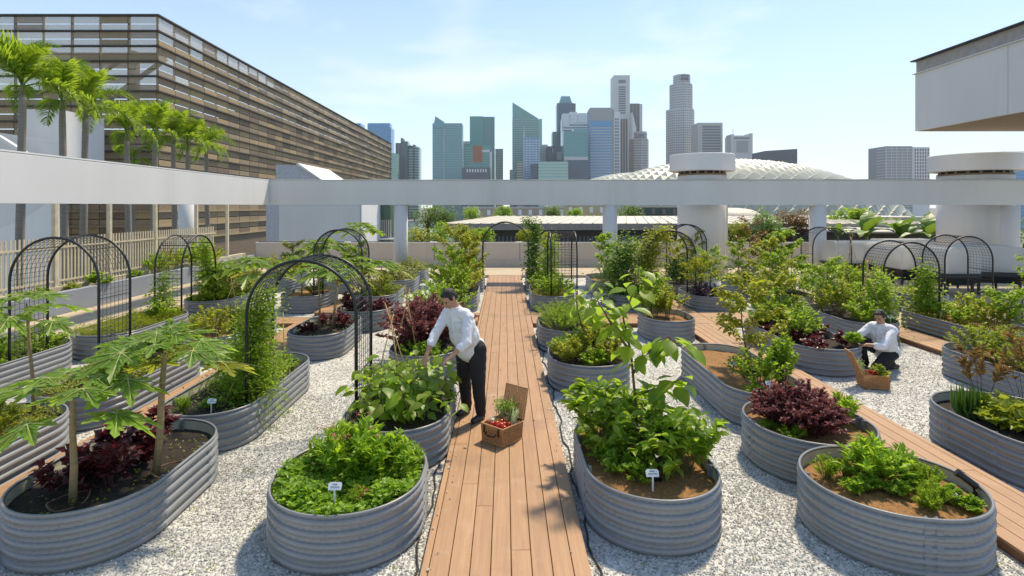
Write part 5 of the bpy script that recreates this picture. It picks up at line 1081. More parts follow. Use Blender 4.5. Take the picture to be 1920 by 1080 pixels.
for i, (k_, dx, dy, m_, h_, lb) in enumerate((('B27b', .2, .7, 'l_rust', 1.3, 'leafy sapling behind the tall dark vine'), ('B26', .0, .1, 'l_rust', 1.4, 'yellowish sapling behind the purple-leaved bed'), ('B25', .3, .5, 'l_green', 1.2, 'green sapling at the back of the purple-leaved bed'), ('B24', -.2, .45, 'l_green', .9, 'small green sapling in the bed left of the right side deck'), ('B16', .1, 1.0, 'l_rust', 1.15, 'yellow-green sapling at the far end of the kneeling person\'s bed'), ('B17', -.1, .8, 'l_green', 1.1, 'green sapling at the far end behind the kneeling person'), ('B23', -.3, -.2, 'l_green', 1.2, 'front green sapling in the white-flowered bed'), ('B28', -.2, .1, 'l_green', 1.3, 'green sapling near the broad shaft'), ('B28b', .2, .0, 'l_rust', 1.4, 'yellowish sapling in the farthest right bed'), ('B10', .1, .2, 'l_rust', 1.5, 'yellowish sapling in the farthest bed right of the boardwalk'), ('B11', -.3, -.6, 'l_green', 1.3, 'front green sapling left of the boardwalk'), ('B12', .1, .3, 'l_rust', 1.4, 'yellowish sapling in the farthest bed left of the boardwalk'), ('B42', .1, .2, 'l_green', 1.1, 'green sapling in the right edge bed before the grow trough'), ('B18', .2, -.9, 'l_green', .8, 'small sapling at the near end of the labelled right bed'))):
    sapling(lb, bl(k_, dx, dy), h_, .5, m_, 400+i, 620, .10, .055, nb=11, t0=.25)
# ---- left beds
papaya('young papaya in the bed seen through the nearest arch', bl('B29', -.18, .1), (beds['B29']['cx']-.18, beds['B29']['cy']+.12, 1.3), 12, .42, .40, 1, .02, 15); papaya('leaning young papaya right of the one seen through the arch', bl('B29', .12, -.1), (beds['B29']['cx']+.25, beds['B29']['cy']-.05, 1.36), 11, .40, .38, 1, .018, 16)
for i, (dx, dy) in enumerate(((-.2, -.45), (.25, .3), (.1, .55), (-.1, .4))): plant('lettuce', 'red lettuce around the young papaya stems', bl('B29', dx, dy), 1.5, group='red lettuces under the young papayas')
carpet('B29', 'l_green', 'thin green seedlings under the young papayas', 160, .04, .02, .07)
for i, (dx, dy) in enumerate(((-.3, -.2), (.1, -.3), (.4, -.1), (-.1, .1), (.3, .3))): plant('lettuce' if i else 'redleaf', 'dark red lettuce in the bed at the cross deck' if i else 'tallest dark red plant in the bed at the cross deck', bl('B30', dx, dy), 1.6 if i else 1.3, group='red lettuces at the cross deck')
papaya('papaya sapling in the red lettuce bed at the cross deck', bl('B30', -.35, .1), (beds['B30']['cx']-.33, beds['B30']['cy']+.1, 1.25), 11, .42, .40, 1, .018, 18)
papaya('papaya with yellowing leaves in the orange-mulched left bed', bl('B31', -.1, -.4), (beds['B31']['cx']-.1, beds['B31']['cy']-.4, 1.1), 13, .52, .46, 4, .02, 19); papaya('papaya behind the yellowing one in the orange-mulched left bed', bl('B31', .2, .4), (beds['B31']['cx']+.2, beds['B31']['cy']+.4, 1.5), 14, .52, .46, 1, .022, 20)
papaya('low papaya with lime leaves left of the boardwalk beyond the cross deck', bl('B32', .1, -.2), (beds['B32']['cx']+.1, beds['B32']['cy']-.2, .95), 13, .52, .42, 3, .018, 23); carpet('B32', 'l_lime', 'lime leaves filling the bed left of the boardwalk beyond the cross deck', 700, .08, .055, .2)
papaya('tall papaya under the far left wire arch', (-4.3, 16.4, 0), (-4.25, 16.4, 1.95), 14, .45, .45, 0, .024, 24)
for k_, m_, lb in (('B33', 'l_varieg', 'pale leafy cover in the second last bed left of the boardwalk'), ('B34', 'l_varieg', 'pale leafy cover in the last bed left of the boardwalk'), ('B45', 'l_green', 'green cover in the far left bed'), ('B44', 'l_green', 'green cover in the bed near the parapet corner'), ('B35', 'l_green', 'green leafy cover in the bed of variegated bushes')): carpet(k_, m_, lb, 900, .09, .055, .26)
carpet('B36', 'l_lime', 'yellow-green grassy herbs filling a left middle bed', 4200, .06, .008, .22, up=1.0)
for i, (dx, dy, s) in enumerate(((-.1, .5, 1.3), (.1, 1.0, 1.4), (.3, -.1, 1.2), (-.2, 0, 1.1))): plant('varieg', 'cream and green variegated bush near the left planter wall, %s' % ['middle', 'tallest', 'right', 'left'][i], bl('B35', dx, dy), s)
papaya('papaya with drooping leaves in front of the variegated bushes', bl('B35', .25, -.7), (beds['B35']['cx']+.3, beds['B35']['cy']-.7, .98), 13, .5, .46, 2, .018, 26)
for i, (x, y) in enumerate(((-6.2, 18.6), (-5.0, 18.9), (-7.3, 19.3))): sapling('leafy shrub by the parapet on the left, %s' % ['middle', 'right', 'left'][i], (x, y, 0), 1.35, .5, ['l_rust', 'l_green', 'l_varieg'][i], 80+i, 700, .12, .06)
for i, (dx, dy) in enumerate(((-.2, -.8), (.2, -.2), (-.1, .4))): plant('limefern', 'wispy lime herb in the orange-mulched tripod bed, %s' % ['front', 'middle', 'back'][i], bl('B37', dx, dy), 1.2)
papaya('slim papaya beside the cane tripod left of the middle', bl('B37', .3, .5), (beds['B37']['cx']+.32, beds['B37']['cy']+.5, 1.35), 13, .46, .44, 2, .018, 27)
carpet('B38', 'l_green', 'basil cover in the bed at the left edge under the large arch', 2600, .055, .036, .26)
for i, (dx, dy) in enumerate(((.2, -.6), (.1, .2), (.2, .9))): plant('basil', 'basil bush at the left edge under the large arch, %s' % ['front', 'middle', 'back'][i], bl('B38', dx, dy), 1.0)
papaya('slender papaya at the left edge in front of the large arch', (-5.29, 6.3, beds['B40']['z']), (-5.38, 6.3, 1.50), 12, .34, .36, 0, .02, 28)
carpet('B40', 'l_rust', 'yellow-green and reddish herbs filling the left edge bed', 3000, .04, .022, .15); carpet('B41', 'l_lime', 'lime herbs in the bed under the papaya crown', 2400, .045, .025, .2)
for i, (dx, dy) in enumerate(((-.2, .4), (.15, .8), (.1, -.3))): plant('shrub', 'small shrub behind the papaya crown, %s' % ['left', 'back', 'front'][i], bl('B41', dx, dy), .9)
climber('light vine on the left feet of the farther left arch', [(-7.6, 12.3, .2), (-7.5, 12.3, .8), (-7.45, 12.4, 1.2)], 'l_green', 900, .16, .08, .05, 43); climber('leafy vine on the right side of the farther left arch', [(-7.3, 13.8, .3), (-7.3, 13.8, 1.1), (-7.4, 13.7, 1.8)], 'l_green', 1300, .15, .1, .06, 44)
for i, (k_, sp, dx, dy, s_, lb) in enumerate((('B45', 'shrub', -.1, -.5, 1.3, 'front green shrub in the far left bed behind the papayas'), ('B45', 'varieg', .15, .3, 1.2, 'pale variegated shrub in the far left bed behind the papayas'), ('B44', 'yellowshrub', .0, -.4, 1.3, 'yellow-green shrub near the parapet corner'), ('B44', 'shrub', .1, .5, 1.3, 'green shrub near the parapet corner'), ('B33', 'whiteedge', -.1, -.3, 1.3, 'pale-leaved clump in the second last bed left of the boardwalk'), ('B34', 'limebasil', .0, .0, 1.4, 'lime clump in the last bed left of the boardwalk'), ('B32', 'limebasil', -.1, .5, 1.3, 'lime clump at the back of the lime-leaved bed'), ('B31', 'limebasil', .2, -.1, 1.0, 'lime clump between the two papayas of the orange-mulched left bed'), ('B37', 'yellowshrub', .15, -.9, 1.0, 'yellow-green shrub at the near end of the tripod bed'), ('B36', 'basil', .2, .6, 1.0, 'green clump among the lime grassy herbs'), ('B35', 'basil', .25, -.95, 1.2, 'green clump at the near end of the variegated bed'), ('B40', 'yellowshrub', .1, .3, .8, 'small yellow-green shrub in the left edge bed'), ('B2', 'fern', .2, .1, 1.2, 'ferny herb at the right rim under the nearest arch'), ('B2', 'fern', .05, -.35, 1.1, 'ferny herb in front of the nearest arch foot'))):
    plant(sp, lb, bl(k_, dx, dy), s_)
# shrubs in the left planter
for i in range(15):
    y = 9.0+0.88*i+rnd.uniform(-.2, .2); far = i > 9
    plant(['herb', 'basil', 'limebasil', 'broad'][i % 4] if not far else ['broad', 'shrub', 'yellowshrub'][i % 3], 'planting at the foot of the picket fence, number %d from the near end' % (i+1) if False else '%s in the left planter, %s along the fence' % (['low herb', 'green basil', 'lime basil', 'broad-leaved plant'][i % 4] if not far else ['broad-leaved shrub', 'green shrub', 'yellow-green shrub'][i % 3], ['first', 'second', 'third', 'fourth', 'fifth', 'sixth', 'seventh', 'eighth', 'ninth', 'tenth', 'eleventh', 'twelfth', 'thirteenth', 'fourteenth', 'last'][i]), (-11.2+rnd.uniform(-.1, .15), y, .43), .8 if not far else 1.5, group='planting along the picket fence')
rg = rng_(900); n = 260; wx = rg.uniform(-3.9, 3.9, n); wy = rg.uniform(4, 12, n); ok = (np.abs(wx) > .7)
for b in beds.values(): hl = max(b['L']-b['W'], 0)/2; dy_ = wy-b['cy']; dy_ = dy_-np.clip(dy_, -hl, hl); dd_ = np.hypot(wx-b['cx'], dy_); ok &= dd_ > b['W']/2+.03
wx, wy = wx[ok], wy[ok]; q = np.repeat(np.stack([wx, wy, np.full(len(wx), ZG+.006)], 1), 6, 0)+rg.normal(0, .02, (len(wx)*6, 3))*[1, 1, .1]; a = rg.uniform(0, 6.28, len(q))
V, F = leafcloud(q, np.stack([np.cos(a), np.sin(a), rg.uniform(.1, .9, len(q))], 1), np.tile([0, 0, 1.0], (len(q), 1)), rg.uniform(.012, .04, len(q)), rg.uniform(.006, .016, len(q)))
tag(obj('weeds', npmesh('weeds', V, F, M['l_rust'])), 'tiny weeds sprouting through the gravel between the beds', 'weeds', kind='stuff')
rg = rng_(901); n = 90; q = np.stack([rg.uniform(-3.9, 4.7, n), rg.uniform(3.8, 11, n), np.full(n, ZG+.014)], 1); q[np.abs(q[:, 0]) < .63, 2] = .004; q[(q[:, 0] > 3.97), 2] = .004; a = rg.uniform(0, 6.28, n)
ok = np.ones(n, bool)
for b in beds.values(): hl = max(b['L']-b['W'], 0)/2; dy_ = q[:, 1]-b['cy']; dy_ = dy_-np.clip(dy_, -hl, hl); ok &= np.hypot(q[:, 0]-b['cx'], dy_) > b['W']/2+.05
q = q[ok]; a = a[ok]; V, F = leafcloud(q, np.stack([np.cos(a), np.sin(a), np.zeros(len(q))], 1), nrmz(rg.normal(0, .15, (len(q), 3))+[0, 0, 1]), rg.uniform(.03, .06, len(q)), rg.uniform(.015, .03, len(q)))
M['l_dead'] = leafmat('fallen_leaf', (0.16, 0.09, 0.045), (0.30, 0.19, 0.07), (.3, .2, .1), .1); tag(obj('fallen_leaves', npmesh('fallen_leaves', V, F, M['l_dead'])), 'dry brown leaves fallen on gravel and boards', 'fallen leaves', kind='stuff')
# ---- palms beyond the fence
def frond(seed, L_=1.85):
    """arching feather frond: two rows of leaflets, some turned up"""
    rg = rng_(seed); k = MB(); s = np.linspace(0, 1, 12); pts = np.stack([np.zeros(12), L_*(s*0.92-.12*s**3), L_*(0.62*s-0.80*s**2.4)], 1); k.tube([tuple(p) for p in pts], list(0.020*(1-.8*s)+.003), 4)
    n = 150; f = np.repeat(np.linspace(.14, 1, n//2), 2); P = np.stack([np.interp(f, s, pts[:, j]) for j in range(3)], 1); sd = np.where(np.arange(n) % 2, 1.0, -1.0)
    D = np.stack([sd*1.0, .75+.6*f, rg.normal(.10, .38, n)], 1); ln = L_*.34*np.sin(np.pi*np.clip(f*.80+.16, 0, 1))**.7*rg.uniform(.85, 1.1, n)
    T6 = np.array([(-.5, 0, 0), (.5, 0, 0), (-.5, .5, .03), (.5, .5, .03), (0, 1, -.22)]); F6 = np.array([(0, 1, 3), (0, 3, 2), (2, 3, 4)])
    LV, LF = leafcloud(P, D, np.tile([0, 0, 1.0], (n, 1)), ln, np.full(n, .034), T6, F6)
    o = len(k.v); k.v += [tuple(p) for p in LV]; k.f += [tuple(q+o) for q in LF]; return k.me('frond', M['l_palm'])
FR = [frond(i) for i in range(3)]
pal_ = [(42, 178, 17, 'leftmost palm, its crown against the brown building'), (117, 205, 19, 'second palm from the left'), (160, 222, 20.5, 'third palm from the left, with a brown hanging frond'), (238, 262, 23, 'fourth palm from the left'), (291, 262, 25.5, 'fifth palm from the left'), (325, 268, 27.5, 'sixth palm from the left, behind its neighbour'), (352, 282, 29, 'seventh palm from the left'), (387, 288, 31, 'rightmost palm, before the brown side facade'), (250, 312, 26, 'small low palm peeping over the left beam')]
for i, (p, y, d, lb) in enumerate(pal_):
    x = px(p, d); zc = pz(y, d); t = thing('palm_tree', lb, 'palm tree', (x, d, -4), 0, 'palms beyond the fence'); rg = random.Random(i)
    lean = 0.25*(1 if i % 2 else -1)
    MB().tube([(lean, 0, 0), (lean*.5, 0, 2.5), (0, 0, zc+4-.5), (0, 0, zc+4)], [.17, .14, .10, .085], 10).build('trunk', M['palmtrunk'], t, True)
    MB().tube([(0, 0, zc+4-.05), (0, 0, zc+4.35)], [.09, .05], 8).build('crownshaft', M['greenstem'], t, True)
    n = 9 if i < 8 else 5
    for j in range(n):
        a = 2.4*j+rg.uniform(-.3, .3); el = .15+1.15*j/n+rg.uniform(-.12, .12) if j > 1 else -.25; s = rg.uniform(.9, 1.2)
        o = leafobj(FR[j % 3], t, (0, 0, zc+4.25), (math.cos(a)*math.cos(el), math.sin(a)*math.cos(el), math.sin(el)), (0, 0, 1), s*(1 if i < 8 else .6), 'frond')
# ---- trees and hedges beyond the parapet
def tree(label, p, ytop, d, w, hcrown, mat, seed, n=1500, ls=None, name='tree', base=-22, cat='tree', ncl=16, group='trees beyond the parapet'):
    rg = rng_(seed); x = px(p, d); zt_ = pz(ytop, d); t = thing(name, label, cat, (x, d, base), 0, group); cz = zt_-hcrown/2-base; ls = ls or w*.09
    cl = rg.normal(0, 1, (ncl, 3)); cl = nrmz(cl)*rg.uniform(.25, 1, (ncl, 1))**.5*np.array([w/2, w/2, hcrown/2])*.78; k = MB()
    k.tube([(0, 0, 0), (0, 0, max(.3, cz-hcrown*.3)), (0, 0, cz)], [w*.05, w*.04, w*.02], 7)
    for c in cl[:7]: k.tube([(0, 0, max(.2, cz-hcrown*.4)), tuple(c*.5+[0, 0, cz]), tuple(c+[0, 0, cz])], [w*.025, w*.015, w*.006], 5)
    k.build('trunk', M['trunk'], t, True); idx = rg.integers(0, ncl, n); sz = rg.uniform(.16, .30, ncl)*min(w, hcrown*1.3)
    P = cl[idx]+nrmz(rg.normal(0, 1, (n, 3)))*(sz[idx]*rg.uniform(.4, 1, n)**.5)[:, None]+[0, 0, cz]; a = rg.uniform(0, 6.28, n)
    V, F = leafcloud(P, np.stack([np.cos(a), np.sin(a), rg.normal(-.1, .4, n)], 1), nrmz(rg.normal(0, .6, (n, 3))+[0, 0, 1]), ls*rg.uniform(.6, 1.2, n), ls*.6*rg.uniform(.6, 1.2, n)); obj('crown', npmesh('crown', V, F, M[mat]), t); return t
for i, (p, yt, d, w, h, m_, lb) in enumerate(((803, 383, 110, 6.5, 5.5, 'l_tree', 'dark spreading tree right of the left column'), (835, 384, 112, 5.5, 5, 'l_tree', 'second dark tree right of the left column'), (884, 389, 125, 5, 3.4, 'l_green', 'small bright tree above the canopy roof, left one'), (945, 388, 130, 5.6, 3, 'l_green', 'bright tree above the middle of the canopy roof'), (1037, 387, 130, 5, 2.6, 'l_tree', 'dark tree above the right part of the canopy roof'), (1080, 390, 130, 4, 2, 'l_green', 'small round tree left of the right column'), (1178, 386, 80, 4.5, 3.2, 'l_tree', 'dark tree right of the right column'),
    (1440, 392, 27.5, 1.7, 1.75, 'l_dark', 'dense feathery palm clump right of the broad shaft'), (1490, 388, 34, 2.2, 1.6, 'l_croton', 'orange-leaved tree left of the third column'), (1600, 388, 46, 4.5, 1.7, 'l_green', 'green tree behind the third column'), (1905, 398, 25.5, 1.8, 3.4, 'l_dark', 'dark tree at the right edge behind the shaft'), (715, 386, 60, 2.4, 3, 'l_green', 'narrow tree beside the green glass annex'))):
    tree(lb, p, yt, d, w, h, m_, 200+i, 1800, w*.07, base=-22 if d > 40 else -1.0)
for i, (p, yt, d, w, h, m_) in enumerate(((790, 418, 28, 1.5, 1.3, 'l_rust'), (825, 416, 28.5, 1.5, 1.3, 'l_green'), (865, 421, 28, 1.5, 1.2, 'l_rust'), (900, 424, 28.5, 1.4, 1.1, 'l_green'), (985, 428, 28, 1.0, 1.0, 'l_rust'), (1385, 415, 29, 1.2, 1.0, 'l_rust'))): tree('hedge shrub showing over the parapet, %s' % ['first from the left column', 'second from the left column', 'third from the left column', 'fourth from the left column', 'at the canopy balustrade', 'right of the broad shaft'][i], p, yt, d, w, h, m_, 230+i, 1300, .13, 'hedge_shrub', -1.0, 'shrub', group='hedge shrubs behind the parapet')
# ---- bananas
def banana_leaf(seed):
    rg = random.Random(seed); k = MB(); n = 12
    for i in range(n+1):
        f = i/n; w = .2*math.sin(math.pi*min(1, f*1.02+.03))**.6*(1 if i % 3 else .9); z = .35*f-.75*f**2.3
        k.v += [(-w, f, z+.06-rg.uniform(0, .05)), (0, f, z), (w, f, z+.06-rg.uniform(0, .05))]
    for i in range(n): a = 3*i; k.f += [(a, a+1, a+4, a+3), (a+1, a+2, a+5, a+4)]
    return k.me('leaf', M['l_banana'])
BAN = [banana_leaf(i) for i in range(3)]
for i, (p, yb, d, s, lb) in enumerate(((1625, 452, 27, 1.55, 'large banana plant left of the far right shaft'), (1690, 452, 28.5, 1.8, 'tallest banana plant beside the far right shaft'), (1742, 455, 26.5, 1.5, 'banana plant touching the far right shaft'), (1462, 455, 27.5, 1.0, 'small banana plant left of the third column'), (1570, 452, 26.5, .9, 'low banana plant right of the third column'))):
    zb_ = pz(yb, d); t = thing('banana_plant', lb, 'banana plant', (px(p, d), d, zb_-1.0), 0, 'banana plants behind the parapet'); rg = random.Random(30+i)
    MB().tube([(0, 0, 0), (0, 0, 1.0), (0.02, 0, 1.45)], [.1, .08, .05], 9).build('pseudostem', M['greenstem'], t, True)
    for j in range(9):
        a = 2.4*j+rg.uniform(-.3, .3); el = rg.uniform(.35, 1.3); leafobj(BAN[j % 3], t, (0, 0, 1.2), (math.cos(a)*math.cos(el), math.sin(a)*math.cos(el), math.sin(el)), (0, 0, 1), s*rg.uniform(.75, 1.05))
# ------------------------------------------------------------------ wire arches
def arch(label, x0, x1, y0, y1, ztop, zb, along='x', mesh_to=0.0):
    """tunnel arch: two hoops in planes of constant y (along='x') or constant x (along='y'), wire mesh between"""
    t = thing('garden_arch', label, 'garden arch', ((x0+x1)/2, (y0+y1)/2, zb), 0, 'black wire garden arches')
    if along == 'x': span, depth = x1-x0, y1-y0
    else: span, depth = y1-y0, x1-x0
    r = span/2; h = ztop-zb; hs = h-r
    path = [(-r, -0.15), (-r, hs*.5), (-r, hs)]+[(-r*math.cos(math.pi*i/20), hs+r*math.sin(math.pi*i/20)) for i in range(1, 20)]+[(r, hs), (r, hs*.5), (r, -0.15)]
    def P(u, v, z): return (u, v, z) if along == 'x' else (v, u, z)
    for s in (-1, 1): MB().tube([P(u, s*depth/2, z) for u, z in path], 0.0195, 10).build('hoop', M['blackmetal'], t, True)
    # samples every 0.075 along the hoop
    pts = [Vector((u, z)) for u, z in path]; cum = [0]
    for a, b in zip(pts[:-1], pts[1:]): cum.append(cum[-1]+(b-a).length)
    def at(s):
        for i in range(len(cum)-1):
            if s <= cum[i+1]: return pts[i].lerp(pts[i+1], (s-cum[i])/(cum[i+1]-cum[i]))
        return pts[-1]
    n = int(cum[-1]/0.075); k = MB()
    for i in range(2, n-1):
        q = at(i*cum[-1]/n); k.tube([P(q.x, -depth/2, q.y), P(q.x, depth/2, q.y)], 0.0036, 4, False)
    m = max(3, int(depth/0.085))
    for j in range(1, m): k.tube([P(u*0.994, -depth/2+depth*j/m, z) for u, z in path], 0.0036, 4, False)
    tag(k.build('wire_mesh', M['blackmetal'], t), kind='stuff')
    for s in (hs*.33, hs*.8, hs+r*.72):
        for sg in (-1, 1):
            u = r if s <= hs else math.sqrt(max(0, r*r-(s-hs)**2)); MB().tube([P(sg*u, -depth/2, s), P(sg*u, depth/2, s)], 0.007, 6).build('cross_bar', M['blackmetal'], t)
    return t
arch('nearest wire arch, climber on its left foot, left of the standing person', -3.09, -1.78, 6.70, 7.45, 2.0, beds['B2']['z'])
arch('large wire arch at the left edge', -7.43, -6.09, 8.4, 9.1, 2.18, beds['B38']['z'])
arch('wire arch in front of the left planter wall, seen at an angle', -7.69, -7.10, 12.3, 13.74, 1.98, beds['B36']['z'], 'y')
arch('far left wire arch over the left side deck', -4.95, -3.70, 14.5, 15.25, 2.04, beds['B31']['z'])
arch('wire arch spanning the far end of the boardwalk', -0.74, 0.80, 18.6, 19.2, 2.12, beds['B12']['z'])
arch('small wire arch seen side-on right of the boardwalk', 1.2, 1.87, 14.5, 15.7, 1.97, beds['B9']['z'], 'y')
arch('vine-covered wire arch over the right side deck', 3.80, 5.08, 14.9, 15.6, 2.0, beds['B25']['z'])
arch('far wire arch before the broad vent shaft', 5.87, 7.17, 19.9, 20.35, 2.0, 0.05)
arch('wire arch before the third column', 10.45, 11.76, 19.0, 19.75, 1.92, 0.05)
arch('wire arch behind the kneeling person, left of the right pair', 8.19, 9.39, 12.1, 12.8, 1.87, beds['B18']['z'])
arch('wire arch right of the one behind the kneeling person', 11.0, 12.2, 14.0, 14.75, 1.9, 0.05)
# ------------------------------------------------------------------ covered grow troughs
def covermat():
    m, n, o = newmat('milky_plastic_cover'); l = n.links.new
    d_ = N(n, 'ShaderNodeBsdfPrincipled'); d_.inputs['Base Color'].default_value = (0.78, 0.77, 0.72, 1); d_.inputs['Roughness'].default_value = 0.35
    t = N(n, 'ShaderNodeBsdfTransparent'); tr = N(n, 'ShaderNodeBsdfTranslucent'); tr.inputs[0].default_value = (0.8, 0.79, 0.74, 1)
    a = N(n, 'ShaderNodeMixShader'); a.inputs[0].default_value = 0.45; b = N(n, 'ShaderNodeMixShader'); b.inputs[0].default_value = 0.72
    l(d_.outputs[0], a.inputs[1]); l(tr.outputs[0], a.inputs[2]); l(t.outputs[0], b.inputs[1]); l(a.outputs[0], b.inputs[2]); l(b.outputs[0], o.inputs[0]); return m
M['cover'] = covermat(); M['coveredge'] = pm('white_cover_edge', (0.75, 0.75, 0.71), rough=0.4)
def trough(label, x, y, w, l, rz=0):
    t = thing('grow_trough', label, 'grow trough', (x, y, 0), R(rz), 'black grow troughs with milky covers'); a, b = w/2, l/2; ai, bi = a*.72, b*.86
    V = [(-a, -b, .70), (a, -b, .70), (a, b, .70), (-a, b, .70), (-a, -b, .58), (a, -b, .58), (a, b, .58), (-a, b, .58), (-ai, -bi, .36), (ai, -bi, .36), (ai, bi, .36), (-ai, bi, .36)]
    k = MB(); k.add(V, [(0, 1, 2, 3), (8, 11, 10, 9)]+[(i, (i+1) % 4+0, (i+1) % 4+4, i+4)[::-1] for i in range(4)]+[(i+4, (i+1) % 4+4, (i+1) % 4+8, i+8)[::-1] for i in range(4)]); k.build('tray', M['blackmetal'], t)
    MB().box((-a-.03, -b-.03, .675), (a+.03, b+.03, .705)).build('tray_lip', M['blackmetal'], t)
    for sx_ in (-1, 1):
        for sy in (-1, 1): MB().tube([(sx_*ai, sy*bi*.9, .5), (sx_*(ai+.02), sy*bi*.92, 0)], [.045, .035], 8).build('leg', M['blackmetal'], t)
    prof = [(-a*.96, .71)]+[(-a*.96+a*.35*(1-math.cos(math.pi/2*i/6)), 1.12+.33*math.sin(math.pi/2*i/6)) for i in range(7)]; prof += [(-u, z) for u, z in prof[::-1]]
    k = MB(); n = len(prof)
    for yy in (-b*.97, b*.97): k.v += [(u, yy, z) for u, z in prof]
    k.f += [(i, i+1, i+1+n, i+n) for i in range(n-1)]; k.f += [tuple(range(n-1, -1, -1)), tuple(range(n, 2*n))]; k.build('cover', M['cover'], t)
    for yy in (-b*.97, b*.97): MB().tube([(u, yy, z) for u, z in prof], .014, 5).build('cover_rib', M['coveredge'], t)
    return t
trough('covered grow trough farthest left, side-on behind the third column arch', 12.2, 19.6, 1.0, 1.75, 90)
trough('covered grow trough second from the left', 12.75, 18.2, 1.0, 1.9)
trough('covered grow trough third from the left, between the right pair of arches', 13.25, 16.9, 1.0, 1.5)
trough('covered grow trough cut by the right edge', 15.0, 17.4, 1.35, 1.9, -20)
trough('covered grow trough in the back row behind the right arches', 14.6, 20.6, 1.05, 1.8, 90)
# ------------------------------------------------------------------ canes, labels, spotlights
def tripod(label, apex, feet, up=.12):
    t = thing('cane_tripod', label, 'cane tripod', apex); A = Vector(apex)
    for i, f in enumerate(feet):
        d_ = (A-Vector(f)).normalized(); MB().tube([Vector(f)-A, d_*(up+.05*i)], [.008, .006], 6).build('cane', M['bamboo'], t, True)
    MB().tube([(.016*math.cos(a*.9), .016*math.sin(a*.9), -.02+.004*a) for a in range(12)], .003, 4).build('twine', M['bamboo'], t)
z4 = beds['B4']['z']
tripod('cane tripod in the bean bed', (-1.42, 7.0, 1.19), [(-1.62, 6.75, z4), (-1.2, 6.7, z4), (-1.35, 7.25, z4), (-1.08, 6.85, z4)])
tripod('cane tripod left of the standing person, at the plum shrub', (-1.56, 8.95, 1.16), [(-1.75, 8.8, z4), (-1.36, 8.8, z4), (-1.5, 9.25, z4)], .18)
tripod('cane tripod behind the kneeling person', (7.45, 11.5, 1.42), [(7.2, 11.3, z4), (7.65, 11.25, z4), (7.45, 11.85, z4)])
tripod('cane tripod in the bed left of the grow troughs', (8.85, 14.3, 1.75), [(8.75, 13.9, .3), (9.1, 14.1, .3), (8.85, 14.7, .3)])
tripod('cane tripod left of the middle near the slim papaya', (-5.3, 10.9, 1.1), [(-5.55, 10.7, z4), (-5.05, 10.75, z4), (-5.3, 11.25, z4)])
for lb, a, b in (('single leaning cane at the front of the long arch bed', (-3.42, 6.75, .17), (-3.22, 6.85, .72)), ('single cane beside the nearest arch', (-2.98, 7.6, .17), (-3.05, 7.7, 1.2)), ('leaning cane at the young papaya seen through the arch', (-3.37, 10.9, .17), (-3.2, 10.95, 1.3)), ('cane propping the red lettuce papaya', (-3.5, 12.75, .17), (-3.45, 12.75, 1.2))):
    k = MB().tube([(0, 0, 0), Vector(b)-Vector(a)], [.008, .006], 6).build('bamboo_cane', M['bamboo'], None, True, a); tag(k, lb, 'cane')
def label_stake(lb, x, y, z, s=1.0, rz=0):
    t = thing('plant_label', lb, 'plant label', (x, y, z), R(rz), 'white plant labels')
    MB().box((-.007*s, -.002, -.03), (.007*s, .002, .10*s)).build('stake', M['labelwhite'], t)
    tl = Matrix.Translation((0, 0, .10*s)) @ Matrix.Rotation(R(-35), 4, 'X')
    k = MB(); k.prism([(-.048*s, 0), (.048*s, 0), (.052*s, .04*s), (.04*s, .056*s), (-.04*s, .056*s), (-.052*s, .04*s)], 'y', -.0025, .0025); k.v = [tuple(tl @ Vector(p)) for p in k.v]; k.build('plate', M['labelwhite'], t)
    k = MB(); k.box((-.02*s, -.0042, .036*s), (.018*s, -.0028, .043*s)); k.box((-.034*s, -.0042, .018*s), (.036*s, -.0028, .024*s)); k.v = [tuple(tl @ Vector(p)) for p in k.v]; tag(k.build('print', M['print'], t), kind='stuff')
label_stake('white label in the mint bed', px(627, 4.42), 4.42, beds['B3']['z']+.06, 1.05)
label_stake('white label at the front of the orange-mulched right front bed', px(1224, 4.75), 4.75, beds['B6']['z'], 1.1)
label_stake('white label at the front of the long arch bed', px(396, 6.55), 6.55, beds['B2']['z'], 1.0)
label_stake('white label among the labelled right bed\'s greens', 9.25, 11.9, beds['B18']['z'], 1.2)
label_stake('white label beside the thin sapling of the long right bed', px(1375, 7.75), 7.75, beds['B15']['z']+.12, .9); label_stake('white label at the front rim of the long right bed', px(1443, 6.95), 6.95, beds['B15']['z']+.1, .9)
label_stake('white label in the bed behind the kneeling person', 7.75, 11.25, beds['B17']['z']+.05, 1.1); label_stake('white label before the purple-leaved bed', 5.3, 14.6, beds['B25']['z'], 1.1)
def spotlight(lb, x, y, z, rz, tilt=-50):
    t = thing('garden_spotlight', lb, 'spotlight', (x, y, z), R(rz), 'black garden spotlights'); MB().lathe([(.045, -.01), (.045, .012), (.02, .02), (.016, .05)], 12).build('base', M['blackmetal'], t)
    MB().tube([(0, 0, .04), (0, .01, .09)], .010, 6).build('bracket', M['blackmetal'], t)
    Q = Matrix.Translation((0, .01, .11)) @ Matrix.Rotation(R(tilt), 4, 'X'); k = MB().lathe([(.024, -.03), (.028, -.02), (.028, .1), (.033, .105), (.033, .135), (.026, .136)], 14); k.v = [tuple(Q @ Vector(p)) for p in k.v]; k.build('lamp_head', M['blackmetal'], t, False)
spotlight('black spotlight standing in the orange mulch of the long right bed', px(1413, 7.55), 7.55, beds['B15']['z'], 0, 15)
spotlight('black spotlight lying against the rim of the bottom right bed', px(1828, 4.62), 4.62, beds['B13']['z'], 60, -55)
spotlight('black spotlight behind the label of the right front bed', px(1232, 4.92), 4.92, beds['B6']['z'], 0, 25)
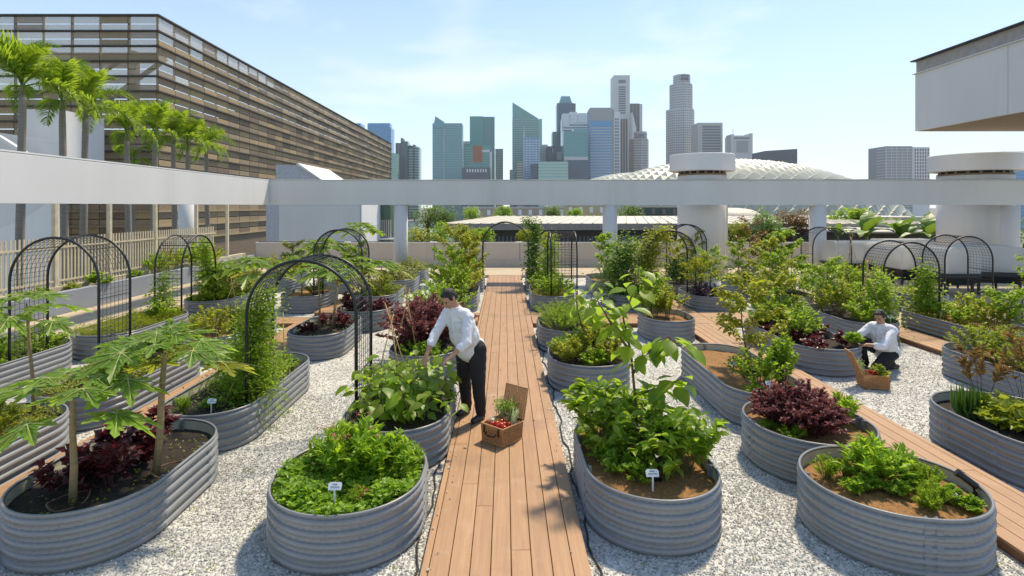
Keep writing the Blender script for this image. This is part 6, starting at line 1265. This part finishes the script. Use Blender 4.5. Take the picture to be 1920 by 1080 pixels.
# ------------------------------------------------------------------ picnic hampers with vegetables
M['wicker'] = pm('brown_wicker', (0.62, 0.33, 0.14), (0.44, 0.21, 0.085), scale=40, rough=0.55, bump=.2, bscale=120)
M['leather'] = pm('dark_leather', (0.05, 0.025, 0.015), rough=.5)
def weave_ring(a, b, z0, z1, rows, rad, taper=.0):
    k = MB(); per = 2*(a+b); n = int(per/.016); n += n % 2
    for j in range(rows):
        f = j/(rows-1); z = z0+(z1-z0)*f; g = 1+taper*(f-1); P = []
        for i in range(n):
            s = per*i/n; o = .0035*(1 if (i//2+j) % 2 else -1)
            if s < a: p = (-a/2+s, -b/2-o)
            elif s < a+b: p = (a/2+o, -b/2+s-a)
            elif s < 2*a+b: p = (a/2-(s-a-b), b/2+o)
            else: p = (-a/2-o, b/2-(s-2*a-b))
            P.append((p[0]*g, p[1]*g, z))
        k.tube(P+[P[0]], rad, 4, False)
    return k
def hamper(label, x, y, z, rz, a, b, h, lean=14):
    t = thing('wicker_hamper', label, 'hamper', (x, y, z), R(rz), 'open wicker hampers')
    tag(weave_ring(a, b, .008, h-.01, int(h/.0125), .0058, .06).build('woven_sides', M['wicker'], t, True), kind='stuff')
    k = MB(); g = .97; k.box((-a/2*g+.004, -b/2*g+.004, 0), (a/2*g-.004, b/2*g-.004, .012)); k.build('floor', M['wicker'], t)
    k = MB()
    for (p, q) in (((-a/2, -b/2), (a/2, -b/2)), ((a/2, -b/2), (a/2, b/2)), ((a/2, b/2), (-a/2, b/2)), ((-a/2, b/2), (-a/2, -b/2))):
        dx, dy = q[0]-p[0], q[1]-p[1]; nn = 10
        for i in range(nn): f = i/nn; k.tube([((p[0]+dx*f)*.94, (p[1]+dy*f)*.94, 0), ((p[0]+dx*f), (p[1]+dy*f), h)], .004, 4)
    tag(k.build('stakes', M['wicker'], t), kind='stuff')
    c = [(-a/2, -b/2, h), (a/2, -b/2, h), (a/2, b/2, h), (-a/2, b/2, h)]; MB().tube(c+[c[0]], .011, 7, False).build('rim', M['wicker'], t, True)
    c = [(p[0]*.95, p[1]*.95, .01) for p in c]; MB().tube(c+[c[0]], .009, 7, False).build('base_braid', M['wicker'], t, True)
    lid = tag(weave_ring(a*.5, .03, 0, .01, 2, .001).build('lid', M['wicker'], t), None)
    bpy.data.objects.remove(lid); Q = Matrix.Translation((0, b/2+.012, h+.005)) @ Matrix.Rotation(R(-lean), 4, 'X'); k = MB(); hh = b*.98; rows = int(hh/.0125); n = int(a/.016)
    for j in range(rows): k.tube([(-a/2+a*i/n, .004*(1 if (i//2+j) % 2 else -1), hh*(j+.5)/rows) for i in range(n+1)], .0058, 4, False)
    for i in range(11): k.tube([(-a/2+a*i/10, 0, 0), (-a/2+a*i/10, 0, hh)], .004, 4)
    k.v = [tuple(Q @ Vector(p)) for p in k.v]; k.build('lid', M['wicker'], t, True)
    k = MB(); c = [(-a/2, 0, 0), (a/2, 0, 0), (a/2, 0, hh), (-a/2, 0, hh)]; k.tube(c+[c[0]], .008, 7, False); k.v = [tuple(Q @ Vector(p)) for p in k.v]; k.build('lid_rim', M['wicker'], t, True)
    MB().tube([(-a*.22, -b/2-.012, h*.62), (-a*.2, -b/2-.04, h*.56), (0, -b/2-.05, h*.53), (a*.2, -b/2-.04, h*.56), (a*.22, -b/2-.012, h*.62)], .009, 7).build('handle', M['leather'], t, True)
    for sx_ in (-1, 1): MB().box((sx_*a*.32-.012, -b/2-.016, h*.55), (sx_*a*.32+.012, -b/2-.009, h*.98)).build('strap', M['leather'], t)
    return t
HX, HY, HR = -0.03, 6.37, -40
hamper('open wicker hamper of vegetables on the boardwalk', HX, HY, 0.0, HR, .325, .355, .20)
KX, KY, KR = 5.60, 8.52, 78
hamper('open wicker hamper on the gravel beside the kneeling person', KX, KY, ZG+.01, KR, .29, .36, .20, 24)
M['tomato'] = pm('red_tomato', (0.55, 0.025, 0.012), (0.48, 0.02, 0.01), rough=.2); M['carrot'] = pm('orange_carrot', (0.62, 0.20, 0.03), rough=.5); M['cauli'] = pm('cream_floret', (0.66, 0.60, 0.42), (0.50, .45, .28), scale=60, rough=.9, bump=1, bscale=90)
M['turnip'] = pm('pale_turnip', (0.60, 0.50, 0.40), (.45, .35, .28), scale=14, rough=.5); M['brocc'] = pm('lime_floret', (0.22, 0.34, 0.04), (.15, .25, .03), scale=60, rough=.9, bump=1, bscale=90); M['stalk'] = pm('pale_green_stalk', (0.45, 0.55, 0.22), (.6, .66, .4), scale=8, rough=.45); M['radish'] = pm('radish_red', (.5, .03, .06), rough=.3)
def loc(cx, cy, cz, rz, p): c, s = math.cos(R(rz)), math.sin(R(rz)); return (cx+p[0]*c-p[1]*s, cy+p[0]*s+p[1]*c, cz+p[2])
def tomato(lb, P, r, grp):
    t = thing('tomato', lb, 'tomato', P, rnd.uniform(0, 6), grp); k = MB().lathe([(.004, -.85*r), (.5*r, -.8*r), (.88*r, -.45*r), (r, 0), (.9*r, .45*r), (.55*r, .78*r), (.15*r, .74*r)], 14); k.build('fruit', M['tomato'], t, True)
    k = MB()
    for i in range(5): a = 1.256*i; k.add([(0, 0, .78*r), (.3*r*math.cos(a-.25), .3*r*math.sin(a-.25), .84*r), (.65*r*math.cos(a), .65*r*math.sin(a), .8*r), (.3*r*math.cos(a+.25), .3*r*math.sin(a+.25), .84*r)], [(0, 1, 2, 3)])
    k.build('calyx', M['greenstem'], t)
def bunch(name, lb, cat, P, rz, n, ln, lm, sm, seed, rt=None, tilt=(0, 1, 1.2), fan=.35, leaf=.03, nl=60, sr=.003):
    """a tied bunch: stalks fanning out with leaf tips, optional roots"""
    rg = rng_(seed); t = thing(name, lb, cat, P, R(rz)); k = MB(); T_ = nrmz(np.array(tilt, float)); pts = []
    for i in range(n):
        d_ = nrmz(T_+rg.normal(0, fan, 3)); e = d_*ln*rg.uniform(.75, 1.1); k.tube([(0, 0, 0), tuple(e*.5+rg.normal(0, .006, 3)), tuple(e)], [sr, sr*.9, sr*.5], 4); pts.append(e)
    k.build('stalks', M[sm], t, True); e = np.array(pts)[rg.integers(0, n, nl*3)]; P_ = e*rg.uniform(.55, 1.05, (len(e), 1))+rg.normal(0, .012, e.shape); a = rg.uniform(0, 6.28, len(e))
    if leaf: V, F = leafcloud(P_, np.stack([np.cos(a), np.sin(a), rg.normal(.2, .4, len(e))], 1), nrmz(rg.normal(0, .5, e.shape)+[0, 0, 1]), leaf*rg.uniform(.6, 1.2, len(e)), .55*leaf*rg.uniform(.6, 1.2, len(e))); obj('leaves', npmesh('leaves', V, F, M[lm]), t)
    if rt:
        for i in range(5): d_ = -T_*.10+rg.normal(0, .02, 3); MB().tube([(0, 0, 0), tuple(d_*.5), tuple(d_)], [.014, .011, .002], 8).build('root', M[rt], t, True)
def veg(base, pre, grp):
    cx, cy, cz, rz, a, b, h = base
    for i, p in enumerate(((.02, -.06, h-.01), (.06, -.09, h+.005), (.03, -.11, h-.005), (.065, -.04, h), (.11, -.10, h-.01), (-.0, -.02, h+.01), (-.04, -.12, h), (.10, -.01, h), (.0, -.10, h+.012))):
        tomato('ripe red tomato in the hamper %s' % pre, loc(cx, cy, cz, rz, p), .034, grp)
    return cx, cy, cz, rz
b1 = (HX, HY, 0, HR, .325, .355, .20); veg(b1, 'on the boardwalk', 'tomatoes in the boardwalk hamper')
b2 = (KX, KY, ZG+.01, KR, .29, .36, .20); veg(b2, 'beside the kneeling person', 'tomatoes in the gravel hamper')
bunch('carrot_bunch', 'bunch of leafy tops standing at the back left of the boardwalk hamper', 'vegetable', loc(*b1[:4], (-.09, .08, .16)), HR, 24, .25, 'l_mint', 'stalk', 11, 'carrot', (-.1, .2, 1.3), .22, .035, 90)
bunch('herb_bunch', 'bunch of curly green tops in front of the hamper lid', 'vegetable', loc(*b1[:4], (.03, .1, .17)), HR, 24, .25, 'l_mint', 'stalk', 12, 'radish', (.0, .35, 1.2), .25, .03, 110)
bunch('spring_onions', 'bundle of pale green stalks at the right of the boardwalk hamper', 'vegetable', loc(*b1[:4], (.11, .0, .15)), HR, 22, .22, 'l_mint', 'stalk', 13, None, (.12, .45, 1.0), .13, 0, 10, .005)
k = MB()
for i in range(22): a = 2.4*i; r_ = .011*math.sqrt(i); k.ball((r_*math.cos(a), r_*math.sin(a), .03-r_*.35), .016, 7, 5)
tag(k.build('romanesco', M['brocc'], None, True, loc(*b1[:4], (-.03, -.05, .19))), 'lime green floret head in the middle of the boardwalk hamper', 'vegetable')
tag(MB().ball((0, 0, 0), .04, 14, 9, (1, 1, .85)).build('turnip', M['turnip'], None, True, loc(*b1[:4], (-.10, -.06, .205))), 'pale round turnip at the left of the boardwalk hamper', 'vegetable')
tag(MB().ball((0, 0, 0), .03, 14, 9, (1.2, .9, .8)).build('potato', M['turnip'], None, True, loc(*b1[:4], (-.12, -.0, .205))), 'small pale root behind the turnip in the hamper', 'vegetable')
tag(MB().ball((0, 0, 0), .022, 12, 8).build('lemon', M['carrot'], None, True, loc(*b1[:4], (-.125, -.1, .205))), 'small orange fruit at the left corner of the boardwalk hamper', 'vegetable')
tag(MB().box((-.14, -.15, .10), (.14, .15, .15)).build('straw_packing', M['soil_coir'], None, False, (HX, HY, 0), (0, 0, R(HR))), 'straw packing under the vegetables in the boardwalk hamper', 'packing')
tag(MB().box((-.12, -.155, .10), (.12, .155, .155)).build('straw_packing', M['soil_coir'], None, False, (KX, KY, ZG), (0, 0, R(KR))), 'straw packing under the vegetables in the gravel hamper', 'packing')
bunch('lettuce_head', 'curly pale lettuce in the gravel hamper', 'vegetable', loc(*b2[:4], (-.06, -.05, .2)), KR, 14, .13, 'l_lime', 'stalk', 14, None, (-.2, -.1, 1), .5, .07, 60); bunch('celery_bunch', 'bundle of pale stalks leaning on the lid of the gravel hamper', 'vegetable', loc(*b2[:4], (-.02, .12, .18)), KR, 14, .24, 'l_lime', 'stalk', 15, None, (0, .5, 1), .15, .03, 30, .006)
# ------------------------------------------------------------------ people
def cap(k, a, b, ra, rb, n=14):
    """tapered capsule from a to b"""
    a, b = Vector(a), Vector(b); d_ = (b-a); L_ = d_.length; d_ = d_/L_ if L_ > 1e-6 else Vector((0, 0, 1)); P = []; r_ = []
    for i in range(6): t = math.pi/2*(i/5-1); P.append(a+d_*(ra*math.sin(t))); r_.append(max(.0008, ra*math.cos(t)))
    for i in range(6): t = math.pi/2*i/5; P.append(b+d_*(rb*math.sin(t))); r_.append(max(.0008, rb*math.cos(t)))
    k.tube(P, r_, n)
def ell(k, c, r, Q=None):
    s = MB().ball((0, 0, 0), 1.0, 18, 12); Q = Q or Matrix.Identity(3); k.add([tuple(Vector(c)+Q @ Vector((p[0]*r[0], p[1]*r[1], p[2]*r[2]))) for p in s.v], s.f)
def fuse(name, k, voxel, m, parent, smooth=6, wrinkle=0, ns=.11):
    """union of the overlapping shapes into one continuous skin"""
    o = bpy.data.objects.new('tmp', k.me('tmp')); C.objects.link(o); r_ = o.modifiers.new('r', 'REMESH'); r_.mode = 'VOXEL'; r_.voxel_size = voxel; s = o.modifiers.new('s', 'SMOOTH'); s.iterations = smooth; s.factor = .5
    if wrinkle:
        tx = bpy.data.textures.new('folds'+name, 'CLOUDS'); tx.noise_scale = ns; tx.noise_depth = 2; dm = o.modifiers.new('d', 'DISPLACE'); dm.texture = tx; dm.strength = wrinkle; dm.mid_level = .5
        t2_ = bpy.data.textures.new('creases'+name, 'CLOUDS'); t2_.noise_scale = ns*.35; t2_.noise_depth = 1; d2_ = o.modifiers.new('d2', 'DISPLACE'); d2_.texture = t2_; d2_.strength = wrinkle*.55; d2_.mid_level = .5
    bpy.context.view_layer.update(); dg = bpy.context.evaluated_depsgraph_get(); me = bpy.data.meshes.new_from_object(o.evaluated_get(dg)); bpy.data.objects.remove(o)
    me.name = name; me.materials.clear(); me.materials.append(m); me.polygons.foreach_set('use_smooth', [True]*len(me.polygons)); return obj(name, me, parent)
M['skin'] = pm('tan_skin', (0.50, 0.27, 0.17), (0.45, 0.235, 0.145), scale=9, rough=.5); M['hair'] = pm('black_hair', (0.012, 0.010, 0.009), (.02, .017, .015), scale=60, rough=.45, bump=.6, bscale=160, stretch=(1, 1, .3))
M['shirt'] = pm('white_cotton', (0.80, 0.80, 0.82), (.76, .76, .785), scale=5, rough=.85, bump=.15, bscale=25); M['trousers'] = pm('black_cotton', (0.014, 0.014, 0.018), (.02, .02, .024), scale=6, rough=.85, bump=.2, bscale=30); M['shoe'] = pm('dark_grey_shoe', (0.03, 0.033, 0.038), rough=.45); M['lip'] = pm('lip', (.36, .13, .10), rough=.5); M['button'] = pm('pale_button', (.62, .62, .63), rough=.4)
def person(label, J, F, look, origin, squat=False):
    """J: joints in world space; F: facing direction; look: face direction"""
    O = Vector(origin); t = thing('person', label, 'person', origin); g = {k_: Vector(v)-O for k_, v in J.items()}
    Fv = Vector(F).normalized(); Rv = Vector((Fv.y, -Fv.x, 0)).normalized(); up = (g['neck']-g['hip']).normalized()
    lk = Vector(look).normalized(); lr = Vector((lk.y, -lk.x, 0)).normalized(); lu = lr.cross(lk).normalized()
    H = Matrix((lr, lk, lu)).transposed(); hc = g['head']
    body = MB()
    # head: skull, face, jaw, nose, ears
    ell(body, hc+H @ Vector((0, -.012, .022)), (.074, .094, .090), H); ell(body, hc+H @ Vector((0, .022, -.03)), (.060, .066, .085), H); ell(body, hc+H @ Vector((0, .048, -.082)), (.036, .036, .026), H)
    cap(body, hc+H @ Vector((0, .086, .012)), hc+H @ Vector((0, .104, -.030)), .009, .0145); ell(body, hc+H @ Vector((0, .088, -.062)), (.024, .010, .012), H)
    for s in (-1, 1): ell(body, hc+H @ Vector((s*.074, -.012, -.01)), (.010, .020, .030), H); ell(body, hc+H @ Vector((s*.034, .070, -.028)), (.022, .018, .022), H); ell(body, hc+H @ Vector((s*.03, .080, .026)), (.024, .012, .010), H)
    cap(body, g['neck']-up*.04, hc+H @ Vector((0, -.02, -.06)), .058, .052)
    cap(body, g['hip'], g['neck']-up*.12, .11, .12)
    for s, n in ((1, 'R'), (-1, 'L')):
        cap(body, g['sh'+n], g['el'+n], .046, .040); cap(body, g['el'+n], g['wr'+n], .041, .027); w = g['wr'+n]; e = (g['hd'+n]-w).normalized(); sd = e.cross(Vector((0, 0, 1)))
        sd = (sd if sd.length > .1 else Rv).normalized(); nn = sd.cross(e); palm = w+e*.07
        for i in range(4): cap(body, w+sd*(.010*(i-1.5)), palm+sd*(.0195*(i-1.5)), .016, .0115, 10)
        for i, ln in enumerate((.066, .076, .072, .056)):
            p = palm+sd*(.0195*(i-1.5)); q = p+e*ln*.55-nn*.012*(1 if nn.z > 0 else -1); r3 = q+(e*.75-nn*.75*(1 if nn.z > 0 else -1)).normalized()*ln*.5; cap(body, p, q, .0092, .0085, 8); cap(body, q, r3, .0085, .0068, 8)
        th = -1 if n == 'R' else 1; p = w+e*.025+sd*.02*th; q = p+(e*.6+sd*th*.7).normalized()*.04; cap(body, p, q, .0125, .0105, 8); cap(body, q, q+(e+sd*th*.1).normalized()*.032, .0105, .008, 8)
        cap(body, g['hp'+n], g['kn'+n], .07, .05); cap(body, g['kn'+n], g['an'+n], .045, .032)
    fuse('body', body, .0075, M['skin'], t, 3)
    hair = MB(); ell(hair, hc+H @ Vector((0, -.022, .042)), (.078, .091, .077), H); ell(hair, hc+H @ Vector((0, -.050, -.012)), (.073, .062, .060), H); ell(hair, hc+H @ Vector((.008, .024, .078)), (.056, .044, .028), H)
    for s in (-1, 1): ell(hair, hc+H @ Vector((s*.071, .008, .022)), (.013, .026, .034), H)
    fuse('hair', hair, .006, M['hair'], t, 1, .016, .022)
    for s in (-1, 1):
        k = MB(); ell(k, hc+H @ Vector((s*.030, .079, .006)), (.015, .007, .0055), H); k.build('eye', M['hair'], t, True); k = MB(); cap(k, hc+H @ Vector((s*.016, .088, .027)), hc+H @ Vector((s*.047, .078, .027)), .005, .004, 8); k.build('eyebrow', M['hair'], t, True)
    k = MB(); cap(k, hc+H @ Vector((-.020, .092, -.063)), hc+H @ Vector((.020, .092, -.063)), .0055, .0055, 8); k.build('lips', M['lip'], t, True)
    # trousers
    k = MB(); ell(k, g['hip']-up*.02, (.18, .15, .13), Matrix((Rv, Fv, Vector((0, 0, 1)))).transposed())
    for n in 'RL': cap(k, g['hp'+n]+Vector((0, 0, .02)), g['kn'+n], .120, .092); cap(k, g['kn'+n], g['an'+n]+Vector((0, 0, .015 if not squat else 0)), .086, .066)
    fuse('trousers', k, .013, M['trousers'], t, 5, .016)
    # chef's jacket: chest, belly, sleeves rolled at the elbow, stand collar
    k = MB(); sc_ = (g['shR']+g['shL'])/2; Q = Matrix((Rv, (up.cross(Rv)*-1).normalized(), up)).transposed(); Q = Matrix((Rv, up.cross(Rv).normalized(), up)).transposed()
    ell(k, sc_.lerp(g['hip'], .28), (.205, .15, .20), Q); ell(k, sc_.lerp(g['hip'], .62)+Fv*.025, (.205, .172, .20), Q); ell(k, sc_.lerp(g['hip'], 1.08 if not squat else .98)+Fv*.015, (.212, .176, .17), Q)
    cap(k, g['shR'], g['shL'], .076, .076); cap(k, g['shR'].lerp(g['neck'], .25), g['shL'].lerp(g['neck'], .25), .082, .082); cap(k, sc_, g['neck']-up*.015, .095, .070); cap(k, sc_+Fv*.05-up*.05, g['neck']+Fv*.03-up*.03, .085, .060)
    for n in 'RL': cap(k, g['sh'+n], g['el'+n], .070, .058); e = (g['wr'+n]-g['el'+n]); cap(k, g['el'+n], g['el'+n]+e*.30, .061, .056); cap(k, g['el'+n]+e*.26, g['el'+n]+e*.36, .060, .060)
    jk = fuse('jacket', k, .011, M['shirt'], t, 4, .020)
    from mathutils.bvhtree import BVHTree
    bv = BVHTree.FromPolygons([v.co.copy() for v in jk.data.vertices], [tuple(p.vertices) for p in jk.data.polygons])
    fr = (Fv+Vector((0, 0, .15))).normalized(); line = []
    for i in range(12):
        c = sc_.lerp(g['hip'], .02+.098*i)+Rv*.02; h_ = bv.ray_cast(c+fr*.6, -fr)
        if h_[0]: line.append(h_[0]+fr*.001)
    if len(line) > 3: MB().tube(line, .0035, 5).build('placket_seam', M['button'], jk, True)
    for i in range(5):
        c = sc_.lerp(g['hip'], .10+.17*i)+Rv*.035; h_ = bv.ray_cast(c+fr*.6, -fr)
        if h_[0]: kb = MB(); kb.ball(tuple(h_[0]+fr*.002), .008, 8, 5); kb.build('button', M['button'], jk, True)
    c = sc_.lerp(g['hip'], .30)-Rv*.09; pq = []
    for du, dv in ((-.045, .05), (.045, .05), (.045, -.055), (-.045, -.055)):
        h_ = bv.ray_cast(c+Rv*du+up*dv+fr*.6, -fr)
        if h_[0]: pq.append(h_[0]+fr*.003)
    if len(pq) == 4: MB().tube(pq+[pq[0]], .0028, 5).build('chest_pocket', M['button'], jk, True)
    k = MB(); k.tube([g['neck']+up*.012+(Rv*math.cos(a*.3927)+Fv*math.sin(a*.3927))*.064+Fv*.008 for a in range(17)], .014, 6); k.build('collar', M['shirt'], t, True)
    k = MB()
    for n in 'RL':
        an, to = g['an'+n], g['to'+n]; d_ = (to-an); d_.z = 0; d_.normalize(); z = min(an.z, to.z)
        ell(k, Vector((an.x, an.y, to.z+.03))+d_*.0, (.043, .05, .05)); cap(k, Vector((an.x, an.y, to.z+.022))-d_*.03, Vector((to.x, to.y, to.z+.016)), .043, .036)
    fuse('shoes', k, .008, M['shoe'], t, 3)
    return t
person('person in white chef jacket and black trousers standing on the boardwalk, leaning over the beans', dict(
    hip=(-.43, 7.04, .90), neck=(-.60, 6.86, 1.405), head=(-.675, 6.775, 1.535), shR=(-.715, 6.985, 1.315), shL=(-.445, 6.755, 1.315), elR=(-.86, 6.83, 1.07), elL=(-.455, 6.60, 1.05), wrR=(-.93, 6.66, .88), wrL=(-.62, 6.48, .91), hdR=(-.96, 6.60, .80), hdL=(-.71, 6.44, .86),
    hpR=(-.51, 7.10, .86), hpL=(-.345, 6.97, .86), knR=(-.515, 7.11, .48), knL=(-.325, 6.91, .48), anR=(-.49, 7.19, .09), anL=(-.30, 6.95, .09), toR=(-.585, 7.06, .022), toL=(-.385, 6.82, .022)), (-.65, -.76, 0), (-.58, -.55, -.62), (-.42, 7.05, 0))
zq = ZG
person('person in white chef jacket kneeling on the gravel, picking red lettuce', dict(
    hip=(6.53, 9.56, .17), neck=(6.345, 9.44, .665), head=(6.285, 9.39, .80), shR=(6.27, 9.61, .585), shL=(6.44, 9.28, .585), elR=(6.02, 9.58, .42), elL=(6.14, 9.10, .37), wrR=(5.86, 9.44, .40), wrL=(5.92, 9.17, .385), hdR=(5.78, 9.38, .36), hdL=(5.83, 9.20, .36),
    hpR=(6.47, 9.65, .17), hpL=(6.53, 9.46, .15), knR=(6.09, 9.62, .36), knL=(6.17, 9.28, zq+.075), anR=(6.16, 9.58, zq+.09), anL=(6.52, 9.45, zq+.10), toR=(6.05, 9.53, zq+.022), toL=(6.66, 9.50, zq+.022)), (-.9, -.42, 0), (-.75, -.48, -.42), (6.4, 9.5, zq), True)
plant('tallherb', 'leafy sprig held in the kneeling person\'s hands', (5.79, 9.30, .36), .45, name='picked_sprig')
# ------------------------------------------------------------------ thin haze over the far city
hz = tag(MB().box((-1500, -60, -25), (1500, 1400, 330)).build('haze'), kind='stuff')
m, n, o = newmat('thin_haze'); v = N(n, 'ShaderNodeVolumePrincipled'); v.inputs['Density'].default_value = 0.00009; v.inputs['Color'].default_value = (0.86, 0.93, 1.0, 1); v.inputs['Anisotropy'].default_value = 0.2
n.links.new(v.outputs[0], o.inputs['Volume']); hz.data.materials.append(m)
